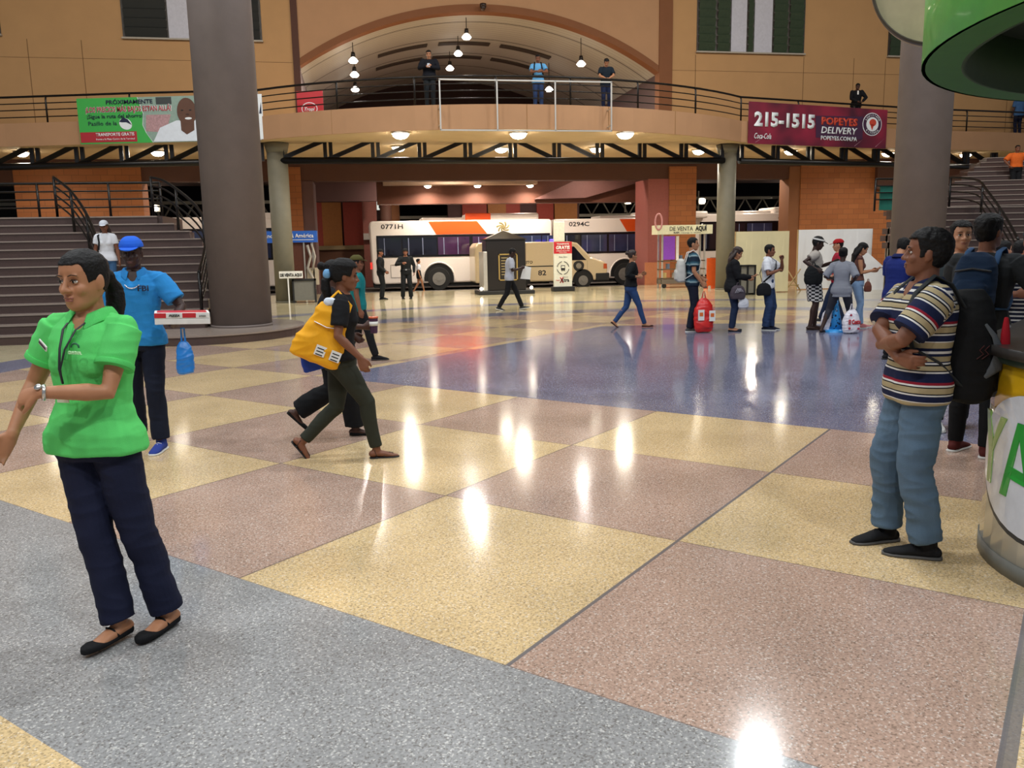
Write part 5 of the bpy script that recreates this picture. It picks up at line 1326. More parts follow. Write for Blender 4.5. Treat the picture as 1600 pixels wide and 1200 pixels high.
        for sh, el, wr_ in ((s.shR, s.elR, s.wrR), (s.shL, s.elL, s.wrL)):
            g.limb([sh+(c-sh)*.6, sh+(c-sh)*.3, sh], [.042*bf+inf*.5, .049*bf+inf*.55, .050*bf*fm+inf*.5])
            if sleeveless: continue
            if sleeve <= 1:
                e = sh+(el-sh)*sleeve; g.limb([sh, sh+(e-sh)*.5, e], [.056*bf*fm+inf, .056*bf*fm+inf+flare*.4, .050*bf*fm+inf*.8+flare], n=20, roundends=False)
                g.ball(tuple(sh), *([.051*bf*fm+inf*.5]*3))
            else:
                e = el+(wr_-el)*(sleeve-1 if sleeve < 2 else wrists)
                g.limb([sh, sh+(el-sh)*.5, el, el+(e-el)*.5, e], [.056*bf*fm+inf, .053*bf+inf, .044*bf+inf*.9, .042*bf+inf*.7, .032+inf*.6], n=16)
        # inner shoulder/trapezius slope
        for sx in (-1, 1): g.limb([s.T((sx*.045, -.012, 1.435)), s.T((sx*.12, -.005, 1.40))], [.020+inf*.5, .036*bf+inf*.5])
        if collar is not None:
            k = s.k; sculpt = [(tuple(s.T((0, .085, 1.43))[i]*k for i in range(3)), .024*k, (0, -.045*k, -.012*k)), (tuple(s.T((0, .105, 1.395))[i]*k for i in range(3)), .017*k, (0, -.040*k, 0)), (tuple(s.T((0, .125, 1.365))[i]*k for i in range(3)), .011*k, (0, -.03*k, 0))]
        o = s.out(g, name, m, s.vx*1.0, 3, wr, post=post, sculpt=sculpt)
        if collar is not None: s.collar(collar, o)
        return o
    def collar(s, m, parent=None, h=.035):
        g = MB(); n = 26; rows = []
        c0 = s.T((0, -.008, 1.44)); 
        for j, (r, z) in enumerate(((.066, .0), (.069, .028), (.074, .036), (.092, .012), (.108, -.018))):
            row = []
            for i in range(n+1):
                a = R(-90+16)+ (2*PI-R(32))*i/n + PI
                a = R(112)+(2*PI-R(44))*i/n
                dip = .034*max(0, math.sin(a))**2; tipd = (.012, .034)[j-3]*max(0, math.sin(a))**4 if j >= 3 else 0
                p = s.T((r*s.b**.5*math.cos(a), -.010+r*1.0*math.sin(a)+(.0, .0, .0, .010, .022)[j]*max(0, math.sin(a)), 1.442+z-dip-tipd)); row.append(g.bm.verts.new(s.S @ p))
            rows.append(row)
        for j in range(len(rows)-1):
            for i in range(n): g.bm.faces.new((rows[j][i], rows[j][i+1], rows[j+1][i+1], rows[j+1][i]))
        o = g.build('collar', m, parent or s.root, smooth=True); sd = o.modifiers.new('t', 'SOLIDIFY'); sd.thickness = .005; sd.offset = 0
        sb = o.modifiers.new('s', 'SUBSURF'); sb.levels = 1; sb.render_levels = 1
        return o
    def pants(s, m, top=1.02, r=(.098, .070, .058), inf=.012, length=1.0, wr=.004, name='trousers', flareend=None, post=None, waist=True):
        g = MB(); s.torso_rings(g, .82, top, inf)
        bf = s.b**.5
        for hp, kn, an in ((s.hipR, s.knR, s.anR), (s.hipL, s.knL, s.anL)):
            cr = s.pel+Vector((hp.x-s.pel.x, 0, 0))
            if length <= .5:
                e = hp+(kn-hp)*(length/.5); g.limb([hp+Vector((0, -.01, -.02)), hp+(e-hp)*.5, e], [r[0]*bf, r[0]*bf, r[0]*.98*bf], n=20, roundends=False)
            else:
                e = kn+(an-kn)*((length-.5)/.5)
                pts = [hp+Vector((0, -.012, -.015)), hp+(kn-hp)*.35, kn, kn+(e-kn)*.35+Vector((0, -.010, 0)), e]
                g.limb(pts, [r[0]*bf, r[0]*.93*bf, r[1]*bf, (r[1]*.6+r[2]*.4)*bf, r[2]], n=20, roundends=False)
                g.ball(tuple(kn), r[1]*bf*.99, r[1]*bf*.99, r[1]*bf)
            g.ball(tuple(hp+Vector((0, -.04, .0))), .080*bf+inf*.3, .078*bf+inf*.3, .09*bf)
        return s.out(g, name, m, s.vx, 3, wr, post=post)
    def skirt(s, m, top=1.0, hem=.5, wide=.19, name='skirt'):
        g = MB(); rs = []
        kc = (s.knR+s.knL)/2
        for z, w, d in ((top, .150, .105), (.93, .178, .128), (.85, .19, .135), ((.85+hem)/2, wide, .14), (hem, wide*.97, .135)):
            c = s.T((0, 0, z)) if z > .9 else s.pel.lerp(Vector((kc.x, kc.y, 0)), (0.9-z)/.45)+Vector((0, 0, z))
            c.z = z
            rs.append((c, Vector((w*s.b, 0, 0)), Vector((0, d*s.b, 0)), 2.3))
        g.rings(rs, 28); return s.out(g, name, m, s.vx, 3, .004)
    def shoes(s, m, sole=None, high=0.0, kind='sneaker', lace=None):
        for nm, (fp, yaw, pit), an in (('R', s.fR, s.anR), ('L', s.fL, s.anL)):
            Mf = s.footM(an, yaw, pit); q = lambda p: Mf @ Vector(p); X = Mf.to_3x3() @ Vector((1, 0, 0))
            g = MB()
            if kind in ('sneaker', 'boot'):
                g.limb([q((0, -.045, -.040)), q((0, .0, -.034)), q((0, .06, -.036)), q((0, .12, -.048)), q((0, .165, -.054)), q((0, .195, -.057))], [.034, .040, .041, .045, .042, .030], n=16, flat=[.95, .95, .85, .52, .42, .35], side=X)
                if kind == 'boot' or high > 0: g.limb([q((0, -.012, -.03)), q((0, -.005, .035+high))], [.044, .047], n=16)
                else: g.limb([q((0, -.012, -.03)), q((0, -.005, .012))], [.043, .042], n=16)
            elif kind == 'flat':
                rs = []
                for y, w, h0 in ((-.062, .018, .030), (-.045, .034, .036), (0, .036, .024), (.06, .038, .014), (.10, .043, .016), (.14, .043, .024), (.175, .032, .022), (.192, .012, .014)):
                    rs.append((q((0, y, -.066+h0/2)), Mf.to_3x3() @ Vector((w, 0, 0)), Mf.to_3x3() @ Vector((0, 0, h0/2+.006)), 3))
                g.rings(rs, 18)
            elif kind == 'sandal':
                g.rings([(q((0, y, -.070)), Mf.to_3x3() @ Vector((w, 0, 0)), Mf.to_3x3() @ Vector((0, 0, .007)), 3) for y, w in ((-.062, .02), (-.045, .034), (.0, .036), (.06, .037), (.11, .044), (.16, .042), (.19, .02))], 16)
                g.limb([q((-.036, .06, -.06)), q((0, .055, -.018)), q((.036, .06, -.06))], .006, n=6); g.limb([q((0, .055, -.02)), q((0, .13, -.035)), q((0, .15, -.06))], .005, n=6)
                g.limb([q((-.03, .0, -.06)), q((-.036, -.02, .0)), q((0, .03, .012)), q((.036, -.02, .0)), q((.03, 0, -.06))], .005, n=6)
            o = s.out(g, 'shoe', m, .005 if s.hero else min(s.vx, .007) if kind in ('sneaker', 'boot') else .005, 2)
            if kind in ('sneaker', 'boot') and sole:
                g = MB(); g.rings([(q((0, y, -.067)), Mf.to_3x3() @ Vector((w, 0, 0)), Mf.to_3x3() @ Vector((0, 0, .0095)), 3.5) for y, w in ((-.08, .018), (-.066, .036), (-.03, .042), (.03, .041), (.09, .047), (.14, .049), (.18, .043), (.212, .02))], 20)
                bmesh.ops.transform(g.bm, matrix=s.S, verts=g.bm.verts); g.build('sole', sole, o, smooth=True)
            if lace:
                g = MB()
                for i in range(4):
                    y = .055+.02*i; z = -.003-.011*i; g.limb([q((-.022, y, z-.005)), q((0, y+.006, z+.004)), q((.022, y, z-.005))], .0032, n=6)
                bmesh.ops.transform(g.bm, matrix=s.S, verts=g.bm.verts); g.build('laces', lace, o, smooth=True)

def band_post(p):
    """vertex attribute 'band': metres down the cloth, measured down the torso and along each sleeve"""
    def post(me, co):
        k = p.k; out = np.empty(len(co), dtype=np.float32)
        T_ = [(p.shR, p.elR), (p.shL, p.elL)]
        base = np.array(p.T((0, 0, 1.44)))*k; up = np.array(p.T((0, 0, 1.44))-p.T((0, 0, 1.0))); up = up/np.linalg.norm(up)
        tor = -((co-base) @ up)
        out[:] = tor
        cx = np.array(p.T((0, 0, 1.3)))*k
        for sh, el in T_:
            a = np.array(sh)*k; d = np.array(el-sh); d = d/np.linalg.norm(d); L = (co-a) @ d
            rad = np.linalg.norm(co-a-L[:, None]*d[None, :], axis=1)
            side = (co-np.array(p.T((0, 0, 1.3)))*k) @ ((a-cx)/np.linalg.norm(a-cx))
            ax = np.array(p.T((1, 0, 1.3))-p.T((0, 0, 1.3))); sg = np.sign((a-cx) @ ax)
            lat = ((co-cx) @ ax)*sg
            mask = (L > -.02) & (rad < .098*k) & (lat > .118*k*p.b)
            out[mask] = (L[mask]+.05)
        at_ = me.attributes.new('band', 'FLOAT', 'POINT'); at_.data.foreach_set('value', out)
    return post
# ---- things people carry (each a top-level object)
def world_solid(g, name, m, voxel=.008, smooth=4, wr=.004, label=None, cat=None, group=None, parent=None, **k):
    o = g.solid(name, m, None, voxel, smooth, wrinkle=wr, **k)
    return tag(o, label, cat, group)
def recentre(o):
    """put the origin of a world-space mesh at the middle of its foot"""
    me = o.data; n = len(me.vertices); co = np.empty(n*3, dtype=np.float32); me.vertices.foreach_get('co', co); co = co.reshape(-1, 3)
    c = Vector(((co[:, 0].min()+co[:, 0].max())/2, (co[:, 1].min()+co[:, 1].max())/2, co[:, 2].min()))
    me.vertices.foreach_set('co', (co-np.array(c)).astype(np.float32).ravel()); me.update(); o.location = c
    for ch in o.children: ch.matrix_parent_inverse = Matrix.Translation(c).inverted()
    return o
def to_world(p, g): bmesh.ops.transform(g.bm, matrix=p.root.matrix_basis @ p.S, verts=g.bm.verts); return g
def backpack(p, m, label, size=(.15, .085, .24), z=1.18, strapm=None, extra=None, yoff=-.21, wr=.004, voxel=None, xo=0):
    g = MB(); w, d, h = size
    c = p.T((xo, yoff, z)); X = (p.T((1, yoff, z))-p.T((0, yoff, z))).normalized(); U = (p.T((0, yoff, z+.1))-c).normalized(); Y = U.cross(X)
    rs = [(c+U*zz, X*w*ww, Y*d*dd, 2.8) for zz, ww, dd in ((-h, .7, .6), (-h*.92, .95, .95), (-h*.5, 1, 1.08), (0, 1, 1.0), (h*.5, .93, .9), (h*.85, .75, .7), (h, .4, .4))]
    g.rings(rs, 24)
    g.rings([(c+U*zz-Y*(d*.9), X*w*.75*ww, Y*d*.45*ww, 2.8) for zz, ww in ((-h*.85, .6), (-h*.75, 1), (-h*.1, 1), (h*.05, .7))], 20)
    to_world(p, g)
    o = g.solid('backpack', m, None, voxel or p.vx, 3, wrinkle=wr); tag(o, label, 'backpack')
    MW = p.root.matrix_basis @ p.S
    g = MB()
    for sx in (-1, 1):
        x = sx*.095*p.b**.5; o_ = .028
        g.limb([p.T((x, yoff+.07, z+h*.7)), p.T((x, -.09, 1.44)), p.T((x*1.05, -.0, 1.475+o_*.3)), p.T((x*1.15, .085*p.b, 1.40)), p.T((x*1.3, .135*p.b, 1.28)), p.T((x*1.6, .10*p.b, 1.12)), p.T((x*1.75, -.02, 1.05)), p.T((x*1.3, yoff+.07, z-h*.7))], .02*1.0, n=10, flat=.35)
    to_world(p, g); g.build('strap', strapm or m, o, smooth=True)
    if extra: extra(p, o, c, X, Y, U, d, w, h, MW)
    return recentre(o)
def phone(p, side, label, m=None):
    wr, d, n_, cu, sd = p.hands[side]
    c = wr+d*.10+n_*.022; g = MB(); u = d.cross(n_).normalized()
    q = Matrix((( *u, 0), (*d, 0), (*n_, 0), (0, 0, 0, 1))).transposed(); q.translation = c
    g.box(-.036, .036, -.07, .07, -.005, .005, q); to_world(p, g)
    o = g.build('phone', m or mat('phone_black', '#141518', .2), None); tag(o, label, 'phone'); return recentre(o)
def hang_bag(top, size, m, label, name='bag', cat='bag', handles=.12, voxel=.008, wr=.008, pts=None, side=(1, 0, 0), group=None, hm=None, wscale=9):
    """soft bag hanging from world point `top`"""
    top = Vector(top); w, d, h = size; X = Vector(side).normalized(); Y = Vector((-X.y, X.x, 0)); U = Vector((0, 0, 1))
    g = MB(); c = top-U*handles
    g.rings([(c-U*h*t, X*w*a, Y*d*b, 2.4) for t, a, b in ((0, .32, .3), (.06, .55, .4), (.2, .82, .7), (.5, 1, 1), (.8, 1, 1.05), (.95, .92, .95), (1, .78, .78))], 24)
    o = g.solid(name, m, None, voxel, 3, wrinkle=wr, wscale=wscale); tag(o, label, cat, group)
    g = MB()
    for sy in (-1, 1): g.limb([c+X*w*.2+Y*sy*d*.2-U*.02, top+X*.012, top-X*.012, c-X*w*.2+Y*sy*d*.2-U*.02], .007 if handles < .2 else .008, n=6, flat=.6)
    g.build('handle', hm or m, o, smooth=True)
    return recentre(o)
def world_text(o, s_, m, origin, x, size, width=None, up=(0, 0, 1), **k):
    t = text('lettering', s_, m, None, origin, x, up, size, width, **k); t.parent = o
    t.matrix_parent_inverse = Matrix.Translation(o.location).inverted(); return t
def world_sub(g, name, m, o, **k):
    t = g.build(name, m, o, **k); t.matrix_parent_inverse = Matrix.Translation(o.location).inverted(); return t

BLK = cloth('black_cloth', '#17171a'); NAVYC = cloth('navy_cloth', '#171b33'); DENIM = cloth('blue_denim', '#3f6288', noise_amt=.14, nscale=7)
DENIMD = cloth('dark_denim', '#1f2b44', noise_amt=.1, nscale=7); WHT = cloth('white_cloth', '#dcdde2')

# 1 -- woman in the green polo shirt (foreground left)
p = Person((-1.0, 3.70, 0), 203, 1.665, 'woman in a bright green polo shirt and navy trousers holding her own arm', female=True, skin='tan', build=1.04, voxel=.0052, hero=True,
           lean=-3, twist=0, tilt=-2, pelvis=(.15, .02, 0), head=(-6, -4, 0), headk=1.09,
           armR=(.43, .18, .94), poleR=(.6, -.5, -.3), armL=(.16, .30, 1.15), poleL=(-.55, -.15, -.8), handL=(.95, -.05, -.25), nL=(0, -.7, -.6), curlL=.55, curlR=.3, handR=(.45, .35, -.8), nR=(-.6, .5, 0),
           footR=(.06, .10, 0, 12, 0), footL=(-.075, -.05, 0, 6, 0), kneeR=(.1, 1, 0), kneeL=(-.05, 1, 0))
HERO1 = p; p.gaze = .5
p.body()
GP = cloth('green_pique', '#5fd46e', bump=.35, bscale=500); GPD = cloth('green_pique_rib', '#54c664', bump=.3, bscale=300)
sh = p.shirt(GP, hem=.845, sleeve=.62, inf=.022, flare=.008, wr=.006, collar=GPD)
for sd_, el in ((p.shR, p.elR), (p.shL, p.elL)):
    e = sd_+(el-sd_)*.62; d = (el-sd_).normalized(); g = MB(); r = .050*p.b**.5*.92+.022*.8+.0145
    u = d.orthogonal().normalized(); v = d.cross(u); g.rings([(e-d*.022, u*(r+.001), v*(r+.001)), (e+d*.002, u*(r+.002), v*(r+.002))], 32); g.bm.transform(p.S); g.build('sleeve_band', GPD, sh, smooth=True, bevel=.002)
g = MB(); g.limb([p.T((0, .118, 1.40)), p.T((0, .150, 1.33)), p.T((0, .163, 1.26))], .016, n=8, flat=.25, side=(1, 0, 0)); g.bm.transform(p.S); g.build('placket', GPD, sh, smooth=True)
tr_ = p.pants(cloth('navy_suit_cloth', '#161a31', bump=.15), r=(.100, .074, .072), inf=.004, length=.99, wr=.007)
p.shoes(cloth('black_suede', '#121214'), kind='flat')
for an, (fp, yaw, pit) in ((p.anR, p.fR), (p.anL, p.fL)):
    Mf = p.footM(an, yaw, pit); q = lambda v: Mf @ Vector(v); g = MB(); g.limb([q((-.036, .035, -.045)), q((-.02, .05, -.012)), q((.02, .05, -.012)), q((.036, .035, -.045))], .0045, n=6); g.bm.transform(p.S); g.build('shoe_strap', cloth('black_suede', '#121214'), p.root, smooth=True)
p.hair('pulled', HAIRB, .006)
# lanyard, name tag, watch
MWp = p.root.matrix_basis @ p.S
def ry_front(p, x, z, inf=.03):   # point on the front of the chest
    return p.T((x, (.118 if abs(z-1.23) > .07 else .150)*p.b+inf*.5, z))
g = MB(); g.limb([p.T((.055, .03, 1.445)), p.T((.035, .125, 1.38)), p.T((.02, .165, 1.30)), p.T((.008, .185, 1.22)), p.T((.0, .178, 1.16))], .006, n=6, flat=.4); g.limb([p.T((-.055, .03, 1.445)), p.T((-.030, .13, 1.38)), p.T((-.008, .17, 1.30)), p.T((.002, .186, 1.22)), p.T((.0, .18, 1.16))], .006, n=6, flat=.4)
to_world(p, g); o = g.build('lanyard', mat('lanyard_black', '#16171a', .5), None, smooth=True); tag(o, 'black lanyard with a clear card hanging on the green polo shirt', 'lanyard')
g = MB(); c = p.T((0, .180, 1.12)); X = Vector((1, 0, 0)); g.box(c.x-.028, c.x+.028, c.y, c.y+.004, c.z-.04, c.z+.03); to_world(p, g); g.build('card', mat('card_cream', '#cfd0b8', .3), o)
recentre(o)
c = p.T((.085, .178, 1.315)); g = MB(); g.box(-.034, .034, 0, .005, -.011, .011, Matrix.Translation(c) @ Matrix.Rotation(R(-25), 4, 'Z') @ Matrix.Rotation(R(-28), 4, 'Y')); to_world(p, g); o = g.build('name_tag', mat('tag_white', '#e0dcd4', .3), None, bevel=.001); tag(o, 'small white name tag pinned on the green polo shirt', 'name tag')
g = MB(); g.box(-.030, .030, .005, .0065, -.006, .005, Matrix.Translation(c) @ Matrix.Rotation(R(-25), 4, 'Z') @ Matrix.Rotation(R(-28), 4, 'Y')); to_world(p, g); g.build('name_strip', mat('tag_dark_print', '#3a2030', .4), o); recentre(o)
g = MB(); wv = p.elL+(p.wrL-p.elL)*.93; d = (p.wrL-p.elL).normalized(); u = Vector((0, 0, 1)); u = (u-d*u.dot(d)).normalized(); v = d.cross(u)
ringv = [2*PI*i/24 for i in range(24)]
g.rings([(wv+u*.031*math.cos(a)+v*.031*math.sin(a), (u*math.cos(a)+v*math.sin(a))*.003, d*.007) for a in ringv], n=8, close=True, cap=False); to_world(p, g)
o = g.build('wristwatch', mat('watch_steel', '#c9c8c4', .25, .8), None, smooth=True); tag(o, 'silver wristwatch on the wrist of the woman in green', 'watch')
g = MB(); q = wv+Vector((0, .7, .7)).normalized()*.034; g.cyl(q, q+Vector((0, .7, .7)).normalized()*.008, .014); to_world(p, g); g.build('watch_case', mat('watch_steel', '#c9c8c4', .25, .8), o, smooth=True); recentre(o)
# chest print
t_ = text('chest_print', 'GRANDUAL', mat('print_pale_green', '#bfe8b8', .6), sh, p.S @ p.T((-.075, .188, 1.285)), (-.98, .2, 0), (0, .2, 1), .014, .075)
g = MB(); a = [p.T((-.075+.018*math.cos(R(t)), .19, 1.315+.014*math.sin(R(t)))) for t in range(0, 181, 20)]; g.limb(a, .004, n=6); g.bm.transform(p.S); g.build('chest_mark', mat('print_dark_green', '#145a3a', .6), sh)
# 2 -- man in the striped polo (foreground right)
p = Person((2.87, 3.83, 0), -78, 1.69, 'man in a striped polo shirt and blue jeans standing with folded arms by the counter', skin='brown', build=1.08, voxel=.0055, hero=True,
           lean=-1, pelvis=(0, .02, 0), head=(-22, 6, 0), headk=1.04,
           armR=(-.14, .18, 1.07), poleR=(.6, .8, -.2), armL=(.05, .20, 1.12), poleL=(-.4, .75, -.8), handR=(-1, -.25, -.1), handL=(.7, -.6, .1), nR=(.2, -1, 0), nL=(0, -1, 0), curlR=.5,
           footR=(.13, .08, 0, -12, 0), footL=(-.13, -.02, 0, 20, 0), kneeR=(.1, 1, 0), kneeL=(-.1, 1, 0))
HERO2 = p; p.gaze = -.6
p.body()
NV, WH_, TA_, RD_, BK_ = '#1a2140', '#d9d6d2', '#ab9b78', '#8e1f30', '#17161c'
def stripes():
    L = [(0.0, TA_), (.030, NV), (.045, WH_), (.058, NV), (.072, TA_), (.098, NV), (.104, WH_), (.112, BK_), (.120, TA_), (.142, BK_), (.148, WH_), (.156, NV), (.200, RD_), (.213, WH_), (.222, BK_), (.228, TA_), (.256, BK_), (.262, WH_), (.270, NV), (.300, WH_)]
    return L
P_ = .305
def striped_polo():
    m, nt, b = new_mat('striped_pique', .85); b.inputs['Specular IOR Level'].default_value = .2
    a = N(nt, 'Attribute', attribute_name='band'); v = M2(nt, 'FRACT', M2(nt, 'DIVIDE', M2(nt, 'ADD', a.outputs['Fac'], .02), P_))
    col = None; L = stripes(); c = lin(L[0][1])
    for pos, cc in L[1:]: 
        c = MIX(nt, M2(nt, 'GREATER_THAN', v, pos/P_), c, lin(cc))
    nt.links.new(c, b.inputs['Base Color']); return m
SP = striped_polo(); NVR = cloth('navy_rib_collar', '#1a2344')
sh = p.shirt(SP, hem=.83, sleeve=.80, inf=.022, flare=.018, wr=.006, collar=NVR, post=band_post(p))
for sd_, el in ((p.shR, p.elR), (p.shL, p.elL)):
    e = sd_+(el-sd_)*.80; d = (el-sd_).normalized(); g = MB(); r = .050*p.b**.5+.022*.8+.0175
    u = d.orthogonal().normalized(); v = d.cross(u); g.rings([(e-d*.025, u*(r+.001), v*(r+.001)), (e+d*.003, u*(r+.002), v*(r+.002))], 32); g.bm.transform(p.S); g.build('sleeve_band', NVR, sh, smooth=True, bevel=.002)
JEAN = mat('faded_blue_jeans', '#5a7084', .85, noise_amt=.2, nscale=5, bump=.3, bscale=250, spec=.2)
p.pants(JEAN, r=(.104, .084, .080), inf=.006, length=.97, wr=.012)
p.shoes(cloth('black_mesh_trainer', '#1a1a1c'), mat('sole_dark_grey', '#55524f', .7), .03, 'boot', mat('lace_black', '#2c2c2e', .7))
p.hair('short', HAIRB, .017)
def black_pack(p, o, c, X, Y, U, d, w, h, MW):
    g = MB(); g.rings([(c+U*zz-Y*(d*1.02), X*w*ww, Y*.02, 2.6) for zz, ww in ((-h*.9, .5), (-h*.8, .72), (-h*.3, .76), (-h*.1, .5))], 20); to_world(p, g); g.build('front_pocket', cloth('pack_grey_panel', '#5a5d60'), o, smooth=True)
    sdx = -X*w
    g = MB(); g.limb([c+sdx*.80-Y*d*1.0+U*h*.52, c+sdx*.90-Y*d*.95+U*h*.25, c+sdx*.95-Y*d*.95-U*h*.02, c+sdx*.9-Y*d*.98-U*h*.2], [.012, .024, .026, .012], n=10, flat=.45, side=Y); to_world(p, g); g.build('red_trim', cloth('pack_red', '#b01d28'), o, smooth=True)
    g = MB(); g.limb([c+sdx*.96-Y*d*.1+U*h*.42, c+sdx*1.0-Y*d*.45+U*h*.22, c+sdx*1.0-Y*d*.7-U*h*.02, c+sdx*1.0-Y*d*.62-U*h*.32, c+sdx*.97-Y*d*.25-U*h*.5], [.008, .014, .022, .034, .012], n=10, flat=.35, side=Y); to_world(p, g); g.build('grey_trim', cloth('pack_grey_panel', '#5a5d60'), o, smooth=True)
    g = MB(); q = c+sdx*1.02+Y*d*.1-U*h*.05
    for k in (0, .026): g.limb([q-Y*(.02+k)+U*.030, q-Y*(.0+k)+U*.008, q-Y*(.02+k)-U*.012, q-Y*(-.01+k)-U*.036], .0028, n=6)
    to_world(p, g); g.build('logo_mark', mat('logo_dark_red', '#4a1c1a', .6), o)
    for zz in (.1, -.02, -.12):
        g = MB(); q = c-Y*d*1.4+U*zz-X*w*.4; g.ball(q, .012, .012, .016); to_world(p, g); g.build('buckle', mat('buckle_chrome', '#b9b9bc', .3, .7), o, smooth=True)
backpack(p, cloth('pack_black', '#131314'), 'black and red backpack on the back of the man in the striped polo', (.165, .125, .29), 1.12, cloth('pack_strap_grey', '#2f3234'), black_pack, yoff=-.235, wr=.008, voxel=.007)

# 3 -- walking woman in black with the yellow bag
SANDAL = mat('sandal_black', '#141314', .6)
p = Person((-.20, 6.68, 0), 92, 1.62, 'woman in black top and olive trousers striding right with a yellow bag on her shoulder', female=True, skin='brown', build=1.05, voxel=.007,
           lean=6, pelvis=(0, .02, -.05), head=(4, -6, 0), headk=1.06, armR=(.25, .20, .88), poleR=(.3, -.9, -.2), armL=(-.25, -.12, .92), curlR=.5, handR=(.1, .3, -1),
           footR=(.07, .29, 0, -4, 0), footL=(-.07, -.33, .07, 4, -52), kneeR=(0, 1, 0), kneeL=(0, 1, .1))
W3 = p; p.body(); p.shirt(cloth('black_tshirt', '#141417'), hem=.90, sleeve=.72, inf=.016, wr=.005)
p.pants(cloth('olive_leggings', '#2f3128', bump=.2), r=(.100, .068, .052), inf=.010, length=.97, wr=.004); p.shoes(SANDAL, kind='sandal')
p.hair('ponytail', HAIRB, .022)
g = MB(); q = p.h((0, -.135, .0)); g.ball(q, .045, .035, .045); to_world(p, g); o = g.build('hair_tie', cloth('blue_satin', '#6f9fc8'), None, smooth=True); tag(o, 'pale blue hair tie on the ponytail of the striding woman', 'hair tie'); recentre(o)
# yellow shoulder bag with white cloth
c = Vector(p.W(p.T((.15, -.12, 1.12))))
g = MB(); X = Vector((1, .05, 0)).normalized(); Y = Vector((-X.y, X.x, 0)); U = Vector((0, 0, 1))
Mb = Matrix.Translation(c) @ Matrix.Rotation(R(24), 4, 'Y')
g.rings([(Mb @ Vector((0, 0, z)), Mb.to_3x3() @ Vector((w, 0, 0)), Vector((0, d, 0)), 3) for z, w, d in ((-.24, .16, .04), (-.22, .195, .07), (-.08, .19, .085), (.08, .145, .075), (.18, .12, .06), (.22, .10, .05))], 28)
yb = g.solid('shoulder_bag', cloth('yellow_nylon', '#eea81c', .6), None, .008, 3, wrinkle=.018, wscale=7); tag(yb, 'bright yellow shoulder bag bulging behind the striding woman', 'bag')
g = MB(); 
for q, r in (((-.05, -.02, .24), .05), ((.03, -.02, .26), .055), ((.08, 0, .22), .045)): g.ball(Mb @ Vector(q), r, r*.9, r*.8)
o = g.solid('cloth_bundle', cloth('white_linen', '#cfd6e0'), None, .007, 2, wrinkle=.01, wscale=14); o.parent = yb
for dx in (-.02, .10):
    g = MB(); g.box(dx, dx+.08, -.004, 0, -.15, -.07, Mb @ Matrix.Translation((0, -.084, -.02))); a = g.build('white_label', WHITE, yb)
    g = MB()
    for k in range(3): g.box(dx+.012, dx+.066, -.006, -.004, -.145+.024*k, -.137+.024*k, Mb @ Matrix.Translation((0, -.084, -.02)))
    b_ = g.build('label_print', OFFBLACK, yb)
g = MB(); g.limb([Mb @ Vector((-.1, -.078, .065)), Mb @ Vector((0, -.082, .055)), Mb @ Vector((.06, -.078, .07))], .012, n=8, flat=.3); g.build('white_print', WHITE, yb)
g = MB(); g.limb([Mb @ Vector((-.08, 0, .2)), Vector(p.W(p.T((.10, -.03, 1.465)))), Vector(p.W(p.T((.17, .08, 1.36)))), Mb @ Vector((.12, 0, .12))], .012, n=8, flat=.5); g.build('strap', cloth('yellow_nylon', '#eea81c', .6), yb, smooth=True)
recentre(yb)
for ch in yb.children: pass
g = MB(); q = c+Vector((-.05, .12, -.22)); g.rings([(q+Vector((0, 0, z)), Vector((w, 0, .3*w)), Vector((0, .05, 0)), 3) for z, w in ((-.07, .12), (-.05, .14), (.08, .15), (.1, .1))], 20); o = g.solid('tote_bag', cloth('royal_blue_nylon', '#1f3f9c', .6), None, .009, 2, wrinkle=.008); tag(o, 'royal blue bag showing below the yellow bag', 'bag'); recentre(o)

# 4 -- second walker, behind her
p = Person((-.28, 7.55, 0), 92, 1.60, 'walker in loose black clothes half hidden behind the woman with the yellow bag', female=True, skin='dark', build=1.05, voxel=.009,
           lean=6, head=(0, -6, 0), armR=(.22, .33, 1.06), poleR=(.3, -.8, -.5), handR=(.1, 1, .1), armL=(-.2, .2, .95), curlR=.9, footR=(.06, .20, 0, 0, 0), footL=(-.06, -.36, .16, 0, -45), kneeL=(0, 1, .2), pelvis=(0, .0, -.03))
p.body(); p.shirt(cloth('black_tunic', '#15161b'), hem=.78, sleeve=1.3, inf=.022); p.pants(cloth('black_wide_trousers', '#101114'), r=(.11, .095, .10), length=.97, wr=.008); p.shoes(cloth('black_shoe', '#141414'), kind='flat'); p.hair('bun')
g = MB(); q = p.wrR+p.hands['R'][1]*.09; g.cyl(q+Vector((0, 0, -.07)), q+Vector((0, 0, .07)), .032, .042); to_world(p, g); o = g.build('drink_cup', mat('cup_purple', '#4a2a48', .3), None, smooth=False, bevel=.004); tag(o, 'purple drink cup with an orange lid held by the hidden walker', 'cup')
g = MB(); g.cyl(q+Vector((0, 0, .07)), q+Vector((0, 0, .085)), .045); to_world(p, g); g.build('lid', mat('cup_lid_orange', '#d0603a', .3), o)
g = MB(); g.cyl(q+Vector((0, 0, .0)), q+Vector((0, 0, .04)), .0405); to_world(p, g); g.build('sleeve', WHITE, o); recentre(o)
# teal passer-by
p = Person((*(at(562, 520, 12.8).xy), 0), 95, 1.6, 'person in a teal shirt passing behind the woman with the yellow bag', skin='brown', voxel=.011, footR=(.08, .25, 0, 0, 0), footL=(-.08, -.25, .03, 0, -25), kneeL=(0, 1, 0), pelvis=(0, 0, -.02))
p.body(); p.shirt(cloth('teal_shirt', '#137a7c'), hem=.82, sleeve=.7); p.pants(BLK); p.shoes(BLK, SOLEB); p.hair(); p.cap(cloth('dark_olive_cap', '#4f4a24'))

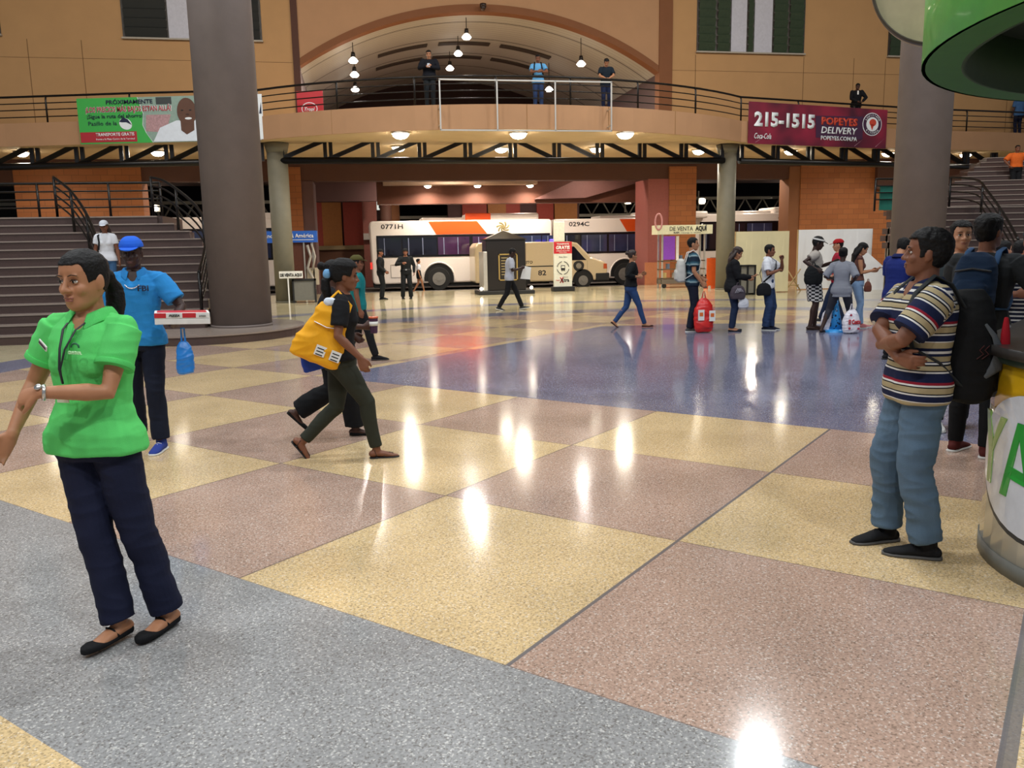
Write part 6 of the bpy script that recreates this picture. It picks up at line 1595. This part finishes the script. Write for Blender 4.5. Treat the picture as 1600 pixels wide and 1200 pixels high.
# 5 -- man in blue polo with the boxes
p = Person((-1.84, 7.43, 0), 178, 1.79, 'man in a blue polo shirt and blue cap carrying boxes and a blue plastic bag', skin='deep', build=.98, voxel=.007,
           lean=2, head=(0, -4, 0), armR=(.26, .10, .88), armL=(-.30, .28, 1.03), poleL=(-.7, -.7, -.2), handL=(-.3, .9, 0), nL=(0, 0, 1), curlL=.15, footR=(.12, -.2, 0, -5, 0), footL=(-.10, .08, 0, 10, 0), kneeR=(0, 1, 0))
P5 = p; p.body(); BP = cloth('blue_pique', '#2a86c9')
sh = p.shirt(BP, hem=.86, sleeve=.78, inf=.02, wr=.007, collar=cloth('blue_pique_collar', '#2479b8')); p.pants(cloth('indigo_jeans', '#141a2b', noise_amt=.1), r=(.098, .075, .068), inf=.012, length=.97, wr=.006)
p.shoes(cloth('blue_canvas_shoe', '#2d3f8c'), SOLEW, 0, 'sneaker', WHITE); p.cap(cloth('blue_cap', '#2360d0'), 0)
p.hair('short', HAIRB, .004)
text('lettering', 'FBI', mat('print_navy_on_blue', '#102040', .7), sh, p.S @ p.T((-.085, .150, 1.30)), (-1, 0, 0), (0, 0, 1), .045, .085, bold=.03)
text('lettering', 'Jet', mat('print_navy_on_blue', '#102040', .7), sh, p.S @ p.T((.085, .150, 1.30)), (-1, 0, 0), (0, 0, 1), .035, .07, bold=.02, italic=.2)
g = MB(); g.limb([p.T((.055*math.cos(R(a)), .01+.0*a, 0)) if False else p.T((.075*math.cos(R(a)), .04+.1*(-math.sin(R(a))), 1.41+.09*math.sin(R(a)))) for a in range(180, 361, 15)], .005, n=6); to_world(p, g); o = g.build('necklace', mat('chain_silver', '#cfcfcf', .3, .8), None, smooth=True); tag(o, 'silver chain around the neck of the man with the blue cap', 'necklace'); recentre(o)
hp = Vector(p.W(p.wrL+p.hands['L'][1]*.08))
bw, bd = .205, .16
def pizza(z, name, label, stripe):
    g = MB(); g.box(-bw, bw, -bd, bd, 0, .045); o = g.build(name, mat('box_board_white', '#e2e0dc', .5), None, bevel=.003); o.location = (hp.x+.06, hp.y+.02, z); o.rotation_euler = (0, R(2), R(12)); tag(o, label, 'box')
    if stripe:
        for a, b, m in ((-bw, -.12, RED), (.0, .10, RED)):
            g = MB(); g.box(a, b, -bd-.002, -bd, .005, .042); g.build('red_stripe', m, o)
        g = MB(); g.box(-bw+.02, bw-.02, -bd+.02, bd-.02, .045, .046); g.build('lid_print', RED, o)
        text('lettering', 'PIZZA', BK, o, (-.06, -bd-.003, .014), (1, 0, 0), (0, 0, 1), .018, .08, bold=.03, italic=.3); text('lettering', 'pizza', BK, o, (.15, -bd-.003, .014), (1, 0, 0), (0, 0, 1), .014, .05)
    return o
pizza(hp.z+.02, 'takeaway_box', 'plain white takeaway box, the lower of the stack carried by the man in blue', False)
pizza(hp.z+.067, 'takeaway_box', 'white takeaway box with red stripes, the upper one of the stack', True)
hang_bag(hp+Vector((.065, -.03, -.02)), (.068, .06, .27), mat('blue_thin_plastic', '#1f7fd6', .35, noise_amt=.15, nscale=12, spec=.6), 'blue plastic bag hanging from the hand that carries the boxes', 'plastic_bag', 'bag', .10, .006, .008, wscale=16)

# 6 -- woman on the stairs
x6 = at(167, 385, 18.3).x
p = Person((x6, 18.25, RISE*4), 178, 1.62, 'woman in a white top and white cap coming down the left staircase', female=True, skin='brown', voxel=.010, head=(0, -8, 0), footR=(.09, .05, 0, 0, 0), footL=(-.09, -.02, 0, 0, 0))
p.body(); p.shirt(WHT, hem=.86, sleeve=.6); p.pants(DENIM); p.shoes(BLK, SOLEB); p.hair('long', HAIRBR); p.cap(cloth('white_cap', '#cfd2da'))
g = MB(); g.limb([p.T((.10, -.05, 1.44)), p.T((.12, .10, 1.40)), p.T((.10, .14, 1.25)), p.T((.12, .14, 1.1))], .018, n=8, flat=.4); to_world(p, g); o = g.build('bag_strap', BLK, None, smooth=True); tag(o, 'black bag strap over the shoulder of the woman on the stairs', 'strap'); recentre(o)

# 7, 8 -- guards near the first bus
UNI = cloth('guard_black_uniform', '#121416')
def guard(pos, hd, label, **k):
    p = Person(pos, hd, 1.70, label, 'uniformed guards by the first bus', skin='brown', build=1.05, voxel=.012, **k)
    p.body(); p.shirt(UNI, hem=.93, sleeve=2, inf=.018); p.pants(UNI, r=(.10, .08, .075)); p.shoes(UNI, SOLEB, .05, 'boot'); p.hair('short', HAIRB, .004); p.cap(UNI, brim=False)
    g = MB(); rs = []; p.torso_rings(g, .985, 1.02, .022); bmesh.ops.transform(g.bm, matrix=p.S, verts=g.bm.verts); b = g.build('belt', mat('belt_black', '#0b0b0b', .4), p.root, smooth=True)
    g = MB(); c = p.S @ p.T((0, .15, 1.0)); g.box(c.x-.03, c.x+.03, c.y-.01, c.y+.015, c.z-.02, c.z+.02); g.build('buckle', mat('buckle_chrome', '#b9b9bc', .3, .7), b)
    return p
guard((.74, 28.9, 0), 96, 'guard in black uniform standing in profile, left of the two by the first bus', armR=(.2, .16, .95), armL=(-.2, .16, .95))
guard((1.60, 28.85, 0), 182, 'guard in black uniform facing the hall, right of the two by the first bus', armR=(.12, .24, 1.22), poleR=(.9, -.2, -.5), armL=(-.27, .05, .9), footR=(.14, 0, 0, -10, 0), footL=(-.14, 0, 0, 10, 0))
# 9 -- girl by the bus
p = Person((at(655, 450, 35.6).x, 35.6, BZ), 92, 1.42, 'small girl in white top and black dress walking past the first bus', female=True, skin='tan', voxel=.012, footR=(.05, .24, 0, 0, 0), footL=(-.05, -.26, .03, 0, -25), kneeL=(0, 1, 0), pelvis=(0, 0, -.03))
p.body(); p.shirt(WHT, hem=1.0, sleeve=.8); p.skirt(BLK, 1.15, .68, .17, 'dress'); p.shoes(cloth('red_shoe', '#7a2018'), kind='flat'); p.hair('short', HAIRB, .02)
# 10 -- man with the white paper
p = Person((3.98, 22.1, 0), 96, 1.70, 'man in a light grey shirt reading a white sheet while walking past the black kiosk', skin='deep', build=.95, voxel=.010, lean=4, head=(0, -22, 0), armR=(.14, .30, 1.12), poleR=(.3, -.6, -.7), armL=(-.1, .32, 1.10), poleL=(-.3, -.6, -.7),
           footR=(.06, -.30, .02, 0, -15), footL=(-.06, .34, 0, 0, 8), pelvis=(0, 0, -.04))
p.body(); p.shirt(cloth('light_grey_tshirt', '#b9bcc6'), hem=.84, sleeve=.8, inf=.022); p.pants(BLK, r=(.098, .072, .06)); p.shoes(cloth('dark_trainer', '#3a3a3a'), SOLEW); p.hair('short', HAIRB, .008)
g = MB(); a = p.wrR+Vector((-.1, .12, 0)); g.prism([a+Vector((-.02, -.13, -.28)), a+Vector((.16, .12, -.30)), a+Vector((.12, .16, .02)), a+Vector((-.06, -.02, .06))], (.004, 0, .0)); to_world(p, g); o = g.build('paper_sheet', WHITE, None); tag(o, 'white sheet of paper in the hands of the man by the black kiosk', 'paper'); recentre(o)
# 11 -- woman in black top and jeans
p = Person((5.45, 16.3, 0), 98, 1.60, 'woman in a black top and blue jeans hurrying to the right across the floor', female=True, skin='tan', voxel=.009, lean=3, head=(8, 0, 0), armR=(.22, .12, 1.10), poleR=(.4, -.9, -.3), armL=(-.12, .26, 1.14), curlR=.6,
           footR=(.06, .30, 0, 0, 0), footL=(-.06, -.34, .05, 0, -38), kneeL=(0, 1, 0), pelvis=(0, 0, -.04))
p.body(); p.shirt(cloth('black_blouse', '#111214'), hem=.93, sleeve=1.55, inf=.026, flare=.0); p.pants(cloth('blue_skinny_jeans', '#2c456f', noise_amt=.12), r=(.096, .064, .05), inf=.008); p.shoes(cloth('brown_flat', '#3a241c'), kind='flat'); p.hair('bun', HAIRBR)
# 12 -- man in striped tee with the red bag
p = Person((6.28, 15.1, 0), 104, 1.78, 'man in a dark striped T-shirt standing in the queue with a red bag', skin='tan', build=.98, voxel=.009, head=(-6, 2, 0), armR=(.20, .14, .90), poleR=(.3, -.9, 0), armL=(-.2, .18, .98), footR=(.10, -.05, 0, -6, 0), footL=(-.10, .05, 0, 8, 0))
p.body(); p.shirt(stripe_mat('teal_grey_stripes', [(0, '#142838'), (.25, '#3d6272'), (.4, '#8fa3a6'), (.52, '#1b2a3a'), (.75, '#1b2a3a')], .16, soft=True), hem=.84, sleeve=.7, post=band_post(p)); p.pants(cloth('dark_navy_jeans', '#171b2a'), r=(.098, .075, .066)); p.shoes(cloth('grey_trainer', '#4b4a48'), SOLEW, lace=WHITE); p.hair('short', HAIRB, .008)
backpack(p, stripe_mat('silver_check_pack', [(0, '#c4c0b8'), (.5, '#4a4644')], .05, attr='x'), 'silver grey patterned backpack on the man with the red bag', (.14, .09, .21), 1.12, WHITE)
hb = Vector(p.W(p.wrR+Vector((.01, .04, -.09))))
HB2 = hang_bag(hb, (.19, .12, .64), mat('red_plastic', '#cf2420', .35, noise_amt=.12, nscale=9, spec=.6), 'big red plastic shopping bag standing on the floor in the queue', 'shopping_bag', 'bag', .12, .010, .022, wscale=6)
HB2.location.z = 0.005
for dx, dz in ((-.10, .22), (.12, .2)):
    g = MB(); g.box(hb.x+dx-.06, hb.x+dx+.06, hb.y-.135, hb.y-.125, dz+.02, dz+.22); world_sub(g, 'white_patch', WHITE, HB2)
    g = MB(); g.box(hb.x+dx-.035, hb.x+dx+.035, hb.y-.139, hb.y-.135, dz+.1, dz+.17); world_sub(g, 'printed_mark', mat('print_orange', '#e0702e', .5), HB2)
# 13 -- woman in the black jacket
p = Person((6.98, 14.85, 0), 112, 1.60, 'woman in a black jacket looking down at her phone in the queue', female=True, skin='tan', build=1.08, voxel=.009, lean=3, head=(0, -24, 0), armR=(.12, .34, 1.10), poleR=(.3, -.6, -.8), armL=(-.12, .30, 1.06), poleL=(-.3, -.6, -.8), nR=(0, 0, 1), handR=(-.2, 1, .1), footR=(.09, 0, 0, 0, 0), footL=(-.09, .03, 0, 0, 0))
p.body(); p.shirt(cloth('black_jacket', '#141417'), hem=.80, sleeve=2, inf=.026, wr=.008, wrists=.92, name='jacket'); p.pants(DENIMD, r=(.10, .072, .056)); p.shoes(cloth('dark_slip_on', '#22222a'), kind='flat'); p.hair('long', HAIRBR, .02)
phone(p, 'R', 'dark phone held by the woman in the black jacket')
bb_ = hang_bag(Vector(p.W(p.T((.22, .10, 1.0)))), (.15, .07, .26), cloth('plum_grey_fabric', '#4a4148'), 'plum grey handbag with a pale pattern hanging from the elbow of the woman in black', 'handbag', 'bag', .05, .009, .006)
g = MB(); c = bb_.location+Vector((-.02, -.085, .17)); 
for k in range(3): g.limb([c+Vector((-.07+.03*k, 0, -.04)), c+Vector((-.03+.03*k, -.012, .04)), c+Vector((.02+.03*k, -.01, -.02))], .006, n=6)
world_sub(g, 'pale_pattern', mat('pattern_silver', '#a9a4ac', .5), bb_)
hang_bag(bb_.location+Vector((.12, .0, .04)), (.11, .04, .18), mat('thin_white_plastic', '#cfd0d6', .4, noise_amt=.06), 'crumpled white plastic bag below the plum handbag', 'plastic_bag', 'bag', .02, .009, .01)
# 14 -- man in the white polo
p = Person((7.72, 14.85, 0), 132, 1.62, 'young man in a white polo shirt with his hand at his mouth', skin='brown', build=.98, voxel=.009, head=(4, -2, 0), armR=(.10, .22, 1.20), poleR=(.4, .2, -.9), armL=(-.06, .24, 1.40), poleL=(-.4, .5, -.9), handL=(.3, -.2, 1), curlL=.9, handR=(-1, .1, .1), footR=(.11, 0, 0, -8, 0), footL=(-.11, .04, 0, 10, 0))
p.body(); sh = p.shirt(WHT, hem=.84, sleeve=.75, collar=WHT, wr=.007); p.pants(cloth('washed_dark_jeans', '#2a3b5c', noise_amt=.18), r=(.10, .082, .078), wr=.009); p.shoes(cloth('navy_trainer', '#1c2030'), SOLEW); p.hair('short', HAIRB, .012)
mb_ = hang_bag(Vector(p.W(p.T((.24, -.02, .99)))), (.15, .07, .24), cloth('black_messenger', '#15151a'), 'black messenger bag at the hip of the young man in the white polo', 'messenger_bag', 'bag', .03, .009, .004)
g = MB(); g.limb([Vector(p.W(p.T(v))) for v in ((.26, -.02, .98), (.20, .10, 1.10), (.05, .16, 1.25), (-.07, .13, 1.38), (-.11, .0, 1.46), (-.04, -.12, 1.34), (.12, -.14, 1.14), (.24, -.06, .98))], .017, n=8, flat=.35); world_sub(g, 'strap', cloth('black_messenger', '#15151a'), mb_)
# 15 -- woman with visor and checked skirt
p = Person((*(at(1268, 508, 14.6).xy), 0), 108, 1.76, 'tall woman with a visor, grey top and black and white checked skirt', female=True, skin='deep', build=1.0, voxel=.009, lean=2, head=(-8, -14, 0), armR=(.30, -.02, 1.12), poleR=(.2, -1, -.1), armL=(-.02, .36, 1.24), poleL=(-.4, .3, -.9), footR=(.09, -.05, 0, 0, 0), footL=(-.09, .07, 0, 0, 0))
p.body(); p.shirt(cloth('stone_grey_top', '#a89f96'), hem=.88, sleeve=.6, inf=.022); p.skirt(check_mat('black_white_check', '#15151a', '#d4d0cc'), 1.0, .52, .185); p.shoes(cloth('brown_sandal_sole', '#3a2a22'), kind='sandal'); p.hair('short', HAIRB, .014)
g = MB(); p.skull(g, .024, .03, .066); v = p.out(g, 'visor', cloth('visor_white', '#ccc8c2'), .006, 2); 
g = MB(); q = p.HM.to_3x3(); g.rings([(p.HM @ Vector((0, y, z)), q @ Vector((w, 0, 0)), q @ Vector((0, 0, .006))) for y, z, w in ((.06, .045, .075), (.10, .045, .072), (.14, .036, .055), (.165, .028, .02))], 16); g.bm.transform(p.S); g.build('visor_brim', cloth('visor_black', '#1c1a1a'), v, smooth=True)
hang_bag(Vector(p.W(p.T((.27, -.07, 1.24)))), (.18, .09, .36), cloth('black_shoulder_bag', '#141618'), 'big black shoulder bag under the arm of the woman with the visor', 'handbag', 'bag', .05, .010, .006)
# 16 -- person in the red cap
p = Person((*(at(1306, 504, 15.6).xy), 0), -58, 1.72, 'person in a red cap and red shirt behind the woman in the grey top', skin='light', voxel=.010, head=(0, -4, 0), footR=(.08, -.12, 0, 0, 0), footL=(-.08, .30, 0, 0, 0), armL=(-.2, .1, .95), pelvis=(0, .0, -.02))
p.body(); p.shirt(cloth('crimson_shirt', '#a01c34'), hem=.84, sleeve=.7); p.pants(DENIMD); p.shoes(cloth('dark_trainer', '#3a3a3a'), SOLEW); p.hair('short', HAIRB, .004); p.cap(cloth('red_cap', '#a3161c'))
# 17 -- woman in the grey top, back turned
p = Person((*(at(1309, 522, 13.9).xy), 0), 38, 1.60, 'woman in a grey patterned top and capri leggings with her back turned, legs apart', female=True, skin='deep', build=.93, voxel=.009, head=(-4, -3, 0), armR=(.21, .10, .98), armL=(-.17, .18, 1.05), footR=(.22, .03, 0, -20, 0), footL=(-.30, -.02, 0, 10, 0), pelvis=(.03, 0, -.06))
p.body(); p.shirt(stripe_mat('grey_knit', [(0, '#8d8f98'), (.5, '#7c7e87')], .02), hem=.76, sleeve=.95, inf=.020, post=band_post(p), name='tunic'); p.pants(cloth('charcoal_leggings', '#34343c'), r=(.102, .068, .055), inf=.008, length=.74); p.shoes(SANDAL, kind='sandal'); p.hair('bun', HAIRB, .012)
# 18 -- girl with long hair
p = Person((*(at(1336, 515, 14.6).xy), 0), 112, 1.64, 'young woman with long black hair, brown top and light jeans reading her phone', female=True, skin='tan', build=.96, voxel=.009, head=(0, -26, 0), armR=(.08, .27, 1.15), poleR=(.3, -.7, -.6), armL=(-.08, .27, 1.13), poleL=(-.3, -.6, -.8), nR=(0, 0, 1), handR=(-.1, 1, .15), footR=(.09, .0, 0, 0, 0), footL=(-.09, .12, 0, 0, 0))
p.body(); p.shirt(cloth('brown_vest_top', '#5d3a32'), hem=.95, sleeveless=True, inf=.012); p.pants(cloth('light_blue_jeans', '#7d98b8', noise_amt=.12), r=(.096, .066, .054), inf=.008); p.shoes(cloth('pink_trainer', '#b06a6a'), SOLEW); p.hair('long', HAIRB, .014)
phone(p, 'R', 'dark phone held by the young woman with long hair')
cb = hang_bag(Vector(p.W(p.T((.20, .16, .98)))), (.075, .04, .20), cloth('chestnut_leather', '#6a3a2c', .5), 'small chestnut handbag on the hip of the young woman with long hair', 'handbag', 'bag', .04, .009, .003)
# bags on the floor by the queue
def floor_bag(px_, py_, Y_, size, m, label, txt=None, tm=None):
    q = at(px_, py_, Y_); top = Vector((q.x, Y_, size[2]+.10)); o = hang_bag(top, size, m, label, 'plastic_bag', 'bag', .10, .009, .012); o.location.z = .003
    if txt: world_text(o, txt, tm, (q.x, Y_-size[1]*1.12, size[2]*.42), (1, .0, 0), .085, size[0]*1.5, bold=.05)
    return o
WPL = mat('white_carrier_plastic', '#e2dde4', .35, noise_amt=.06, spec=.6)
fb = floor_bag(1329, 518, 13.75, (.16, .10, .42), WPL, 'white carrier bag printed with red letters on the floor beside the woman in grey', 'El Costo', RED)
for dx, dz in ((-.1, .1), (.08, .09), (-.08, .34)):
    g = MB(); g.cyl((fb.location.x+dx, fb.location.y-.122, dz), (fb.location.x+dx, fb.location.y-.112, dz), .022); world_sub(g, 'printed_mark', mat('print_crimson', '#b03a50', .5), fb)
floor_bag(1296, 518, 14.2, (.17, .10, .40), WPL, 'white carrier bag on the floor behind the blue parcel')
# blue floral parcel on a round foot
q = at(1305, 520, 14.1); bp_ = empty('toy_stand', (q.x, 14.1, 0), 0, 'blue floral pyramid-shaped parcel standing on a flat blue foot between the white bags', 'parcel')
def floral():
    m, nt, b = new_mat('blue_floral_plastic', .3); tc = N(nt, 'TexCoord'); v = N(nt, 'TexVoronoi'); v.inputs['Scale'].default_value = 16; nt.links.new(tc.outputs['Object'], v.inputs['Vector'])
    f = M2(nt, 'LESS_THAN', v.outputs['Distance'], .33); nt.links.new(MIX(nt, f, lin('#3a9ae0'), lin('#1a2a50')), b.inputs['Base Color']); return m
g = MB(); g.cyl((0, 0, .06), (0, 0, .62), .13, .015, 20); g.build('parcel', floral(), bp_, smooth=True)
g = MB(); g.cyl((0, 0, 0), (0, 0, .03), .2, .19, 24); g.cyl((0, 0, .03), (0, 0, .1), .15, .08, 24); g.build('foot', mat('bright_blue_plastic', '#3aa0e8', .3), bp_, smooth=False)

# 19 -- man in royal blue polo behind the striped man
q = at(1402, 440, 10.4)
p = Person((q.x, 10.4, 0), 75, 1.70, 'man in a royal blue polo shirt looking down, behind the man with folded arms', skin='tan', voxel=.009, build=1.02, lean=4, head=(10, -24, 0), armR=(.12, .30, 1.16), poleR=(.4, -.5, -.8), armL=(-.1, .3, 1.1))
p.body(); p.shirt(cloth('royal_blue_pique', '#182668'), hem=.84, sleeve=.75, collar=cloth('navy_collar', '#141c4a'), inf=.02); p.pants(BLK); p.shoes(BLK, SOLEB); p.hair('short', HAIRB, .010)
# 20 -- young man facing the hall
q = at(1492, 500, 6.45)
p = Person((q.x, 6.45, 0), 212, 1.80, 'young man with short black hair turned towards the hall behind the counter queue', skin='light', voxel=.007, build=.98, head=(10, 2, 0), hero=True, armR=(.25, .05, .86), footR=(.10, .1, 0, -6, 0), footL=(-.10, -.05, 0, 12, 0))
p.body(); p.shirt(cloth('slate_tshirt', '#3a4348'), hem=.86, sleeve=.7); p.pants(BLK, r=(.095, .07, .055)); p.shoes(cloth('white_leather_shoe', '#d8d6d2'), SOLEW, 0, 'sneaker', mat('lace_black', '#2c2c2e', .7)); p.hair('short', HAIRB, .012)
# 21 -- man in dark tee with the blue backpack
p = Person((4.64, 5.56, 0), 54, 1.83, 'man in a dark grey T-shirt with a blue backpack leaning on the counter', skin='brown', build=1.06, voxel=.007, lean=12, pelvis=(0, -.05, 0), head=(-24, 4, 0), armR=(.40, .28, 1.13), poleR=(.6, -.6, -.6), handR=(0, 1, -.05), nR=(0, 0, -1), curlR=.15, armL=(-.2, .42, 1.08), poleL=(-.4, -.6, -.7), footR=(.11, -.06, 0, -6, 0), footL=(-.11, .02, 0, 8, 0))
p.body(); p.shirt(cloth('charcoal_tshirt', '#2a2c2e'), hem=.86, sleeve=.75, inf=.02, wr=.006); p.pants(cloth('black_skinny_jeans', '#0f1012'), r=(.095, .068, .052), inf=.008); p.shoes(cloth('maroon_trainer', '#54201c'), SOLEW, 0, 'sneaker', mat('lace_maroon', '#6a3a36', .7)); p.hair('short', HAIRB, .016)
def blue_pack(p, o, c, X, Y, U, d, w, h, MW):
    g = MB(); q = c-X*w*.2-Y*d*1.52-U*h*.4; g.ball(q, .035, .012, .035); to_world(p, g); g.build('round_patch', cloth('patch_brown', '#4a4238'), o, smooth=True)
    g = MB(); g.limb([c-X*w*.8-Y*d*.9+U*h*.35, c-Y*d*1.1+U*h*.42, c+X*w*.8-Y*d*.9+U*h*.35], .008, n=6); to_world(p, g); g.build('zip', mat('zip_black', '#151820', .5), o)
backpack(p, cloth('steel_blue_pack', '#1b2e47'), 'steel blue backpack on the man leaning on the counter', (.135, .085, .22), 1.19, cloth('steel_blue_strap', '#2d4a6c'), blue_pack, yoff=-.21, wr=.008, voxel=.008)
# 22 -- women in pink further back
q = at(1563, 440, 9.6)
p = Person((q.x, 9.6, 0), 100, 1.62, 'woman in a pale pink top with hair tied back, far behind the counter queue', female=True, skin='light', voxel=.010, head=(0, -3, 0)); p.body(); p.shirt(cloth('pale_pink_top', '#c79aa2'), hem=.9, sleeve=.6); p.pants(DENIM); p.shoes(BLK, SOLEB); p.hair('bun', HAIRB, .010)
q = at(1588, 440, 9.2)
p = Person((q.x, 9.2, 0), 80, 1.62, 'person in a pink shirt at the right edge behind the queue', skin='tan', voxel=.010, head=(0, -10, 0)); p.body(); p.shirt(cloth('bright_pink_top', '#d489a0'), hem=.9, sleeve=.7); p.pants(BLK); p.shoes(BLK, SOLEB); p.hair('short', HAIRB, .010)
# 23 -- customer in the striped top on the far side of the counter
q = at(1608, 440, 6.3)
p = Person((q.x, 6.3, 0), 205, 1.74, 'customer in a navy and white striped top and dark cap by the counter', skin='brown', build=1.05, voxel=.008, head=(6, -14, 0), armR=(.16, .26, 1.16), poleR=(.6, -.3, -.7), armL=(-.1, .3, 1.15))
p.body(); p.shirt(stripe_mat('navy_white_stripes', [(0, '#1a1f33'), (.62, '#c9c8c6')], .035), hem=.86, sleeve=.7, post=band_post(p)); p.pants(BLK); p.shoes(BLK, SOLEB); p.hair('short', HAIRB, .006); p.cap(cloth('dark_grey_cap', '#34363a'), 0)

# balcony people
def balcony_person(px_, top_py, Y_, hd, H, label, **k):
    q = at(px_, 150, Y_)
    return Person((q.x, Y_, 5.9), hd, H, label, voxel=.012, **k)
p = balcony_person(672, 88, 26.35, 188, 1.70, 'man in a black hooded jacket holding a small bright object at the balcony railing', skin='tan', build=1.1, head=(0, -14, 0), armR=(.06, .26, 1.22), poleR=(.9, 0, -.6), armL=(-.06, .26, 1.18), poleL=(-.9, 0, -.6))
p.body(); p.shirt(cloth('black_hooded_jacket', '#10121a'), hem=.84, sleeve=2, inf=.03, name='jacket'); p.pants(cloth('dark_grey_trousers', '#202428')); p.shoes(cloth('white_leather_shoe', '#d8d6d2'), SOLEW); p.hair('short', HAIRB, .01)
g = MB(); g.box(-.04, .04, 0, .01, -.05, .05); to_world(p, g); o = g.build('phone', mat('phone_pale', '#b9c0cc', .3), None); o.location = (0, 0, 0)
o.data.transform(Matrix.Translation(Vector(p.W(p.T((0, .30, 1.22))))-Vector((p.root.location)))); o.location = (0, 0, 0); tag(o, 'small pale phone in the hands of the man in black on the balcony', 'phone'); recentre(o)
p = balcony_person(841, 93, 26.5, 190, 1.68, 'man in a light blue T-shirt looking at his hands on the balcony', skin='brown', head=(0, -16, 0), armR=(.0, .28, 1.16), poleR=(.9, 0, -.6), armL=(-.08, .28, 1.14), poleL=(-.9, 0, -.6))
p.body(); p.shirt(cloth('sky_blue_tshirt', '#5f9fd0'), hem=.84, sleeve=.7); p.pants(cloth('denim_balcony', '#27395e')); p.shoes(BLK, SOLEB); p.hair('short', HAIRB, .01)
backpack(p, cloth('pack_black', '#131314'), 'dark backpack worn by the man in light blue on the balcony', (.13, .07, .2), 1.18)
p = balcony_person(947, 100, 26.6, 188, 1.64, 'young person in a dark T-shirt bowing the head on the balcony', skin='tan', head=(0, -34, 0), armR=(.05, .26, 1.02), poleR=(.9, 0, -.4), armL=(-.05, .26, 1.02), poleL=(-.9, 0, -.4))
p.body(); p.shirt(cloth('dark_petrol_tshirt', '#141f2a'), hem=.84, sleeve=.8); p.pants(cloth('navy_jeans_balcony', '#1a2340')); p.shoes(BLK, SOLEB); p.hair('short', HAIRB, .018)
g = MB(); g.box(-.035, .035, -.06, .06, -.005, .005); o = g.build('phone', mat('phone_pale', '#b9c0cc', .3), None); o.location = Vector(p.W(p.T((0, .33, 1.0)))); o.rotation_euler = (R(20), 0, 0); tag(o, 'pale phone held by the bowing young person on the balcony', 'phone')
p = balcony_person(1338, 137, fy(18.6)+.55, 195, 1.68, 'man in a black jacket and white collar leaning on the railing above the maroon banner', skin='dark', head=(0, -20, 0), armR=(.06, .3, 1.0), poleR=(.9, 0, -.4), armL=(-.16, .28, 1.0), poleL=(-.9, 0, -.4), lean=8)
p.body(); p.shirt(cloth('black_suit_jacket', '#0e0f13'), hem=.84, sleeve=2, inf=.026, name='jacket'); p.pants(BLK); p.shoes(BLK, SOLEB); p.hair('short', HAIRB, .008)
g = MB(); g.limb([p.T((0, .12, 1.42)), p.T((0, .15, 1.30))], .03, n=8, flat=.4); g.bm.transform(p.S); g.build('shirt_front', WHITE, p.root, smooth=True)
p = balcony_person(1594, 160, 31.35, 10, 1.66, 'person in a blue shirt seen from behind at the far right of the balcony', skin='dark')
p.body(); p.shirt(cloth('mid_blue_shirt', '#3f628f'), hem=.8, sleeve=.8, inf=.03); p.pants(NAVYC); p.shoes(BLK, SOLEB); p.hair('short', HAIRB, .01)
# person in orange on the right stairs
q = at(1583, 320, 25.2)
p = Person((q.x, 25.2, 2.56+.175*3), 195, 1.66, 'person in an orange T-shirt and black trousers standing on the right staircase', skin='brown', build=1.12, voxel=.012, head=(0, -4, 0), armR=(.26, .10, 1.0), poleR=(1, -.2, 0), armL=(-.24, .14, 1.0), poleL=(-1, -.2, 0))
p.body(); p.shirt(cloth('orange_tshirt', '#e06a28'), hem=.96, sleeve=.9, inf=.03); p.pants(BLK, r=(.10, .08, .07)); p.shoes(cloth('grey_shoe', '#77706c'), SOLEW); p.hair('short', HAIRB, .004)
